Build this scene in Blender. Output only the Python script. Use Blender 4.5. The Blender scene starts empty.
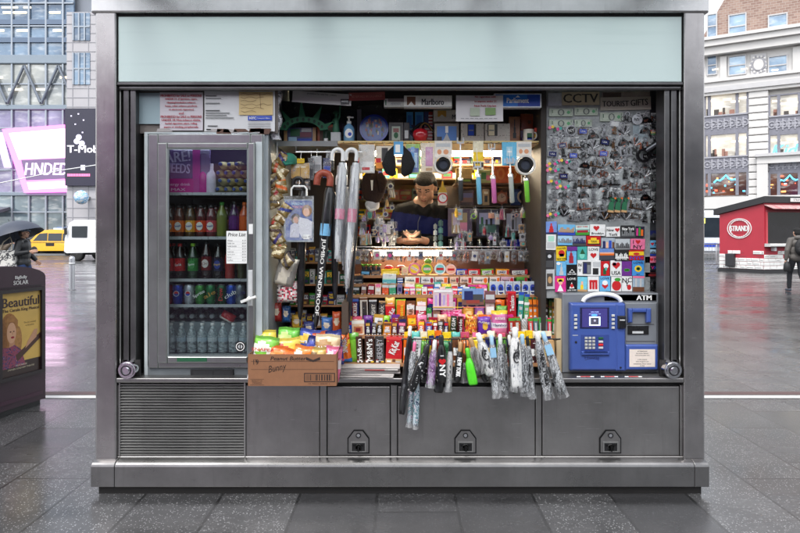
import bpy, math, random
from mathutils import Vector, Matrix
SC = bpy.context.scene
COLL = SC.collection
# ---------------------------------------------------------------- camera, sky, sun, exposure
F, D0, H = 622.0, 3.732, 1.55          # focal length in photo pixels, distance to the stand, eye height
cam = bpy.data.cameras.new('camera'); cam_o = bpy.data.objects.new('camera', cam); COLL.objects.link(cam_o)
cam_o.location = (0, -D0, H); cam_o.rotation_euler = (math.pi/2, 0, 0)
cam.sensor_width = 36; cam.lens = F/800*36; cam.shift_y = -0.0406; cam.clip_start = .05; cam.clip_end = 2000
SC.camera = cam_o
SUN_EL, SUN_ROT = math.radians(58), math.radians(200)
W = bpy.data.worlds.new('World'); SC.world = W; W.use_nodes = True
wn, wl = W.node_tree.nodes, W.node_tree.links
sky = wn.new('ShaderNodeTexSky'); sky.sky_type = 'NISHITA'; sky.sun_disc = False
sky.sun_elevation = SUN_EL; sky.sun_rotation = SUN_ROT; sky.air_density = 1.2; sky.dust_density = 2.2; sky.ozone_density = 1
hs = wn.new('ShaderNodeHueSaturation'); hs.inputs['Saturation'].default_value = .22; hs.inputs['Value'].default_value = 1.0
wl.new(sky.outputs[0], hs.inputs['Color'])
bg = wn['Background']; wl.new(hs.outputs[0], bg.inputs[0]); bg.inputs[1].default_value = .15
sl = bpy.data.lights.new('sun', 'SUN'); sl.energy = .7; sl.angle = math.radians(25); sl.color = (1, .97, .93)
so = bpy.data.objects.new('sun', sl); COLL.objects.link(so)
so.rotation_euler = (math.radians(32), 0, math.radians(-20))
SC.view_settings.view_transform = 'Standard'; SC.view_settings.look = 'None'
SC.view_settings.exposure = 1.3; SC.view_settings.gamma = 1; SC.view_settings.use_curve_mapping = False
SC.render.engine = 'CYCLES'
SC.cycles.max_bounces = 8; SC.cycles.transparent_max_bounces = 16; SC.cycles.use_denoising = True
SC.cycles.sample_clamp_indirect = 6; SC.cycles.caustics_reflective = False; SC.cycles.caustics_refractive = False

# ---------------------------------------------------------------- pixel helpers: a photo pixel at a known real distance
def at(px, py, Y):
    d = Y + D0
    return Vector(((px-400)*d/F, Y, H-(py-234)*d/F))
def S(Y): return (Y+D0)/F
def ground(px, py):
    d = H*F/(py-234)
    return Vector(((px-400)*d/F, d-D0, 0))

# ---------------------------------------------------------------- colours and materials
CN = dict(red=(196,28,34), dred=(120,20,26), crim=(160,24,48), orange=(232,110,30), yellow=(240,200,40), gold=(196,150,60), cream=(232,220,190),
  green=(60,150,50), dgreen=(24,84,50), lime=(150,210,50), teal=(70,170,160), sky=(110,180,225), blue=(34,70,180), navy=(24,32,90), purple=(110,50,140),
  pink=(236,120,160), mag=(214,50,140), white=(236,236,234), lgrey=(190,192,194), grey=(128,130,132), dgrey=(66,67,70), black=(22,22,24), brown=(104,62,38),
  tan=(190,150,105), kraft=(158,104,66), silver=(200,202,206), lav=(180,160,210), peach=(240,180,150), mint=(170,220,200), ltblue=(170,205,230), char=(40,41,44))
def C(c):
    if isinstance(c, str): c = CN[c]
    return tuple((x/255/12.92 if x/255 <= .04045 else ((x/255+.055)/1.055)**2.4) for x in c[:3])
MATS = {}
def newmat(name):
    m = bpy.data.materials.new(name); m.use_nodes = True
    nt = m.node_tree; b = nt.nodes['Principled BSDF']
    return m, nt.nodes, nt.links, b
def sock(b, n, v):
    if n in b.inputs: b.inputs[n].default_value = v
def mat(c, rough=.45, metal=0., var=.10, scale=60., bump=0., coat=0., emit=0., name=None):
    key = (c if isinstance(c, str) else tuple(c), rough, metal, var, scale, bump, coat, emit)
    if key in MATS: return MATS[key]
    nm = name or ('surface_' + (c if isinstance(c, str) else '%d_%d_%d' % tuple(c[:3])))
    m, n, l, b = newmat(nm)
    lc = C(c)
    tc = n.new('ShaderNodeTexCoord'); ns = n.new('ShaderNodeTexNoise'); ns.inputs['Scale'].default_value = scale; ns.inputs['Detail'].default_value = 3
    l.new(tc.outputs['Object'], ns.inputs['Vector'])
    mx = n.new('ShaderNodeMix'); mx.data_type = 'RGBA'
    mx.inputs['A'].default_value = tuple(max(0, x*(1-var)) for x in lc)+(1,); mx.inputs['B'].default_value = tuple(min(1, x*(1+var)+.002) for x in lc)+(1,)
    l.new(ns.outputs['Fac'], mx.inputs['Factor']); l.new(mx.outputs['Result'], b.inputs['Base Color'])
    mr = n.new('ShaderNodeMapRange'); mr.inputs['To Min'].default_value = max(.02, rough-.1); mr.inputs['To Max'].default_value = min(1, rough+.1)
    l.new(ns.outputs['Fac'], mr.inputs['Value']); l.new(mr.outputs[0], b.inputs['Roughness'])
    b.inputs['Metallic'].default_value = metal; sock(b, 'Coat Weight', coat)
    if bump:
        bp = n.new('ShaderNodeBump'); bp.inputs['Strength'].default_value = bump; bp.inputs['Distance'].default_value = .01
        l.new(ns.outputs['Fac'], bp.inputs['Height']); l.new(bp.outputs[0], b.inputs['Normal'])
    if emit:
        l.new(mx.outputs['Result'], b.inputs['Emission Color']); b.inputs['Emission Strength'].default_value = emit
    MATS[key] = m
    return m
def gl(c): return mat(c, .24, 0, .22, 48, .22, .3)          # crinkled glossy print
def pr(c): return gl(c) if isinstance(c, (str, tuple)) else c
def mt(c): return mat(c, .28, 1., .12, 60)                # metal
def ramp(n, l, src, stops):
    r = n.new('ShaderNodeValToRGB'); e = r.color_ramp.elements
    while len(e) < len(stops): e.new(.5)
    for k, (p, c) in enumerate(stops):
        e[k].position = p; e[k].color = (c, c, c, 1) if not isinstance(c, tuple) else tuple(c)+(1,)
    l.new(src, r.inputs[0]); return r
def noise(n, l, scale, coords='Object', stretch=(1,1,1), detail=4, rough=.55):
    tc = n.new('ShaderNodeTexCoord'); mp = n.new('ShaderNodeMapping'); mp.inputs['Scale'].default_value = stretch
    l.new(tc.outputs[coords], mp.inputs[0]); ns = n.new('ShaderNodeTexNoise'); ns.inputs['Scale'].default_value = scale
    ns.inputs['Detail'].default_value = detail; ns.inputs['Roughness'].default_value = rough
    l.new(mp.outputs[0], ns.inputs['Vector']); return ns.outputs['Fac']
def mixc(n, l, fac, a, b):
    mx = n.new('ShaderNodeMix'); mx.data_type = 'RGBA'
    for k, v in (('A', a), ('B', b)):
        if isinstance(v, tuple): mx.inputs[k].default_value = v+(1,) if len(v) == 3 else v
        else: l.new(v, mx.inputs[k])
    if isinstance(fac, float): mx.inputs['Factor'].default_value = fac
    else: l.new(fac, mx.inputs['Factor'])
    return mx.outputs['Result']
def steel(name, base, rough, stretch, metal=.95, stain=.35):
    m, n, l, b = newmat(name)
    grain = noise(n, l, 40, stretch=stretch, detail=3); smudge = noise(n, l, 2.2, detail=5, rough=.65); spots = noise(n, l, 14, detail=6, rough=.7)
    lo = tuple(x*(1-stain) for x in base)
    c = mixc(n, l, ramp(n, l, smudge, [(.35, 0.), (.7, 1.)]).outputs[0], lo, base)
    c = mixc(n, l, ramp(n, l, spots, [(.66, 0.), (.74, .6)]).outputs[0], c, tuple(x*.3 for x in base))
    drip = noise(n, l, 5, stretch=(5,5,.45), detail=5, rough=.7); c = mixc(n, l, ramp(n, l, drip, [(.54, 0.), (.74, .26)]).outputs[0], c, tuple(x*.45 for x in base))
    scr = noise(n, l, 60, stretch=(.12,1,2.2), detail=2); c = mixc(n, l, ramp(n, l, scr, [(.70, 0.), (.76, .35)]).outputs[0], c, tuple(min(1,x*1.9) for x in base))
    l.new(c, b.inputs['Base Color']); b.inputs['Metallic'].default_value = metal
    mr = n.new('ShaderNodeMapRange'); mr.inputs['To Min'].default_value = rough-.09; mr.inputs['To Max'].default_value = rough+.14
    l.new(smudge, mr.inputs[0]); l.new(mr.outputs[0], b.inputs['Roughness'])
    bp = n.new('ShaderNodeBump'); bp.inputs['Strength'].default_value = .035; bp.inputs['Distance'].default_value = .002
    l.new(grain, bp.inputs['Height']); l.new(bp.outputs[0], b.inputs['Normal'])
    sock(b, 'Anisotropic', .5)
    return m
STEEL = steel('brushed_stainless_steel', (.44,.42,.42), .24, (1,1,14))
STEELH = steel('brushed_stainless_horizontal', (.62,.61,.61), .26, (.5,1,20))
CABINET = steel('weathered_dark_steel', (.33,.322,.32), .34, (8,1,1), .9, .3)
LOUVER = steel('satin_louver_steel', (.42,.42,.41), .34, (.5,1,12), .9, .2)
TRACK = steel('worn_guide_steel', (.20,.195,.20), .36, (1,1,10), .9, .45)
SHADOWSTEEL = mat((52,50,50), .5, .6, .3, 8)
CHROME = mat((205,205,208), .14, 1, .1, 20, name='polished_chrome')
def glassy(name, tint=(.9,.95,.95), refl=.9, rough=.03, base=.04, dirt=.0):
    m, n, l, b = newmat(name); out = n['Material Output']
    tr = n.new('ShaderNodeBsdfTransparent'); tr.inputs[0].default_value = tint+(1,)
    gs = n.new('ShaderNodeBsdfGlossy'); gs.inputs['Roughness'].default_value = rough; gs.inputs['Color'].default_value = (refl,refl,refl,1)
    lw = n.new('ShaderNodeLayerWeight'); lw.inputs['Blend'].default_value = .25
    mr = n.new('ShaderNodeMapRange'); mr.inputs['To Min'].default_value = base; mr.inputs['To Max'].default_value = .8
    l.new(lw.outputs['Fresnel'], mr.inputs[0])
    mx = n.new('ShaderNodeMixShader'); l.new(mr.outputs[0], mx.inputs[0]); l.new(tr.outputs[0], mx.inputs[1]); l.new(gs.outputs[0], mx.inputs[2])
    l.new(mx.outputs[0], out.inputs[0]); return m
DOORGLASS = glassy('fridge_door_glass', (.86,.9,.9), .42, .02, .03)
def film(name, lo, hi, scale=45, c=(.9,.92,.94), stretch=(1,1,1)):
    """clear wrinkled plastic: mostly see-through, whitish crease glints painted in by noise"""
    m, n, l, b = newmat(name); out = n['Material Output']
    b.inputs['Base Color'].default_value = c+(1,); b.inputs['Roughness'].default_value = .12
    ns = noise(n, l, scale, stretch=stretch, detail=5, rough=.6)
    bp = n.new('ShaderNodeBump'); bp.inputs['Strength'].default_value = .8; bp.inputs['Distance'].default_value = .004
    l.new(ns, bp.inputs['Height']); l.new(bp.outputs[0], b.inputs['Normal'])
    tr = n.new('ShaderNodeBsdfTransparent'); mx = n.new('ShaderNodeMixShader')
    l.new(ramp(n, l, ns, [(.42, lo), (.66, hi)]).outputs[0], mx.inputs[0]); l.new(tr.outputs[0], mx.inputs[1]); l.new(b.outputs[0], mx.inputs[2])
    l.new(mx.outputs[0], out.inputs[0]); return m
FILM = film('clear_packet_film', .03, .36, 24)
SLEEVE = film('clear_sleeve_film', .03, .38, 34, stretch=(1,1,.16))
def streaks(name, cols, scale=40, stretch=(1,1,.35), rough=.18):
    """wet glossy printed fabric folded under plastic: hard-edged streaks of print and painted wrinkle highlights"""
    m, n, l, b = newmat(name)
    ns = noise(n, l, scale, stretch=stretch, detail=5, rough=.62)
    k = len(cols)
    r = n.new('ShaderNodeValToRGB'); r.color_ramp.interpolation = 'CONSTANT'; e = r.color_ramp.elements
    while len(e) < k: e.new(.5)
    for i, (p, c) in enumerate(cols): e[i].position = p; e[i].color = C(c)+(1,)
    l.new(ns, r.inputs[0]); l.new(r.outputs[0], b.inputs['Base Color']); b.inputs['Roughness'].default_value = rough
    bp = n.new('ShaderNodeBump'); bp.inputs['Strength'].default_value = .7; bp.inputs['Distance'].default_value = .006
    l.new(ns, bp.inputs['Height']); l.new(bp.outputs[0], b.inputs['Normal']); sock(b, 'Coat Weight', .4)
    return m
def emission(name, c, s):
    m, n, l, b = newmat(name); ns = noise(n, l, 9)
    cc = mixc(n, l, ns, tuple(x*.92 for x in C(c)), C(c))
    b.inputs['Base Color'].default_value = (.02,.02,.02,1); l.new(cc, b.inputs['Emission Color']); b.inputs['Emission Strength'].default_value = s
    return m

# ---------------------------------------------------------------- mesh building
TXT = {}
def glyphs(s):
    if s not in TXT:
        cu = bpy.data.curves.new('lettering', 'FONT'); cu.body = s; cu.resolution_u = 2; cu.size = 1
        ob = bpy.data.objects.new('lettering', cu); me = bpy.data.meshes.new_from_object(ob)
        vs = [tuple(v.co) for v in me.vertices]; fs = [tuple(p.vertices) for p in me.polygons]
        bpy.data.objects.remove(ob); bpy.data.curves.remove(cu); bpy.data.meshes.remove(me)
        if vs:
            x0 = min(v[0] for v in vs); x1 = max(v[0] for v in vs); y0 = min(v[1] for v in vs); y1 = max(v[1] for v in vs)
        else: x0 = x1 = y0 = y1 = 0
        TXT[s] = (vs, fs, x0, max(x1-x0, 1e-4), y0, max(y1-y0, 1e-4))
    return TXT[s]
class MB:
    def __init__(s, T=None): s.v = []; s.f = []; s.fm = []; s.fs = []; s.mats = []; s.T = T or Matrix()
    def mi(s, m):
        if isinstance(m, (str, tuple)): m = mat(m)
        if m not in s.mats: s.mats.append(m)
        return s.mats.index(m)
    def add(s, vs, fs, m, smooth=False):
        b = len(s.v); s.v += [s.T @ Vector(v) for v in vs]
        if isinstance(m, list): ids = [s.mi(x) for x in m]
        else: ids = [s.mi(m)]*len(fs)
        for f, i in zip(fs, ids): s.f.append([b+k for k in f]); s.fm.append(i); s.fs.append(smooth)
        return s
    def box(s, x0, x1, y0, y1, z0, z1, m):
        vs = [(x0,y0,z0),(x1,y0,z0),(x1,y1,z0),(x0,y1,z0),(x0,y0,z1),(x1,y0,z1),(x1,y1,z1),(x0,y1,z1)]
        return s.add(vs, [(0,3,2,1),(4,5,6,7),(0,1,5,4),(1,2,6,5),(2,3,7,6),(3,0,4,7)], m)
    def cbox(s, x0, x1, y0, y1, z0, z1, m, b=.003):
        """box with its front edges chamfered"""
        y2 = y0+b
        vs = [(x0+b,y0,z0+b),(x1-b,y0,z0+b),(x1-b,y0,z1-b),(x0+b,y0,z1-b),(x0,y2,z0),(x1,y2,z0),(x1,y2,z1),(x0,y2,z1),(x0,y1,z0),(x1,y1,z0),(x1,y1,z1),(x0,y1,z1)]
        fs = [(0,1,2,3),(0,4,5,1),(1,5,6,2),(2,6,7,3),(3,7,4,0),(4,8,9,5),(5,9,10,6),(6,10,11,7),(7,11,8,4),(8,11,10,9)]
        return s.add(vs, fs, m)
    def rings(s, rr, m, smooth=True, caps=True):
        n = len(rr[0]); vs = [p for r in rr for p in r]; fs = []; ms = []
        for i in range(len(rr)-1):
            for k in range(n):
                fs.append((i*n+k, i*n+(k+1)%n, (i+1)*n+(k+1)%n, (i+1)*n+k)); ms.append(m[min(i, len(m)-1)] if isinstance(m, list) else m)
        s.add(vs, fs, ms, smooth)
        if caps: s.add(rr[0], [tuple(range(n))[::-1]], ms[0]); s.add(rr[-1], [tuple(range(n))], ms[-1])
        return s
    def tube(s, pts, r, m, n=8, caps=True, flat=None, roll=0):
        pts = [Vector(p) for p in pts]; rr = []; R = r if isinstance(r, (list, tuple)) else [r]*len(pts)
        for i, p in enumerate(pts):
            t = (pts[min(i+1, len(pts)-1)]-pts[max(i-1, 0)]).normalized()
            u = t.cross(Vector((0,1,0)) if abs(t.y) < .9 else Vector((1,0,0))).normalized(); w = t.cross(u)
            fl = flat or 1
            rr.append([p+R[i]*(u*math.cos(2*math.pi*k/n+roll)+w*fl*math.sin(2*math.pi*k/n+roll)) for k in range(n)])
        return s.rings(rr, m, True, caps)
    def cyl(s, a, b, r, m, r2=None, n=14): return s.tube([a, b], [r, r if r2 is None else r2], m, n)
    def lathe(s, prof, m, n=16, c=(0,0,0)):
        rr = [[(c[0]+r*math.cos(2*math.pi*k/n), c[1]+r*math.sin(2*math.pi*k/n), c[2]+z) for k in range(n)] for r, z in prof]
        return s.rings(rr, m, True, True)
    def poly(s, p, y0, y1, m, side=None):
        """outline in the XZ plane given anticlockwise, given thickness"""
        a = sum(p[i][0]*p[(i+1)%len(p)][1]-p[(i+1)%len(p)][0]*p[i][1] for i in range(len(p)))
        if a < 0: p = p[::-1]
        n = len(p); s.add([(x,y0,z) for x, z in p], [tuple(range(n))], m)
        s.add([(x,y1,z) for x, z in p], [tuple(range(n))[::-1]], side or m)
        vs = [(x,y0,z) for x, z in p]+[(x,y1,z) for x, z in p]
        return s.add(vs, [(k,k+n,(k+1)%n+n,(k+1)%n) for k in range(n)], side or m)
    def quad(s, x0, x1, z0, z1, y, m): return s.add([(x0,y,z0),(x1,y,z0),(x1,y,z1),(x0,y,z1)], [(0,1,2,3)], m)
    def disc(s, cx, cz, rx, y0, y1, m, rz=None, n=20, a0=0, a1=2*math.pi, side=None):
        rz = rz or rx; k2 = n if a1-a0 > 6.28 else n+1
        return s.poly([(cx+rx*math.cos(a0+(a1-a0)*k/n), cz+rz*math.sin(a0+(a1-a0)*k/n)) for k in range(k2)], y0, y1, m, side)
    def ringd(s, cx, cz, r0, r1, y0, y1, m, n=20, sz=1.):
        for y, fl in ((y0, 0), (y1, 1)):
            vs = [(cx+r*math.cos(2*math.pi*k/n), y, cz+sz*r*math.sin(2*math.pi*k/n)) for r in (r0, r1) for k in range(n)]
            fs = [((k, n+k, n+(k+1)%n, (k+1)%n) if not fl else (k, (k+1)%n, n+(k+1)%n, n+k)) for k in range(n)]
            s.add(vs, fs, m)
        for r, fl in ((r0, 1), (r1, 0)):
            vs = [(cx+r*math.cos(2*math.pi*k/n), y, cz+sz*r*math.sin(2*math.pi*k/n)) for y in (y0, y1) for k in range(n)]
            s.add(vs, [((k, n+k, n+(k+1)%n, (k+1)%n) if not fl else (k, (k+1)%n, n+(k+1)%n, n+k)) for k in range(n)], m)
        return s
    def heart(s, cx, cz, r, y0, y1, m):
        p = []
        for k in range(24):
            t = 2*math.pi*k/24; p.append((cx+r*16*math.sin(t)**3/17, cz+r*(13*math.cos(t)-5*math.cos(2*t)-2*math.cos(3*t)-math.cos(4*t))/17))
        return s.poly(p[::-1], y0, y1, m)
    def text(s, t, x, z, h, y, m, w=None, al='C', rot=0., shear=0., fat=0.):
        """lettering on a plane facing -Y; h = height of its tallest glyph, w = width to squeeze it into"""
        vs, fs, x0, tw, y0, th = glyphs(t)
        if not vs: return s
        k = h/th; kx = k if w is None else w/tw
        ox = {'C': -.5, 'L': 0., 'R': -1.}[al]*tw*kx
        cr, sr = math.cos(rot), math.sin(rot)
        for dx in ((0,) if not fat else (-fat*h, 0, fat*h)):
            pts = []
            for v in vs:
                a = (v[0]-x0)*kx+ox+shear*(v[1]-y0)*k+dx; b = (v[1]-y0)*k - h/2
                pts.append((x+a*cr-b*sr, y+abs(dx)*.02, z+a*sr+b*cr))
            s.add(pts, fs, m)
        return s
    def para(s, lines, x, z, h, dz, y, m, w=None, al='C', fat=0.):
        for i, t in enumerate(lines):
            if t:
                ww = None
                if w:
                    vs, fs, x0, tw, y0, th = glyphs(t); ww = min(w, tw*h/th)
                s.text(t, x, z-i*dz, h, y, m, ww, al, fat=fat)
        return s
    def build(s, name, parent=None, loc=None, rot=None, bevel=0, seg=2, **kw):
        me = bpy.data.meshes.new(name); me.from_pydata([tuple(v) for v in s.v], [], s.f)
        for m in s.mats: me.materials.append(m)
        me.polygons.foreach_set('material_index', s.fm); me.polygons.foreach_set('use_smooth', s.fs); me.update()
        o = bpy.data.objects.new(name, me); COLL.objects.link(o)
        if loc is not None: o.location = loc
        if rot is not None: o.rotation_euler = rot
        if parent is not None: o.parent = parent
        if bevel:
            bv = o.modifiers.new('bevel', 'BEVEL'); bv.width = bevel; bv.segments = seg; bv.limit_method = 'ANGLE'; bv.harden_normals = False
        tag(o, **kw); return o
SEEN = {}
def tag(o, label=None, cat=None, group=None, kind=None):
    if label:
        if label in SEEN and SEEN[label] != group: print('DUPLABEL', label)
        SEEN[label] = group or o.name
        o['label'] = label
    if cat: o['category'] = cat
    if group: o['group'] = group
    if kind: o['kind'] = kind
    return o
def empty(name, loc=(0,0,0), rz=0, **kw):
    o = bpy.data.objects.new(name, None); COLL.objects.link(o); o.location = loc; o.rotation_euler = (0,0,rz); o.empty_display_size = .1
    return tag(o, **kw)
def structure(mb, name): return mb.build(name, kind='structure')
ORD = ['first','second','third','fourth','fifth','sixth','seventh','eighth','ninth','tenth','eleventh','twelfth','thirteenth','fourteenth','fifteenth','sixteenth','seventeenth','eighteenth','nineteenth','twentieth']
def rect(r, Y):
    """photo rectangle at distance Y -> base centre, width, height in metres"""
    x0, y0, x1, y1 = r; k = S(Y); p = at((x0+x1)/2, y1, Y)
    return p, (x1-x0)*k, (y1-y0)*k
def cartonmb(w, h, t, c, panels=(), texts=(), b=.0015):
    """box or card standing on z=0 with its face at y=0; panels (u0,v0,u1,v1,colour) and texts (str,u,v,height,colour[,width,rot])"""
    m = MB(); m.cbox(-w/2, w/2, 0, t, 0, h, pr(c), min(b, w/6, h/6, t/2))
    y = -.0004
    for p in panels:
        c2 = p[4]
        if len(p) > 5 and p[5] == 'o': m.disc(-w/2+w*(p[0]+p[2])/2, h*(p[1]+p[3])/2, w*(p[2]-p[0])/2, y-.0004, 0, c2, h*(p[3]-p[1])/2, 18)
        elif len(p) > 5 and p[5] == 'h': m.heart(-w/2+w*(p[0]+p[2])/2, h*(p[1]+p[3])/2, w*(p[2]-p[0])/2, y-.0004, 0, c2)
        elif len(p) > 5 and p[5] == 't': m.poly([(-w/2+w*p[0], h*p[1]), (-w/2+w*p[2], h*p[1]), (-w/2+w*(p[0]+p[2])/2, h*p[3])], y-.0004, 0, c2)
        else: m.quad(-w/2+w*p[0], -w/2+w*p[2], h*p[1], h*p[3], y, c2)
        y -= .0004
    y -= .0005
    for tx in texts:
        rot = tx[6] if len(tx) > 6 else 0.
        m.text(tx[0], -w/2+w*tx[1], h*tx[2], h*tx[3] if not rot else w*tx[3], y, tx[4], None if len(tx) < 6 or tx[5] is None else (w if not rot else h)*tx[5], rot=rot, fat=.03)
    return m
def carton(name, label, cat, r, Y, c, panels=(), texts=(), t=.03, group=None, rz=0., ry=0.):
    loc, w, h = rect(r, Y)
    return cartonmb(w, h, t, c, panels, texts).build(name, loc=loc, rot=(0, ry, rz), label=label, cat=cat, group=group)
def bagmb(w, h, t, paint, texts=(), seed=0, nu=12, nv=14, crimp=.07):
    """sealed pillow packet, puffed and creased, standing on z=0; paint(u,v)->colour"""
    R = random.Random(seed); m = MB(); ph = [R.uniform(0, 6.28) for _ in range(6)]
    def P(u, v, sgn):
        e = max(0., (1-abs(2*u-1)**4))*max(0., 1-abs(2*(v-.0)-1)**5)
        e = e**.6
        wr = .08*math.sin(14*u+ph[0]+5*v)+.07*math.sin(17*v+ph[1]+6*u)+.05*math.sin(31*u-11*v+ph[2])
        y = t/2 - sgn*(t/2*e*(1+wr)+.0008)
        nar = 1-.06*(e if .15 < v < .85 else 0)
        x = (u-.5)*w*nar*(1+.02*math.sin(9*v+ph[3])); z = v*h+.01*h*math.sin(8*u+ph[4])*(.3+v)
        return (x, y, z)
    for sgn in (1, -1):
        vs = [P(i/nu, j/nv, sgn) for j in range(nv+1) for i in range(nu+1)]; fs = []; ms = []
        for j in range(nv):
            for i in range(nu):
                a = j*(nu+1)+i; q = (a, a+1, a+nu+2, a+nu+1); fs.append(q if sgn > 0 else q[::-1]); ms.append(gl(paint((i+.5)/nu, (j+.5)/nv)))
        m.add(vs, fs, ms, True)
    for tx in texts:
        rot = tx[6] if len(tx) > 6 else 0.
        m.text(tx[0], -w/2+w*tx[1], h*tx[2], h*tx[3] if not rot else w*tx[3], -t*.11-.002, tx[4], None if len(tx) < 6 or tx[5] is None else (w if not rot else h)*tx[5], rot=rot, fat=.03)
    return m
def bands(*b):
    """colour by height: (upper limit, colour) pairs"""
    def f(u, v):
        for lim, c in b:
            if v <= lim: return c
        return b[-1][1]
    return f
def blob(base, c2, cu=.5, cv=.5, ru=.3, rv=.2, top=None, bot=None):
    def f(u, v):
        if top and v > .86: return top
        if bot and v < .12: return bot
        return c2 if ((u-cu)/ru)**2+((v-cv)/rv)**2 < 1 else base
    return f
def bag(name, label, cat, r, Y, paint, texts=(), t=.04, group=None, rot=(0,0,0), seed=None):
    loc, w, h = rect(r, Y)
    return bagmb(w, h, t, paint, texts, seed if seed is not None else int(r[0]*7+r[1])).build(name, loc=loc, rot=rot, label=label, cat=cat, group=group)
# ---------------------------------------------------------------- ground
def ground_mat():
    m, n, l, b = newmat('wet_speckled_pavers')
    tc = n.new('ShaderNodeTexCoord'); mp = n.new('ShaderNodeMapping'); mp.inputs['Rotation'].default_value = (0, 0, math.pi/2); mp.inputs['Location'].default_value = (.21, .135, 0)
    l.new(tc.outputs['Object'], mp.inputs[0])
    br = n.new('ShaderNodeTexBrick'); l.new(mp.outputs[0], br.inputs['Vector'])
    br.inputs['Scale'].default_value = 1; br.inputs['Brick Width'].default_value = 1.5; br.inputs['Row Height'].default_value = .46
    br.inputs['Mortar Size'].default_value = .009; br.inputs['Mortar Smooth'].default_value = .2
    br.offset = .37; br.squash = .5; br.squash_frequency = 3
    br.inputs['Color1'].default_value = (.03,.03,.032,1); br.inputs['Color2'].default_value = (.08,.08,.082,1); br.inputs['Mortar'].default_value = (.012,.012,.012,1)
    vo = n.new('ShaderNodeTexVoronoi'); vo.inputs['Scale'].default_value = 78; l.new(tc.outputs['Object'], vo.inputs['Vector'])
    big = noise(n, l, 1.1, stretch=(.3,1,1), detail=5, rough=.65); fine = noise(n, l, 7, detail=6, rough=.7)
    sp = ramp(n, l, vo.outputs['Distance'], [(.19, 1.), (.29, 0.)]).outputs[0]
    gate = ramp(n, l, vo.outputs['Color'], [(.40, 0.), (.60, 1.)]).outputs[0]
    mm = n.new('ShaderNodeMath'); mm.operation = 'MULTIPLY'; l.new(sp, mm.inputs[0]); l.new(gate, mm.inputs[1])
    # some slabs carry coarse aggregate, others are plain
    sepc = n.new('ShaderNodeSeparateColor'); l.new(br.outputs['Color'], sepc.inputs[0])
    slab = ramp(n, l, sepc.outputs[0], [(.036, .15), (.058, 1.)]).outputs[0]
    vb = n.new('ShaderNodeTexVoronoi'); vb.inputs['Scale'].default_value = 41; l.new(tc.outputs['Object'], vb.inputs['Vector'])
    sp2 = ramp(n, l, vb.outputs['Distance'], [(.12, .8), (.19, 0.)]).outputs[0]; mxx = n.new('ShaderNodeMath'); mxx.operation = 'MAXIMUM'; l.new(mm.outputs[0], mxx.inputs[0]); l.new(sp2, mxx.inputs[1])
    m2 = n.new('ShaderNodeMath'); m2.operation = 'MULTIPLY'; l.new(mxx.outputs[0], m2.inputs[0]); l.new(slab, m2.inputs[1])
    c = mixc(n, l, ramp(n, l, fine, [(.3, .0), (.75, .55)]).outputs[0], br.outputs['Color'], (.035,.035,.037))
    stain = noise(n, l, 2.3, detail=6, rough=.75); c = mixc(n, l, ramp(n, l, stain, [(.42, 0.), (.66, .65)]).outputs[0], c, (.022,.022,.023))
    c = mixc(n, l, m2.outputs[0], c, (.34,.34,.35)); l.new(c, b.inputs['Base Color'])
    wet = ramp(n, l, big, [(.40, .06), (.66, .30)]); add = n.new('ShaderNodeMath'); add.operation = 'ADD'; l.new(wet.outputs[0], add.inputs[0])
    ms = n.new('ShaderNodeMath'); ms.operation = 'MULTIPLY'; ms.inputs[1].default_value = .12; l.new(fine, ms.inputs[0]); l.new(ms.outputs[0], add.inputs[1])
    l.new(add.outputs[0], b.inputs['Roughness']); sock(b, 'Specular IOR Level', .8); sock(b, 'Coat Weight', .35); sock(b, 'Coat Roughness', .28)
    bp = n.new('ShaderNodeBump'); bp.inputs['Strength'].default_value = .2; bp.inputs['Distance'].default_value = .003
    h = n.new('ShaderNodeMath'); h.operation = 'SUBTRACT'; l.new(fine, h.inputs[0]); l.new(br.outputs['Fac'], h.inputs[1])
    l.new(h.outputs[0], bp.inputs['Height']); l.new(bp.outputs[0], b.inputs['Normal'])
    return m
g = MB(); g.add([(-600,-60,0),(600,-60,0),(600,900,0),(-600,900,0)], [(0,1,2,3)], ground_mat()); structure(g, 'ground')
def road_mat():
    m, n, l, b = newmat('wet_asphalt'); ns = noise(n, l, 60, detail=5); bg_ = noise(n, l, .3)
    l.new(mixc(n, l, ns, (.03,.03,.032), (.08,.08,.082)), b.inputs['Base Color']); sock(b, 'Specular IOR Level', .8)
    l.new(ramp(n, l, bg_, [(.35, .14), (.65, .45)]).outputs[0], b.inputs['Roughness']); return m
g = MB(); g.add([(-400,31,.004),(400,31,.004),(400,41.2,.004),(-400,41.2,.004)], [(0,1,2,3)], road_mat()); structure(g, 'road')
PAINT = mat((225,225,222), .4, 0, .12, 6); KERBRED = mat((84,62,60), .5, 0, .25, 10)
g = MB(); yb = ground(400, 397)[1]
g.add([(-14,yb-.05,.004),(-1.9,yb-.05,.004),(-1.9,yb+.05,.004),(-14,yb+.05,.004)], [(0,1,2,3)], PAINT)
g.add([(1.9,yb-.05,.004),(14,yb-.05,.004),(14,yb+.05,.004),(1.9,yb+.05,.004)], [(0,1,2,3)], PAINT); structure(g, 'painted_line')
g = MB()
for a, b_ in ((-14,-1.9),(1.9,14)): g.add([(a,yb+.07,.004),(b_,yb+.07,.004),(b_,yb+.19,.004),(a,yb+.19,.004)], [(0,1,2,3)], KERBRED)
structure(g, 'red_band')
a, b_ = ground(46, 307), ground(95, 297); v = Vector((0,.14,.004)); e = (b_-a)*3
g = MB(); g.add([a-e+Vector((0,0,.004)), b_+e+Vector((0,0,.004)), b_+e+v, a-e+v], [(0,1,2,3)], PAINT); structure(g, 'crossing_line')
g = MB(); g.box(-300, 300, 41.2, 43.9, 0, .13, mat((120,120,122), .4, 0, .2, 4)); structure(g, 'pavement')

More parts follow.
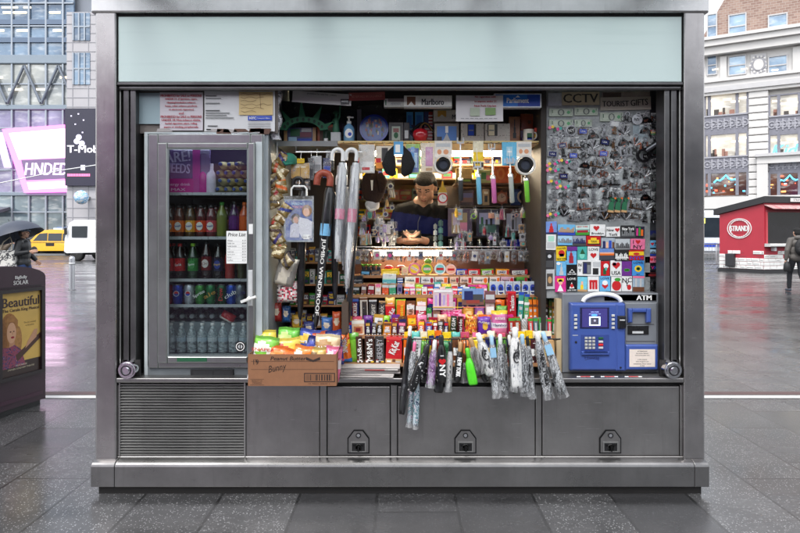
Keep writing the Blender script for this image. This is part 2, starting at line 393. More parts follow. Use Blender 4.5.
# ---------------------------------------------------------------- newsstand shell
ns_ = empty('newsstand', label='stainless steel street newsstand with frosted glass header and open display counter', cat='newsstand')
def X(px, Y=0): return (px-400)*S(Y)
def Z(py, Y=0): return H-(py-234)*S(Y)
ZC = .685                                                    # counter height
for s in (-1, 1):
    x0, x1 = sorted((s*1.704, s*1.83))
    MB().cbox(x0, x1, 0, .16, .06, Z(9.5), STEEL, .006).build('corner_post', ns_, bevel=.004)
    a, b_ = sorted((s*1.80, s*1.826)); MB().box(a, b_, .162, 1.9, .06, 2.87, STEEL).build('side_wall', ns_)
    # shutter guide: flutes of different depth
    t = MB()
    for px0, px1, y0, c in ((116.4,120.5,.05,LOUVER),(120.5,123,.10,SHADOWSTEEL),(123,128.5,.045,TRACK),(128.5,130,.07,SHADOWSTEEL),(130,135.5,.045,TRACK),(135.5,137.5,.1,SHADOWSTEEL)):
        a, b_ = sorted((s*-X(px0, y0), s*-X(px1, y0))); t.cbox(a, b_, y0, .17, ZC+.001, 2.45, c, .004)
    t.build('shutter_guide', ns_)
    k = MB(); cx = s*(400-129)*S(.02); cz = Z(369, .02)
    k.cyl((cx,-.01,cz), (cx,.05,cz), .052, CHROME, n=28); k.cyl((cx,-.022,cz), (cx,-.01,cz), .043, CHROME, .047, 28)
    k.ringd(cx, cz, .024, .032, -.026, -.021, mat((90,90,92), .3, 1), 24); k.cyl((cx,-.03,cz), (cx,-.021,cz), .018, CHROME, n=18)
    k.build('shutter_lock', ns_, bevel=.002)
    k = MB(); k.box(cx-.055, cx+.055, .045, .06, ZC, cz+.05, SHADOWSTEEL); k.build('lock_plate', ns_)
m = MB(); m.cbox(-1.85, 1.85, -.012, .3, Z(13), 3.12, STEELH, .006); m.build('top_beam', ns_, bevel=.004)
MB().box(-1.83, 1.83, .302, 1.92, 2.872, 2.95, SHADOWSTEEL).build('roof', ns_)
FROST = None
def frosted():
    m, n, l, b = newmat('frosted_glass'); ns = noise(n, l, 1.3, detail=3); fine = noise(n, l, 3, stretch=(.4,1,9), detail=4)
    c = mixc(n, l, ns, (.67,.80,.785), (.71,.84,.82)); c = mixc(n, l, ramp(n, l, fine, [(.55, 0.), (.8, .35)]).outputs[0], c, (.56,.69,.68))
    l.new(c, b.inputs['Base Color']); b.inputs['Roughness'].default_value = .3; sock(b, 'Coat Weight', .35); sock(b, 'Coat Roughness', .12); return m
MB().cbox(-1.696, 1.696, .012, .04, Z(81.5), Z(16), frosted(), .003).build('header_glass', ns_)
t = MB(); DARKTRIM = mat((26,27,28), .5, .3)
t.box(-1.704, 1.704, .02, .06, Z(16)+.001, Z(13), DARKTRIM); t.box(-1.704, -1.697, .02, .06, Z(82), Z(16), DARKTRIM); t.box(1.697, 1.704, .02, .06, Z(82), Z(16), DARKTRIM)
t.build('header_trim', ns_)
t = MB(); t.cbox(-1.703, 1.703, .008, .06, Z(84.5), Z(81.7), TRACK, .004); t.cbox(-1.703, 1.703, .024, .058, Z(88.6), Z(84.6), TRACK, .008); t.build('shutter_housing', ns_)
CEIL = mat((170,166,160), .7, 0, .2, 6)
MB().box(-1.70, 1.70, .18, 1.9, 2.66, 2.70, CEIL).build('inner_ceiling', ns_)
MB().box(-1.79, 1.79, .3, 1.9, .1, .16, mat((50,48,46), .7)).build('inner_floor', ns_)
MB().box(-1.79, 1.79, 1.86, 1.9, .16, 2.86, mat((74,68,60), .6, 0, .3, 3)).build('back_wall', ns_)
def canopy_glass():
    m, n, l, b = newmat('canopy_glass'); out = n['Material Output']; tr = n.new('ShaderNodeBsdfTransparent'); ns = noise(n, l, 3)
    l.new(mixc(n, l, ns, (.74,.77,.77), (.82,.85,.85)), tr.inputs[0]); b.inputs['Base Color'].default_value = (.3,.33,.33,1); b.inputs['Roughness'].default_value = .2
    mx = n.new('ShaderNodeMixShader'); mx.inputs[0].default_value = .18; l.new(tr.outputs[0], mx.inputs[1]); l.new(b.outputs[0], mx.inputs[2]); l.new(mx.outputs[0], out.inputs[0]); return m
MB().box(-2.0, 2.0, -1.15, .2, 3.19, 3.205, canopy_glass()).build('canopy', ns_)
for px in (310, 490, 130, 670): MB().tube([(X(px),-1.1,3.16), (X(px),.0,3.10)], .045, TRACK, 8).build('canopy_arm', ns_)
# counter, cabinet front, skirt
m = MB(); m.cbox(-1.704, 1.704, 0.0, .62, ZC-.028, ZC, CABINET, .004); m.build('counter', ns_, bevel=.003)
m = MB(); m.box(-1.704, 1.704, .05, .09, .1, ZC-.03, mat((30,30,31), .5, .5)); m.build('cabinet_body', ns_)
def frame_bar(x0, x1, y0, y1, Y=.024, d=.03): return MB().cbox(X(x0,Y), X(x1,Y), Y, Y+d, Z(y1,Y), Z(y0,Y), CABINET, .003)
frame_bar(116, 684, 456.5, 462, .02).build('cabinet_rail', ns_)
frame_bar(117, 119, 385, 456).build('cabinet_stile', ns_); frame_bar(320, 326.5, 385, 456).build('cabinet_stile', ns_)
frame_bar(391, 397, 385, 456).build('cabinet_stile', ns_); frame_bar(536, 541.5, 385, 456).build('cabinet_stile', ns_); frame_bar(680.5, 684, 385, 456).build('cabinet_stile', ns_)
frame_bar(246, 319.5, 385, 456, .03).build('blank_panel', ns_)
l_ = MB(); n_ = 26; ya, yb_ = 382.5, 455.5
for i in range(n_):
    z1 = Z(ya+(yb_-ya)*i/n_, .03); z0 = Z(ya+(yb_-ya)*(i+1)/n_, .03); h = z1-z0
    xa, xb = X(120, .03), X(244, .03)
    l_.add([(xa,.045,z1),(xb,.045,z1),(xb,.022,z0+h*.42),(xa,.022,z0+h*.42),(xb,.022,z0+h*.22),(xa,.022,z0+h*.22),(xb,.045,z0),(xa,.045,z0)], [(0,3,2,1),(3,5,4,2),(5,7,6,4)], LOUVER)
l_.box(X(119,.02), X(120,.02), .018, .05, Z(456,.02), Z(382,.02), LOUVER); l_.box(X(244,.02), X(245.5,.02), .018, .05, Z(456,.02), Z(382,.02), LOUVER)
l_.build('louvre_panel', ns_)
DL = mat((44,44,45), .35, .9); BLK = mat('black', .4)
for x0, x1, lx in ((327.5,390,358.5),(398,535,465.3),(542.5,679.5,610)):
    Y = .028; d = frame_bar(x0, x1, 386.5, 455.5, Y, .03).build('cabinet_door', ns_, bevel=.002)
    q = MB(); a, w = X(lx, Y), .066; zb = Z(453, Y); zt = Z(429.5, Y)
    o5 = lambda k, s=1.: [(a-w*k, zb+(1-k)*.07), (a+w*k, zb+(1-k)*.07), (a+w*k, zb+.092-(1-k)*.03), (a+w*.42*k, zt-(1-k)*.07), (a-w*.42*k, zt-(1-k)*.07), (a-w*k, zb+.092-(1-k)*.03)]
    q.poly(o5(1.), Y-.006, Y-.0005, DL); q.poly(o5(.9), Y-.009, Y-.006, CABINET)
    q.ringd(a, zt-.032, .010, .016, Y-.014, Y-.009, BLK, 16); q.disc(a, zt-.032, .010, Y-.0125, Y-.009, CHROME)
    bz = zb+.012; q.box(a-.044, a+.044, Y-.0105, Y-.009, bz, bz+.058, BLK)
    for b0, b1, c0, c1 in ((-.046,-.039,bz-.002,bz+.06),(.039,.046,bz-.002,bz+.06),(-.039,.039,bz-.002,bz+.004),(-.039,.039,bz+.053,bz+.06)): q.box(a+b0, a+b1, Y-.015, Y-.009, c0, c1, LOUVER)
    q.build('latch', d)
    q = MB(); q.cyl((a,Y-.02,bz+.028), (a,Y-.01,bz+.028), .018, LOUVER, n=18); q.box(a-.03, a+.03, Y-.014, Y-.0105, bz+.034, bz+.042, DL); q.box(a-.004, a+.006, Y-.03, Y-.018, bz+.006, bz+.036, DL); q.build('latch_handle', d)
def skirt_piece(x0, x1):
    m = MB(); p = [(-.05,.052),(-.05,.172),(-.046,.183),(-.036,.192),(-.02,.198),(.02,.204),(.02,.052)]
    n = len(p); vs = [(x, y, z) for x in (x0, x1) for y, z in p]
    m.add(vs, [(k, k+n, (k+1)%n+n, (k+1)%n) for k in range(n)]+[tuple(range(n)), tuple(range(n, 2*n))[::-1]], STEELH if False else CABINET)
    return m
SK = steel('skirt_steel', (.27,.265,.265), .26, (.5,1,14), .95, .35)
for x0, x1 in ((-1.832,-1.692),(-1.690,1.744),(1.746,1.832)):
    q = skirt_piece(x0, x1); q.mats = [SK]; q.build('base_skirt', ns_, bevel=.004)
MB().box(-1.80, 1.80, -.015, 1.9, 0, .05, mat((24,22,21), .7, 0, .4, 9)).build('plinth', ns_)
for px, py in ((115.5,460),(302,459.5),(545.5,459.5),(683.5,460),(692,460.5)):
    MB().lathe([(.008,0),(.007,.004),(.003,.006)], mat((50,34,28), .5, .7), 12).build('bolt', ns_, loc=(X(px), (.0 if px in (692,) else .019), Z(py)), rot=(math.pi/2,0,0))
# ---------------------------------------------------------------- interior of the newsstand: shelves, partitions, racks, lamps
WOOD = mat((176,128,88), .5, 0, .2, 12); SHELF = mat((120,118,114), .45, .2, .2, 10); DWOOD = mat((72,58,48), .6, 0, .3, 8); CREAM = mat((214,196,160), .5, 0, .1, 6)
# partition beside the fridge, partition left of the souvenir board, narrow wall strip right of it
MB().box(X(264.5,.12), X(269,.12), .10, .9, ZC, 2.64, mat((150,158,162), .5, .2, .3, 9)).build('partition', ns_)
MB().box(X(541,.22), X(546,.22), .22, 1.2, ZC, 2.64, mat((44,38,34), .7, 0, .4, 14)).build('partition', ns_)
MB().box(X(269,.95), X(355,.95), .95, .97, ZC, 2.64, mat((58,50,46), .7, 0, .3, 7)).build('rear_panel', ns_)
YS = .30
zt = Z(141, YS)                                            # upper shelf
MB().box(X(277,YS), X(337.5,YS), YS, YS+.34, zt-.034, zt, mat((136,138,138), .4, .3, .2, 10)).build('upper_shelf', ns_)
MB().box(X(337.8,YS), X(541,YS), YS, YS+.34, zt-.018, zt, CREAM).build('upper_shelf', ns_)
MB().box(X(277,YS), X(541,YS), YS+.45, YS+.47, zt, 2.655, mat((30,30,36), .6)).build('shelf_back', ns_)
# price rail along the lit shelf with little hooks
r_ = MB(); r_.box(X(340,YS), X(540,YS), YS-.02, YS-.001, zt-.014, zt-.002, mat((216,190,130), .4))
for i in range(26):
    px = 344+i*7.7; r_.cyl((X(px,YS), YS-.055, zt-.018), (X(px,YS), YS-.006, zt-.012), .0025, BLK, n=6)
r_.build('price_rail', ns_)
# inner shelves to the right of the vendor
YM = .80
for py, px0, px1 in ((183,455,545),(205.5,447,542)):
    MB().box(X(px0,YM), X(px1,YM), YM, YM+.22, Z(py,YM)-.012, Z(py,YM), DWOOD if py > 190 else mat((110,84,58), .5, 0, .2)).build('inner_shelf', ns_)
MB().box(X(447,YM), X(542,YM), YM+.23, YM+.245, 1.2, Z(184,YM), mat((112,100,90), .6)).build('inner_back', ns_)
GLASSSH = glassy('clear_shelf_plastic', (.92,.95,.95), .9, .05, .1)
for py in (236.5, 247.2):
    MB().box(X(447,.74), X(545,.74), .74, .98, Z(py,.74)-.006, Z(py,.74), GLASSSH).build('clear_shelf', ns_)
# back wall of goods behind the vendor
YB = 1.5
for py in (164, 182, 200, 218, 236):
    MB().box(X(352,YB), X(560,YB), 1.14 if py == 182 else YB, YB+.2, Z(py,YB)-.012, Z(py,YB), CREAM).build('back_shelf', ns_)  # second shelf made deeper to shade the rows below it
MB().box(X(345,YB), X(570,YB), YB+.21, YB+.225, .2, 2.6, CREAM).build('back_panel', ns_)
# stepped sweet rack
STEPS = [(363,.12,340,556),(335,.22,344,556),(321.5,.30,344,556),(294.5,.42,346,548),(283.5,.50,352,548),(275,.57,352,548)]
RZ = {}
for i, (py, Y, a, b_) in enumerate(STEPS):
    z = Z(py, Y); RZ[py] = z; nxt = STEPS[i+1][1] if i+1 < len(STEPS) else .72
    MB().box(X(a,Y), X(b_,Y), Y-.01, max(nxt+.02, Y+.1), z-.02, z-.001, WOOD).build('rack_step', ns_)
MB().box(X(344,.3), X(350,.3), .14, .75, ZC, Z(300,.3), DWOOD).build('rack_side', ns_); MB().box(X(556.5,.16), X(562.5,.16), .16, .22, ZC, Z(299,.16), mat((196,176,140), .5, 0, .15, 9)).build('rack_side', ns_)
MB().box(X(352,.75), X(548,.75), .75, .77, ZC, Z(250,.75), mat((96,60,40), .6)).build('rack_back', ns_)
# wire rail where the earrings hang
w_ = MB(); YR = .62
for dz in (0, .022): w_.cyl((X(352,YR),YR,Z(250,YR)+dz), (X(552,YR),YR,Z(250,YR)+dz), .004, CHROME, n=8)
for i in range(50):
    x = X(354+i*4,YR); w_.cyl((x,YR,Z(250,YR)-.004), (x,YR,Z(250,YR)+.026), .002, CHROME, n=5)
w_.build('wire_rail', ns_)
for px in (353, 551): MB().cyl((X(px,YR),YR+.01,ZC), (X(px,YR),YR+.01,Z(246,YR)), .007, CHROME, n=8).build('rail_post', ns_)
# left rack behind the long umbrellas
for py in (262, 284, 305, 326):
    Y = .5; MB().box(X(289,Y), X(344,Y), Y, Y+.2, Z(py,Y)-.012, Z(py,Y), WOOD).build('side_rack_shelf', ns_)
MB().box(X(272,.72), X(346,.72), .72, .74, ZC, Z(255,.72), DWOOD).build('side_rack_back', ns_)
# bar that carries the folded umbrellas on the counter front
b2 = MB(); YU = -.02
b2.cyl((X(402,YU),YU,Z(339,YU)), (X(560,YU),YU,Z(339,YU)), .004, BLK, n=8)
for px in (402, 483, 560): b2.cyl((X(px,YU),YU,Z(339,YU)), (X(px,YU),.15,Z(345,YU)), .005, BLK, n=6)
b2.build('umbrella_bar', ns_)
# lit lamps: tube behind the vendor, strip under the wire rail
def tube_lamp(x0, x1, Y, z, r, power, label, col=(1,.86,.62)):
    t = empty('tube_lamp', ((x0+x1)/2, Y, z), label=label, cat='lamp'); w = (x1-x0)/2
    e = MB(); e.tube([(-w,0,0),(w,0,0)], r, emission('warm_lamp_light', (255,234,200), power), 10); e.build('tube', t)
    h = MB(); h.box(-w-.02, w+.02, r+.006, r+.02, -r, r+.02, mat((220,215,200), .4)); h.box(-w-.02, -w, -.012, .03, -r, r+.003, 'lgrey'); h.box(w, w+.02, -.012, .03, -r, r+.003, 'lgrey'); h.build('fitting', t)
tube_lamp(X(366,.82), X(515,.82), .82, Z(150.5,.82), .012, 15, 'added warm tube lamp right behind the cards on the price rail')  # added tube, there only to brighten the vendor's face
tube_lamp(X(366,1.3), X(520,1.3), 1.3, Z(153,1.3), .022, 62, 'lit warm tube lamp at the back wall behind the vendor')
tube_lamp(X(375,.66), X(452,.66), .675, Z(254.5,.66), .009, 32, 'small lit strip lamp under the wire rail above the sweet tins')
# ---------------------------------------------------------------- glass office building with the lit screen (far left)
YL = 42.
def LX(px): return (px-400)*S(YL)
def LZ(py): return H-(py-234)*S(YL)
def curtain(name, a, b_, refl, lit=0.):
    """window glass: pale cloud glare painted into its colour, lit adds a room glow"""
    m, n, l, b = newmat(name); ns = noise(n, l, .35, detail=4); n2 = noise(n, l, 1.1, stretch=(1,1,3), detail=3)
    c = mixc(n, l, ramp(n, l, ns, [(.38, 0.), (.62, 1.)]).outputs[0], C(a), C(b_)); c = mixc(n, l, ramp(n, l, n2, [(.5, 0.), (.7, .28)]).outputs[0], c, C('white'))
    l.new(c, b.inputs['Base Color']); b.inputs['Roughness'].default_value = .06; sock(b, 'Specular IOR Level', .9); b.inputs['Metallic'].default_value = refl
    if lit: l.new(c, b.inputs['Emission Color']); b.inputs['Emission Strength'].default_value = lit
    return m
GA = curtain('office_glass_blue', (66,86,110), (112,136,160), .2); GB = curtain('truss_hall_glass', (96,104,112), (150,152,148), .15, .12); GC = curtain('dim_violet_glass', (96,90,124), (146,140,172), .3)
GD = curtain('shopfront_glass', (70,84,94), (120,136,146), .3, .06)
MUL = mat((150,158,168), .4, .4, .1, 3); SPAN = mat((128,140,152), .35, .2, .1, 1.5); STONE = mat((176,174,178), .6, 0, .1, .8); WARM = emission('office_ceiling_light', (255,236,200), 1.6)
ob = empty('office_building', (LX(30), YL, 0), label='glass fronted office building carrying the lit pink screen', cat='building')
def lb(mb, name, parent=ob):
    o = mb.build(name, parent); o.location = -Vector(ob.location) if parent is ob else (0,0,0); return o
x0, x1 = LX(-60), LX(73)
lb(MB().box(x0, LX(120), YL+.6, YL+14, 0, LZ(-40), mat((120,126,136), .6, 0, .2, .5)), 'core')
for ya, yb_, g_, nm in ((-40,55,GA,'upper_glazing'),(64,105,GB,'truss_hall_glazing'),(110,192,GC,'screen_glazing'),(196,233,GD,'shopfront_glazing')):
    lb(MB().box(x0, x1, YL+.1, YL+.3, LZ(yb_), LZ(ya), g_), nm)
for ya, yb_ in ((55,64),(105,110),(192,196)): lb(MB().cbox(x0, x1, YL-.1, YL+.5, LZ(yb_), LZ(ya), SPAN, .05), 'spandrel')
mm = MB()
for px in range(-56, 74, 17): mm.box(LX(px)-.06, LX(px)+.06, YL-.05, YL+.1, LZ(233), LZ(-40), MUL)
for py in (-20, 3, 26, 40, 84, 128, 147, 170, 212): mm.box(x0, x1, YL-.02, YL+.1, LZ(py)-.05, LZ(py)+.05, MUL)
lb(mm, 'mullions')
sl_ = MB()
for py in (22, 40): sl_.box(x0, x1, YL-.04, YL+.1, LZ(py)-.18, LZ(py)+.18, mat((92,108,130), .4, .2))
lb(sl_, 'floor_edges')
tr = MB()
for a in range(-60, 76, 34):
    for p, q in (((a,104),(a+17,66)),((a+17,66),(a+34,104))): tr.tube([(LX(p[0]),YL-.12,LZ(p[1])), (LX(q[0]),YL-.12,LZ(q[1]))], .11, mat((112,120,132), .4, .2), 6)
lb(tr, 'truss')
wl_ = MB(); R = random.Random(4)
for i in range(16): px = R.uniform(-20, 70); py = R.choice([8, 13, 31, 72, 78, 90]); wl_.box(LX(px), LX(px)+R.uniform(.5, 1.1), YL+.04, YL+.09, LZ(py), LZ(py)+.12, WARM)
lb(wl_, 'ceiling_lights')
# lit screen hung inside the facade
sc_ = empty('led_screen', (LX(40), YL-.35, LZ(192)), label='glowing pink and white advertising screen with slanted lettering on the glass building', cat='screen')
def sb(mb, name, parent=sc_):
    o = mb.build(name, parent); o.location = -Vector(sc_.location) if parent is sc_ else (0,0,0); return o
PK = emission('screen_magenta', (255,120,225), 1.35); WH = emission('screen_white', (255,228,248), 1.5); DK = emission('screen_dusk', (104,84,120), .9); LV = emission('screen_lilac', (226,214,236), 1.1)
y = YL-.35
pl_ = lambda pts, yy, m, d=.1: MB().poly([(LX(a), LZ(b)) for a, b in pts], yy, yy+d, m)
sb(pl_([(5,130),(74,125),(74,192),(27,193)], y, PK, .3), 'screen_face')
sb(pl_([(12,134),(73,129),(73,158),(22,160)], y-.02, WH, .02), 'white_field')
sb(pl_([(24,160.5),(74,158.5),(74,179),(29,181)], y-.02, DK, .02), 'dark_field')
sb(MB().text('HNDED', LX(49), LZ(169.5), 12*S(YL), y-.05, LV, 42*S(YL), shear=.12, fat=.03), 'lettering')
sb(pl_([(30,183),(73,181),(73,188),(32,190)], y-.02, emission('screen_pale_pink', (255,190,240), 1.6), .02), 'pale_field')
sb(pl_([(2,133),(5,133),(14,168),(7,168),(2,150)], y, emission('screen_violet', (210,190,230), .8), .1), 'side_field')
# stone clad building to its side with the dark screen
sb2 = empty('stone_building', (LX(85), YL-1, 0), label='pale stone clad building with a dark advertising screen, next to the steel corner post', cat='building')
def s2(mb, name):
    o = mb.build(name, sb2); o.location = -Vector(sb2.location); return o
s2(MB().box(LX(74), LX(150), YL-1, YL+8, 0, LZ(17), STONE), 'wall')
jn = MB(); GRV = mat((150,150,156), .6)
for i in range(24): py = 20+i*9; jn.box(LX(73.5), LX(150), YL-1.02, YL-1, LZ(py), LZ(py)+.05, GRV)
for px in (79.5, 95): jn.box(LX(px), LX(px)+.05, YL-1.025, YL-1, 0, LZ(17), GRV)
s2(jn, 'joints')
for ya, yb_ in ((18,45),(57,88)):
    w = s2(MB().box(LX(81), LX(97), YL-1.05, YL-.95, LZ(yb_), LZ(ya), GA), 'window')
    f_ = MB()
    for px in (81, 86.5, 92): f_.box(LX(px)-.05, LX(px)+.05, YL-1.12, YL-1.05, LZ(yb_), LZ(ya), MUL)
    f_.box(LX(81), LX(97), YL-1.11, YL-1.05, LZ((ya+yb_)/2)-.05, LZ((ya+yb_)/2)+.05, MUL); f_.build('sash', w)
ds = empty('dark_screen', (LX(85), YL-1.3, LZ(186)), label='dark wall screen with white phone company lettering on the stone clad building', cat='screen')
def d2(mb, name):
    o = mb.build(name, ds); o.location = -Vector(ds.location); return o
d2(MB().box(LX(74.5), LX(118), YL-1.3, YL-1.02, LZ(187), LZ(112), mat((38,36,58), .3)), 'panel'); d2(MB().text('T-Mobile', LX(77), LZ(151.5), 7*S(YL), YL-1.33, emission('sign_white', (250,246,255), 1.1), 40*S(YL), al='L', fat=.03), 'lettering')
st = emission('sign_speck', (230,225,255), .8); sp_ = MB()
for px, py in ((80,120),(87,118),(92,124),(84,128),(91,136)): sp_.box(LX(px), LX(px)+.09, YL-1.33, YL-1.3, LZ(py), LZ(py)+.09, st)
for px, py, dx in ((88,140,8),(86,144,5),(91,146,5)): sp_.disc(LX(px), LZ(py), .2, YL-1.34, YL-1.3, st)
sp_.box(LX(90), LX(94), YL-1.33, YL-1.3, LZ(172), LZ(167), st); d2(sp_, 'specks')
tk = MB()
for i in range(14): tk.box(LX(77+i*1.6), LX(77.9+i*1.6), YL-1.33, YL-1.3, LZ(178), LZ(175.5), emission('ticker_pink', (255,120,170), 1.2))
d2(tk, 'ticker'); tag_ = MB()
gs_ = MB(); gs_.lathe([(.03,-.5),(.25,-.44),(.42,-.27),(.5,0),(.42,.27),(.25,.44),(.03,.5)], streaks('globe_stripes', [(0,'white'),(.45,'sky'),(.55,'white'),(.62,'sky')], 2, (1,1,6)), 18); gs_.box(-.1, .1, 0, 1.2, -.1, .1, 'grey')
gs_.build('globe_sign', loc=(LX(96), YL-2.1, LZ(199)), label='striped blue and white globe sign on the stone clad building', cat='sign')
# things along the far pavement on that side
aw = MB(); aw.add([(LX(-30),YL,LZ(207)),(LX(10),YL,LZ(207)),(LX(10),YL-2,LZ(213)),(LX(-30),YL-2,LZ(213)),(LX(-30),YL,LZ(210)),(LX(10),YL,LZ(210)),(LX(10),YL-2,LZ(216)),(LX(-30),YL-2,LZ(216))], [(0,3,2,1),(4,5,6,7),(0,1,5,4),(1,2,6,5),(2,3,7,6),(3,0,4,7)], mat((96,100,108), .6))
aw.build('shop_awning', loc=(0,0,0), label='grey shop awning over the pavement at the edge of the glass building', cat='awning')
cb = MB(); Y_ = 20.; pts = [at(-30, 192, Y_), at(0, 183, Y_), at(30, 177, Y_), at(60, 170.5, Y_), at(110, 163, Y_)]
cb.tube(pts, .02, mat((226,226,228), .4), 6); cb.build('overhead_cable', label='thin white cable strung across the street in front of the pink screen', cat='cable')
# ---------------------------------------------------------------- limestone building (far right), its front turned to the street
RB = Matrix(((.854,.52,0,29.3),(-.52,.854,0,48.3),(0,0,1,0),(0,0,0,1)))
def FS(px):
    k = (px-400)/F; return (k*52-29.3)/(.854+.52*k)
def FZ(py, px=750): return H-(py-234)*(52-.52*FS(px))/F
LIME = mat((206,204,202), .6, 0, .08, .6); LIME2 = mat((188,187,188), .6, 0, .12, 2.); BRICK = None
def brick():
    m, n, l, b = newmat('brown_brick'); tc = n.new('ShaderNodeTexCoord'); br = n.new('ShaderNodeTexBrick'); mp = n.new('ShaderNodeMapping'); mp.inputs['Rotation'].default_value = (math.pi/2,0,0)
    l.new(tc.outputs['Object'], mp.inputs[0]); l.new(mp.outputs[0], br.inputs['Vector']); br.inputs['Scale'].default_value = 1.2
    br.inputs['Color1'].default_value = C((160,136,124))+(1,); br.inputs['Color2'].default_value = C((138,112,102))+(1,); br.inputs['Mortar'].default_value = C((170,158,150))+(1,)
    l.new(br.outputs['Color'], b.inputs['Base Color']); b.inputs['Roughness'].default_value = .8; return m
IRON = mat((122,122,132), .5, .2, .3, 2.5)
WG = curtain('sash_glass', (80,104,130), (150,176,198), .22); WL = curtain('lit_office_glass', (140,134,124), (214,204,186), .05, .22)
lime = empty('limestone_building', (RB @ Vector((0,0,0))), label='white limestone and brown brick building with ornate grey window bays', cat='building')
lime.rotation_euler = (0, 0, -math.atan2(.52, .854))
def rb(mb, name, parent=lime): return mb.build(name, parent)
s0, s1 = -16, 10
B_ = lambda sa, sb_, n0, n1, z0, z1, m: MB().box(sa, sb_, n0, n1, z0, z1, m)
zc = {py: FZ(py) for py in (0, 33, 38, 50, 75, 80, 90, 92, 113, 132, 155, 170, 195, 240)}
rb(B_(s0, s1, .76, 12, 0, zc[90], LIME), 'wall')
rb(B_(s0, s1, .5, .76, zc[75], zc[50], LIME), 'frieze')
bt = FZ(-60); bk = MB(); bk.poly([(FS(700)-.3, zc[38]), (s1, zc[38]), (s1, bt), (FS(758), bt), (FS(712), FZ(12))], .55, 12, brick()); rb(bk, 'brick_storey')
cn = MB()
for y0, y1, o_ in ((33,36,-.75),(36,42,-.55),(42,50,-.25)): cn.box(s0, s1, o_, .77, FZ(y1), FZ(y0), LIME)
rb(cn, 'cornice')
cn = MB()
for y0, y1, o_ in ((75,78,-.1),(78,83,.1),(83,88,.0),(88,91,.15)): cn.box(s0, s1, o_, .77, FZ(y1), FZ(y0), LIME2 if y0 == 83 else LIME)
rb(cn, 'string_course')
def sashwin(p0, p1, ya, yb_, n_, glass, cross=True, lights=0):
    a, b_ = FS(p0), FS(p1); z0, z1 = FZ(yb_, (p0+p1)/2), FZ(ya, (p0+p1)/2)
    w = rb(B_(a, b_, n_, n_+.1, z0, z1, glass), 'window'); f_ = MB(); d = .09
    for x_ in (a, b_-d): f_.box(x_, x_+d, n_-.1, n_, z0, z1, LIME2)
    for z_ in (z0, z1-d): f_.box(a+d, b_-d, n_-.1, n_, z_, z_+d, LIME2)
    if cross: f_.box(a+d, b_-d, n_-.08, n_, (z0+z1)/2-.05, (z0+z1)/2+.05, LIME2)
    f_.build('sash', w)
    if lights:
        q = MB(); R2 = random.Random(int(p0))
        for i in range(lights): x_ = a+(b_-a)*R2.uniform(.15, .75); q.box(x_, x_+.45, n_-.03, n_-.005, z0+.4, z0+.52, WARM)
        q.build('ceiling_lights', w)
for p0, p1 in ((706.5,717),(728,746.5),(768,788),(808,826)):
    sashwin(p0, p1, 12, 37, .5, WG); sashwin(p0, p1, 54, 74, .44, WG, True, 1)
pn = MB(); a, b_ = FS(751), FS(766.5); z0, z1 = FZ(74.5, 760), FZ(52.5, 760); pn.box(a, b_, .3, .5, z0, z1, LIME2); cx, cz = (a+b_)/2, (z0+z1)/2
pn.disc(cx, cz, .38, .2, .3, LIME, .46); pn.ringd(cx, cz, .42, .52, .22, .3, GRV)
for i in range(26):
    an = i*.242; r0 = .55+.06*math.sin(i*5); pn.disc(cx+r0*math.cos(an)*1., cz+r0*1.25*math.sin(an), .09, .24, .3, LIME if i % 2 else GRV, n=8)
rb(pn, 'carved_panel')
for p0, p1 in ((720,726.5),(793,805)): rb(MB().box(FS(p0), FS(p1), .25, .499, FZ(75), FZ(52), LIME), 'pilaster')
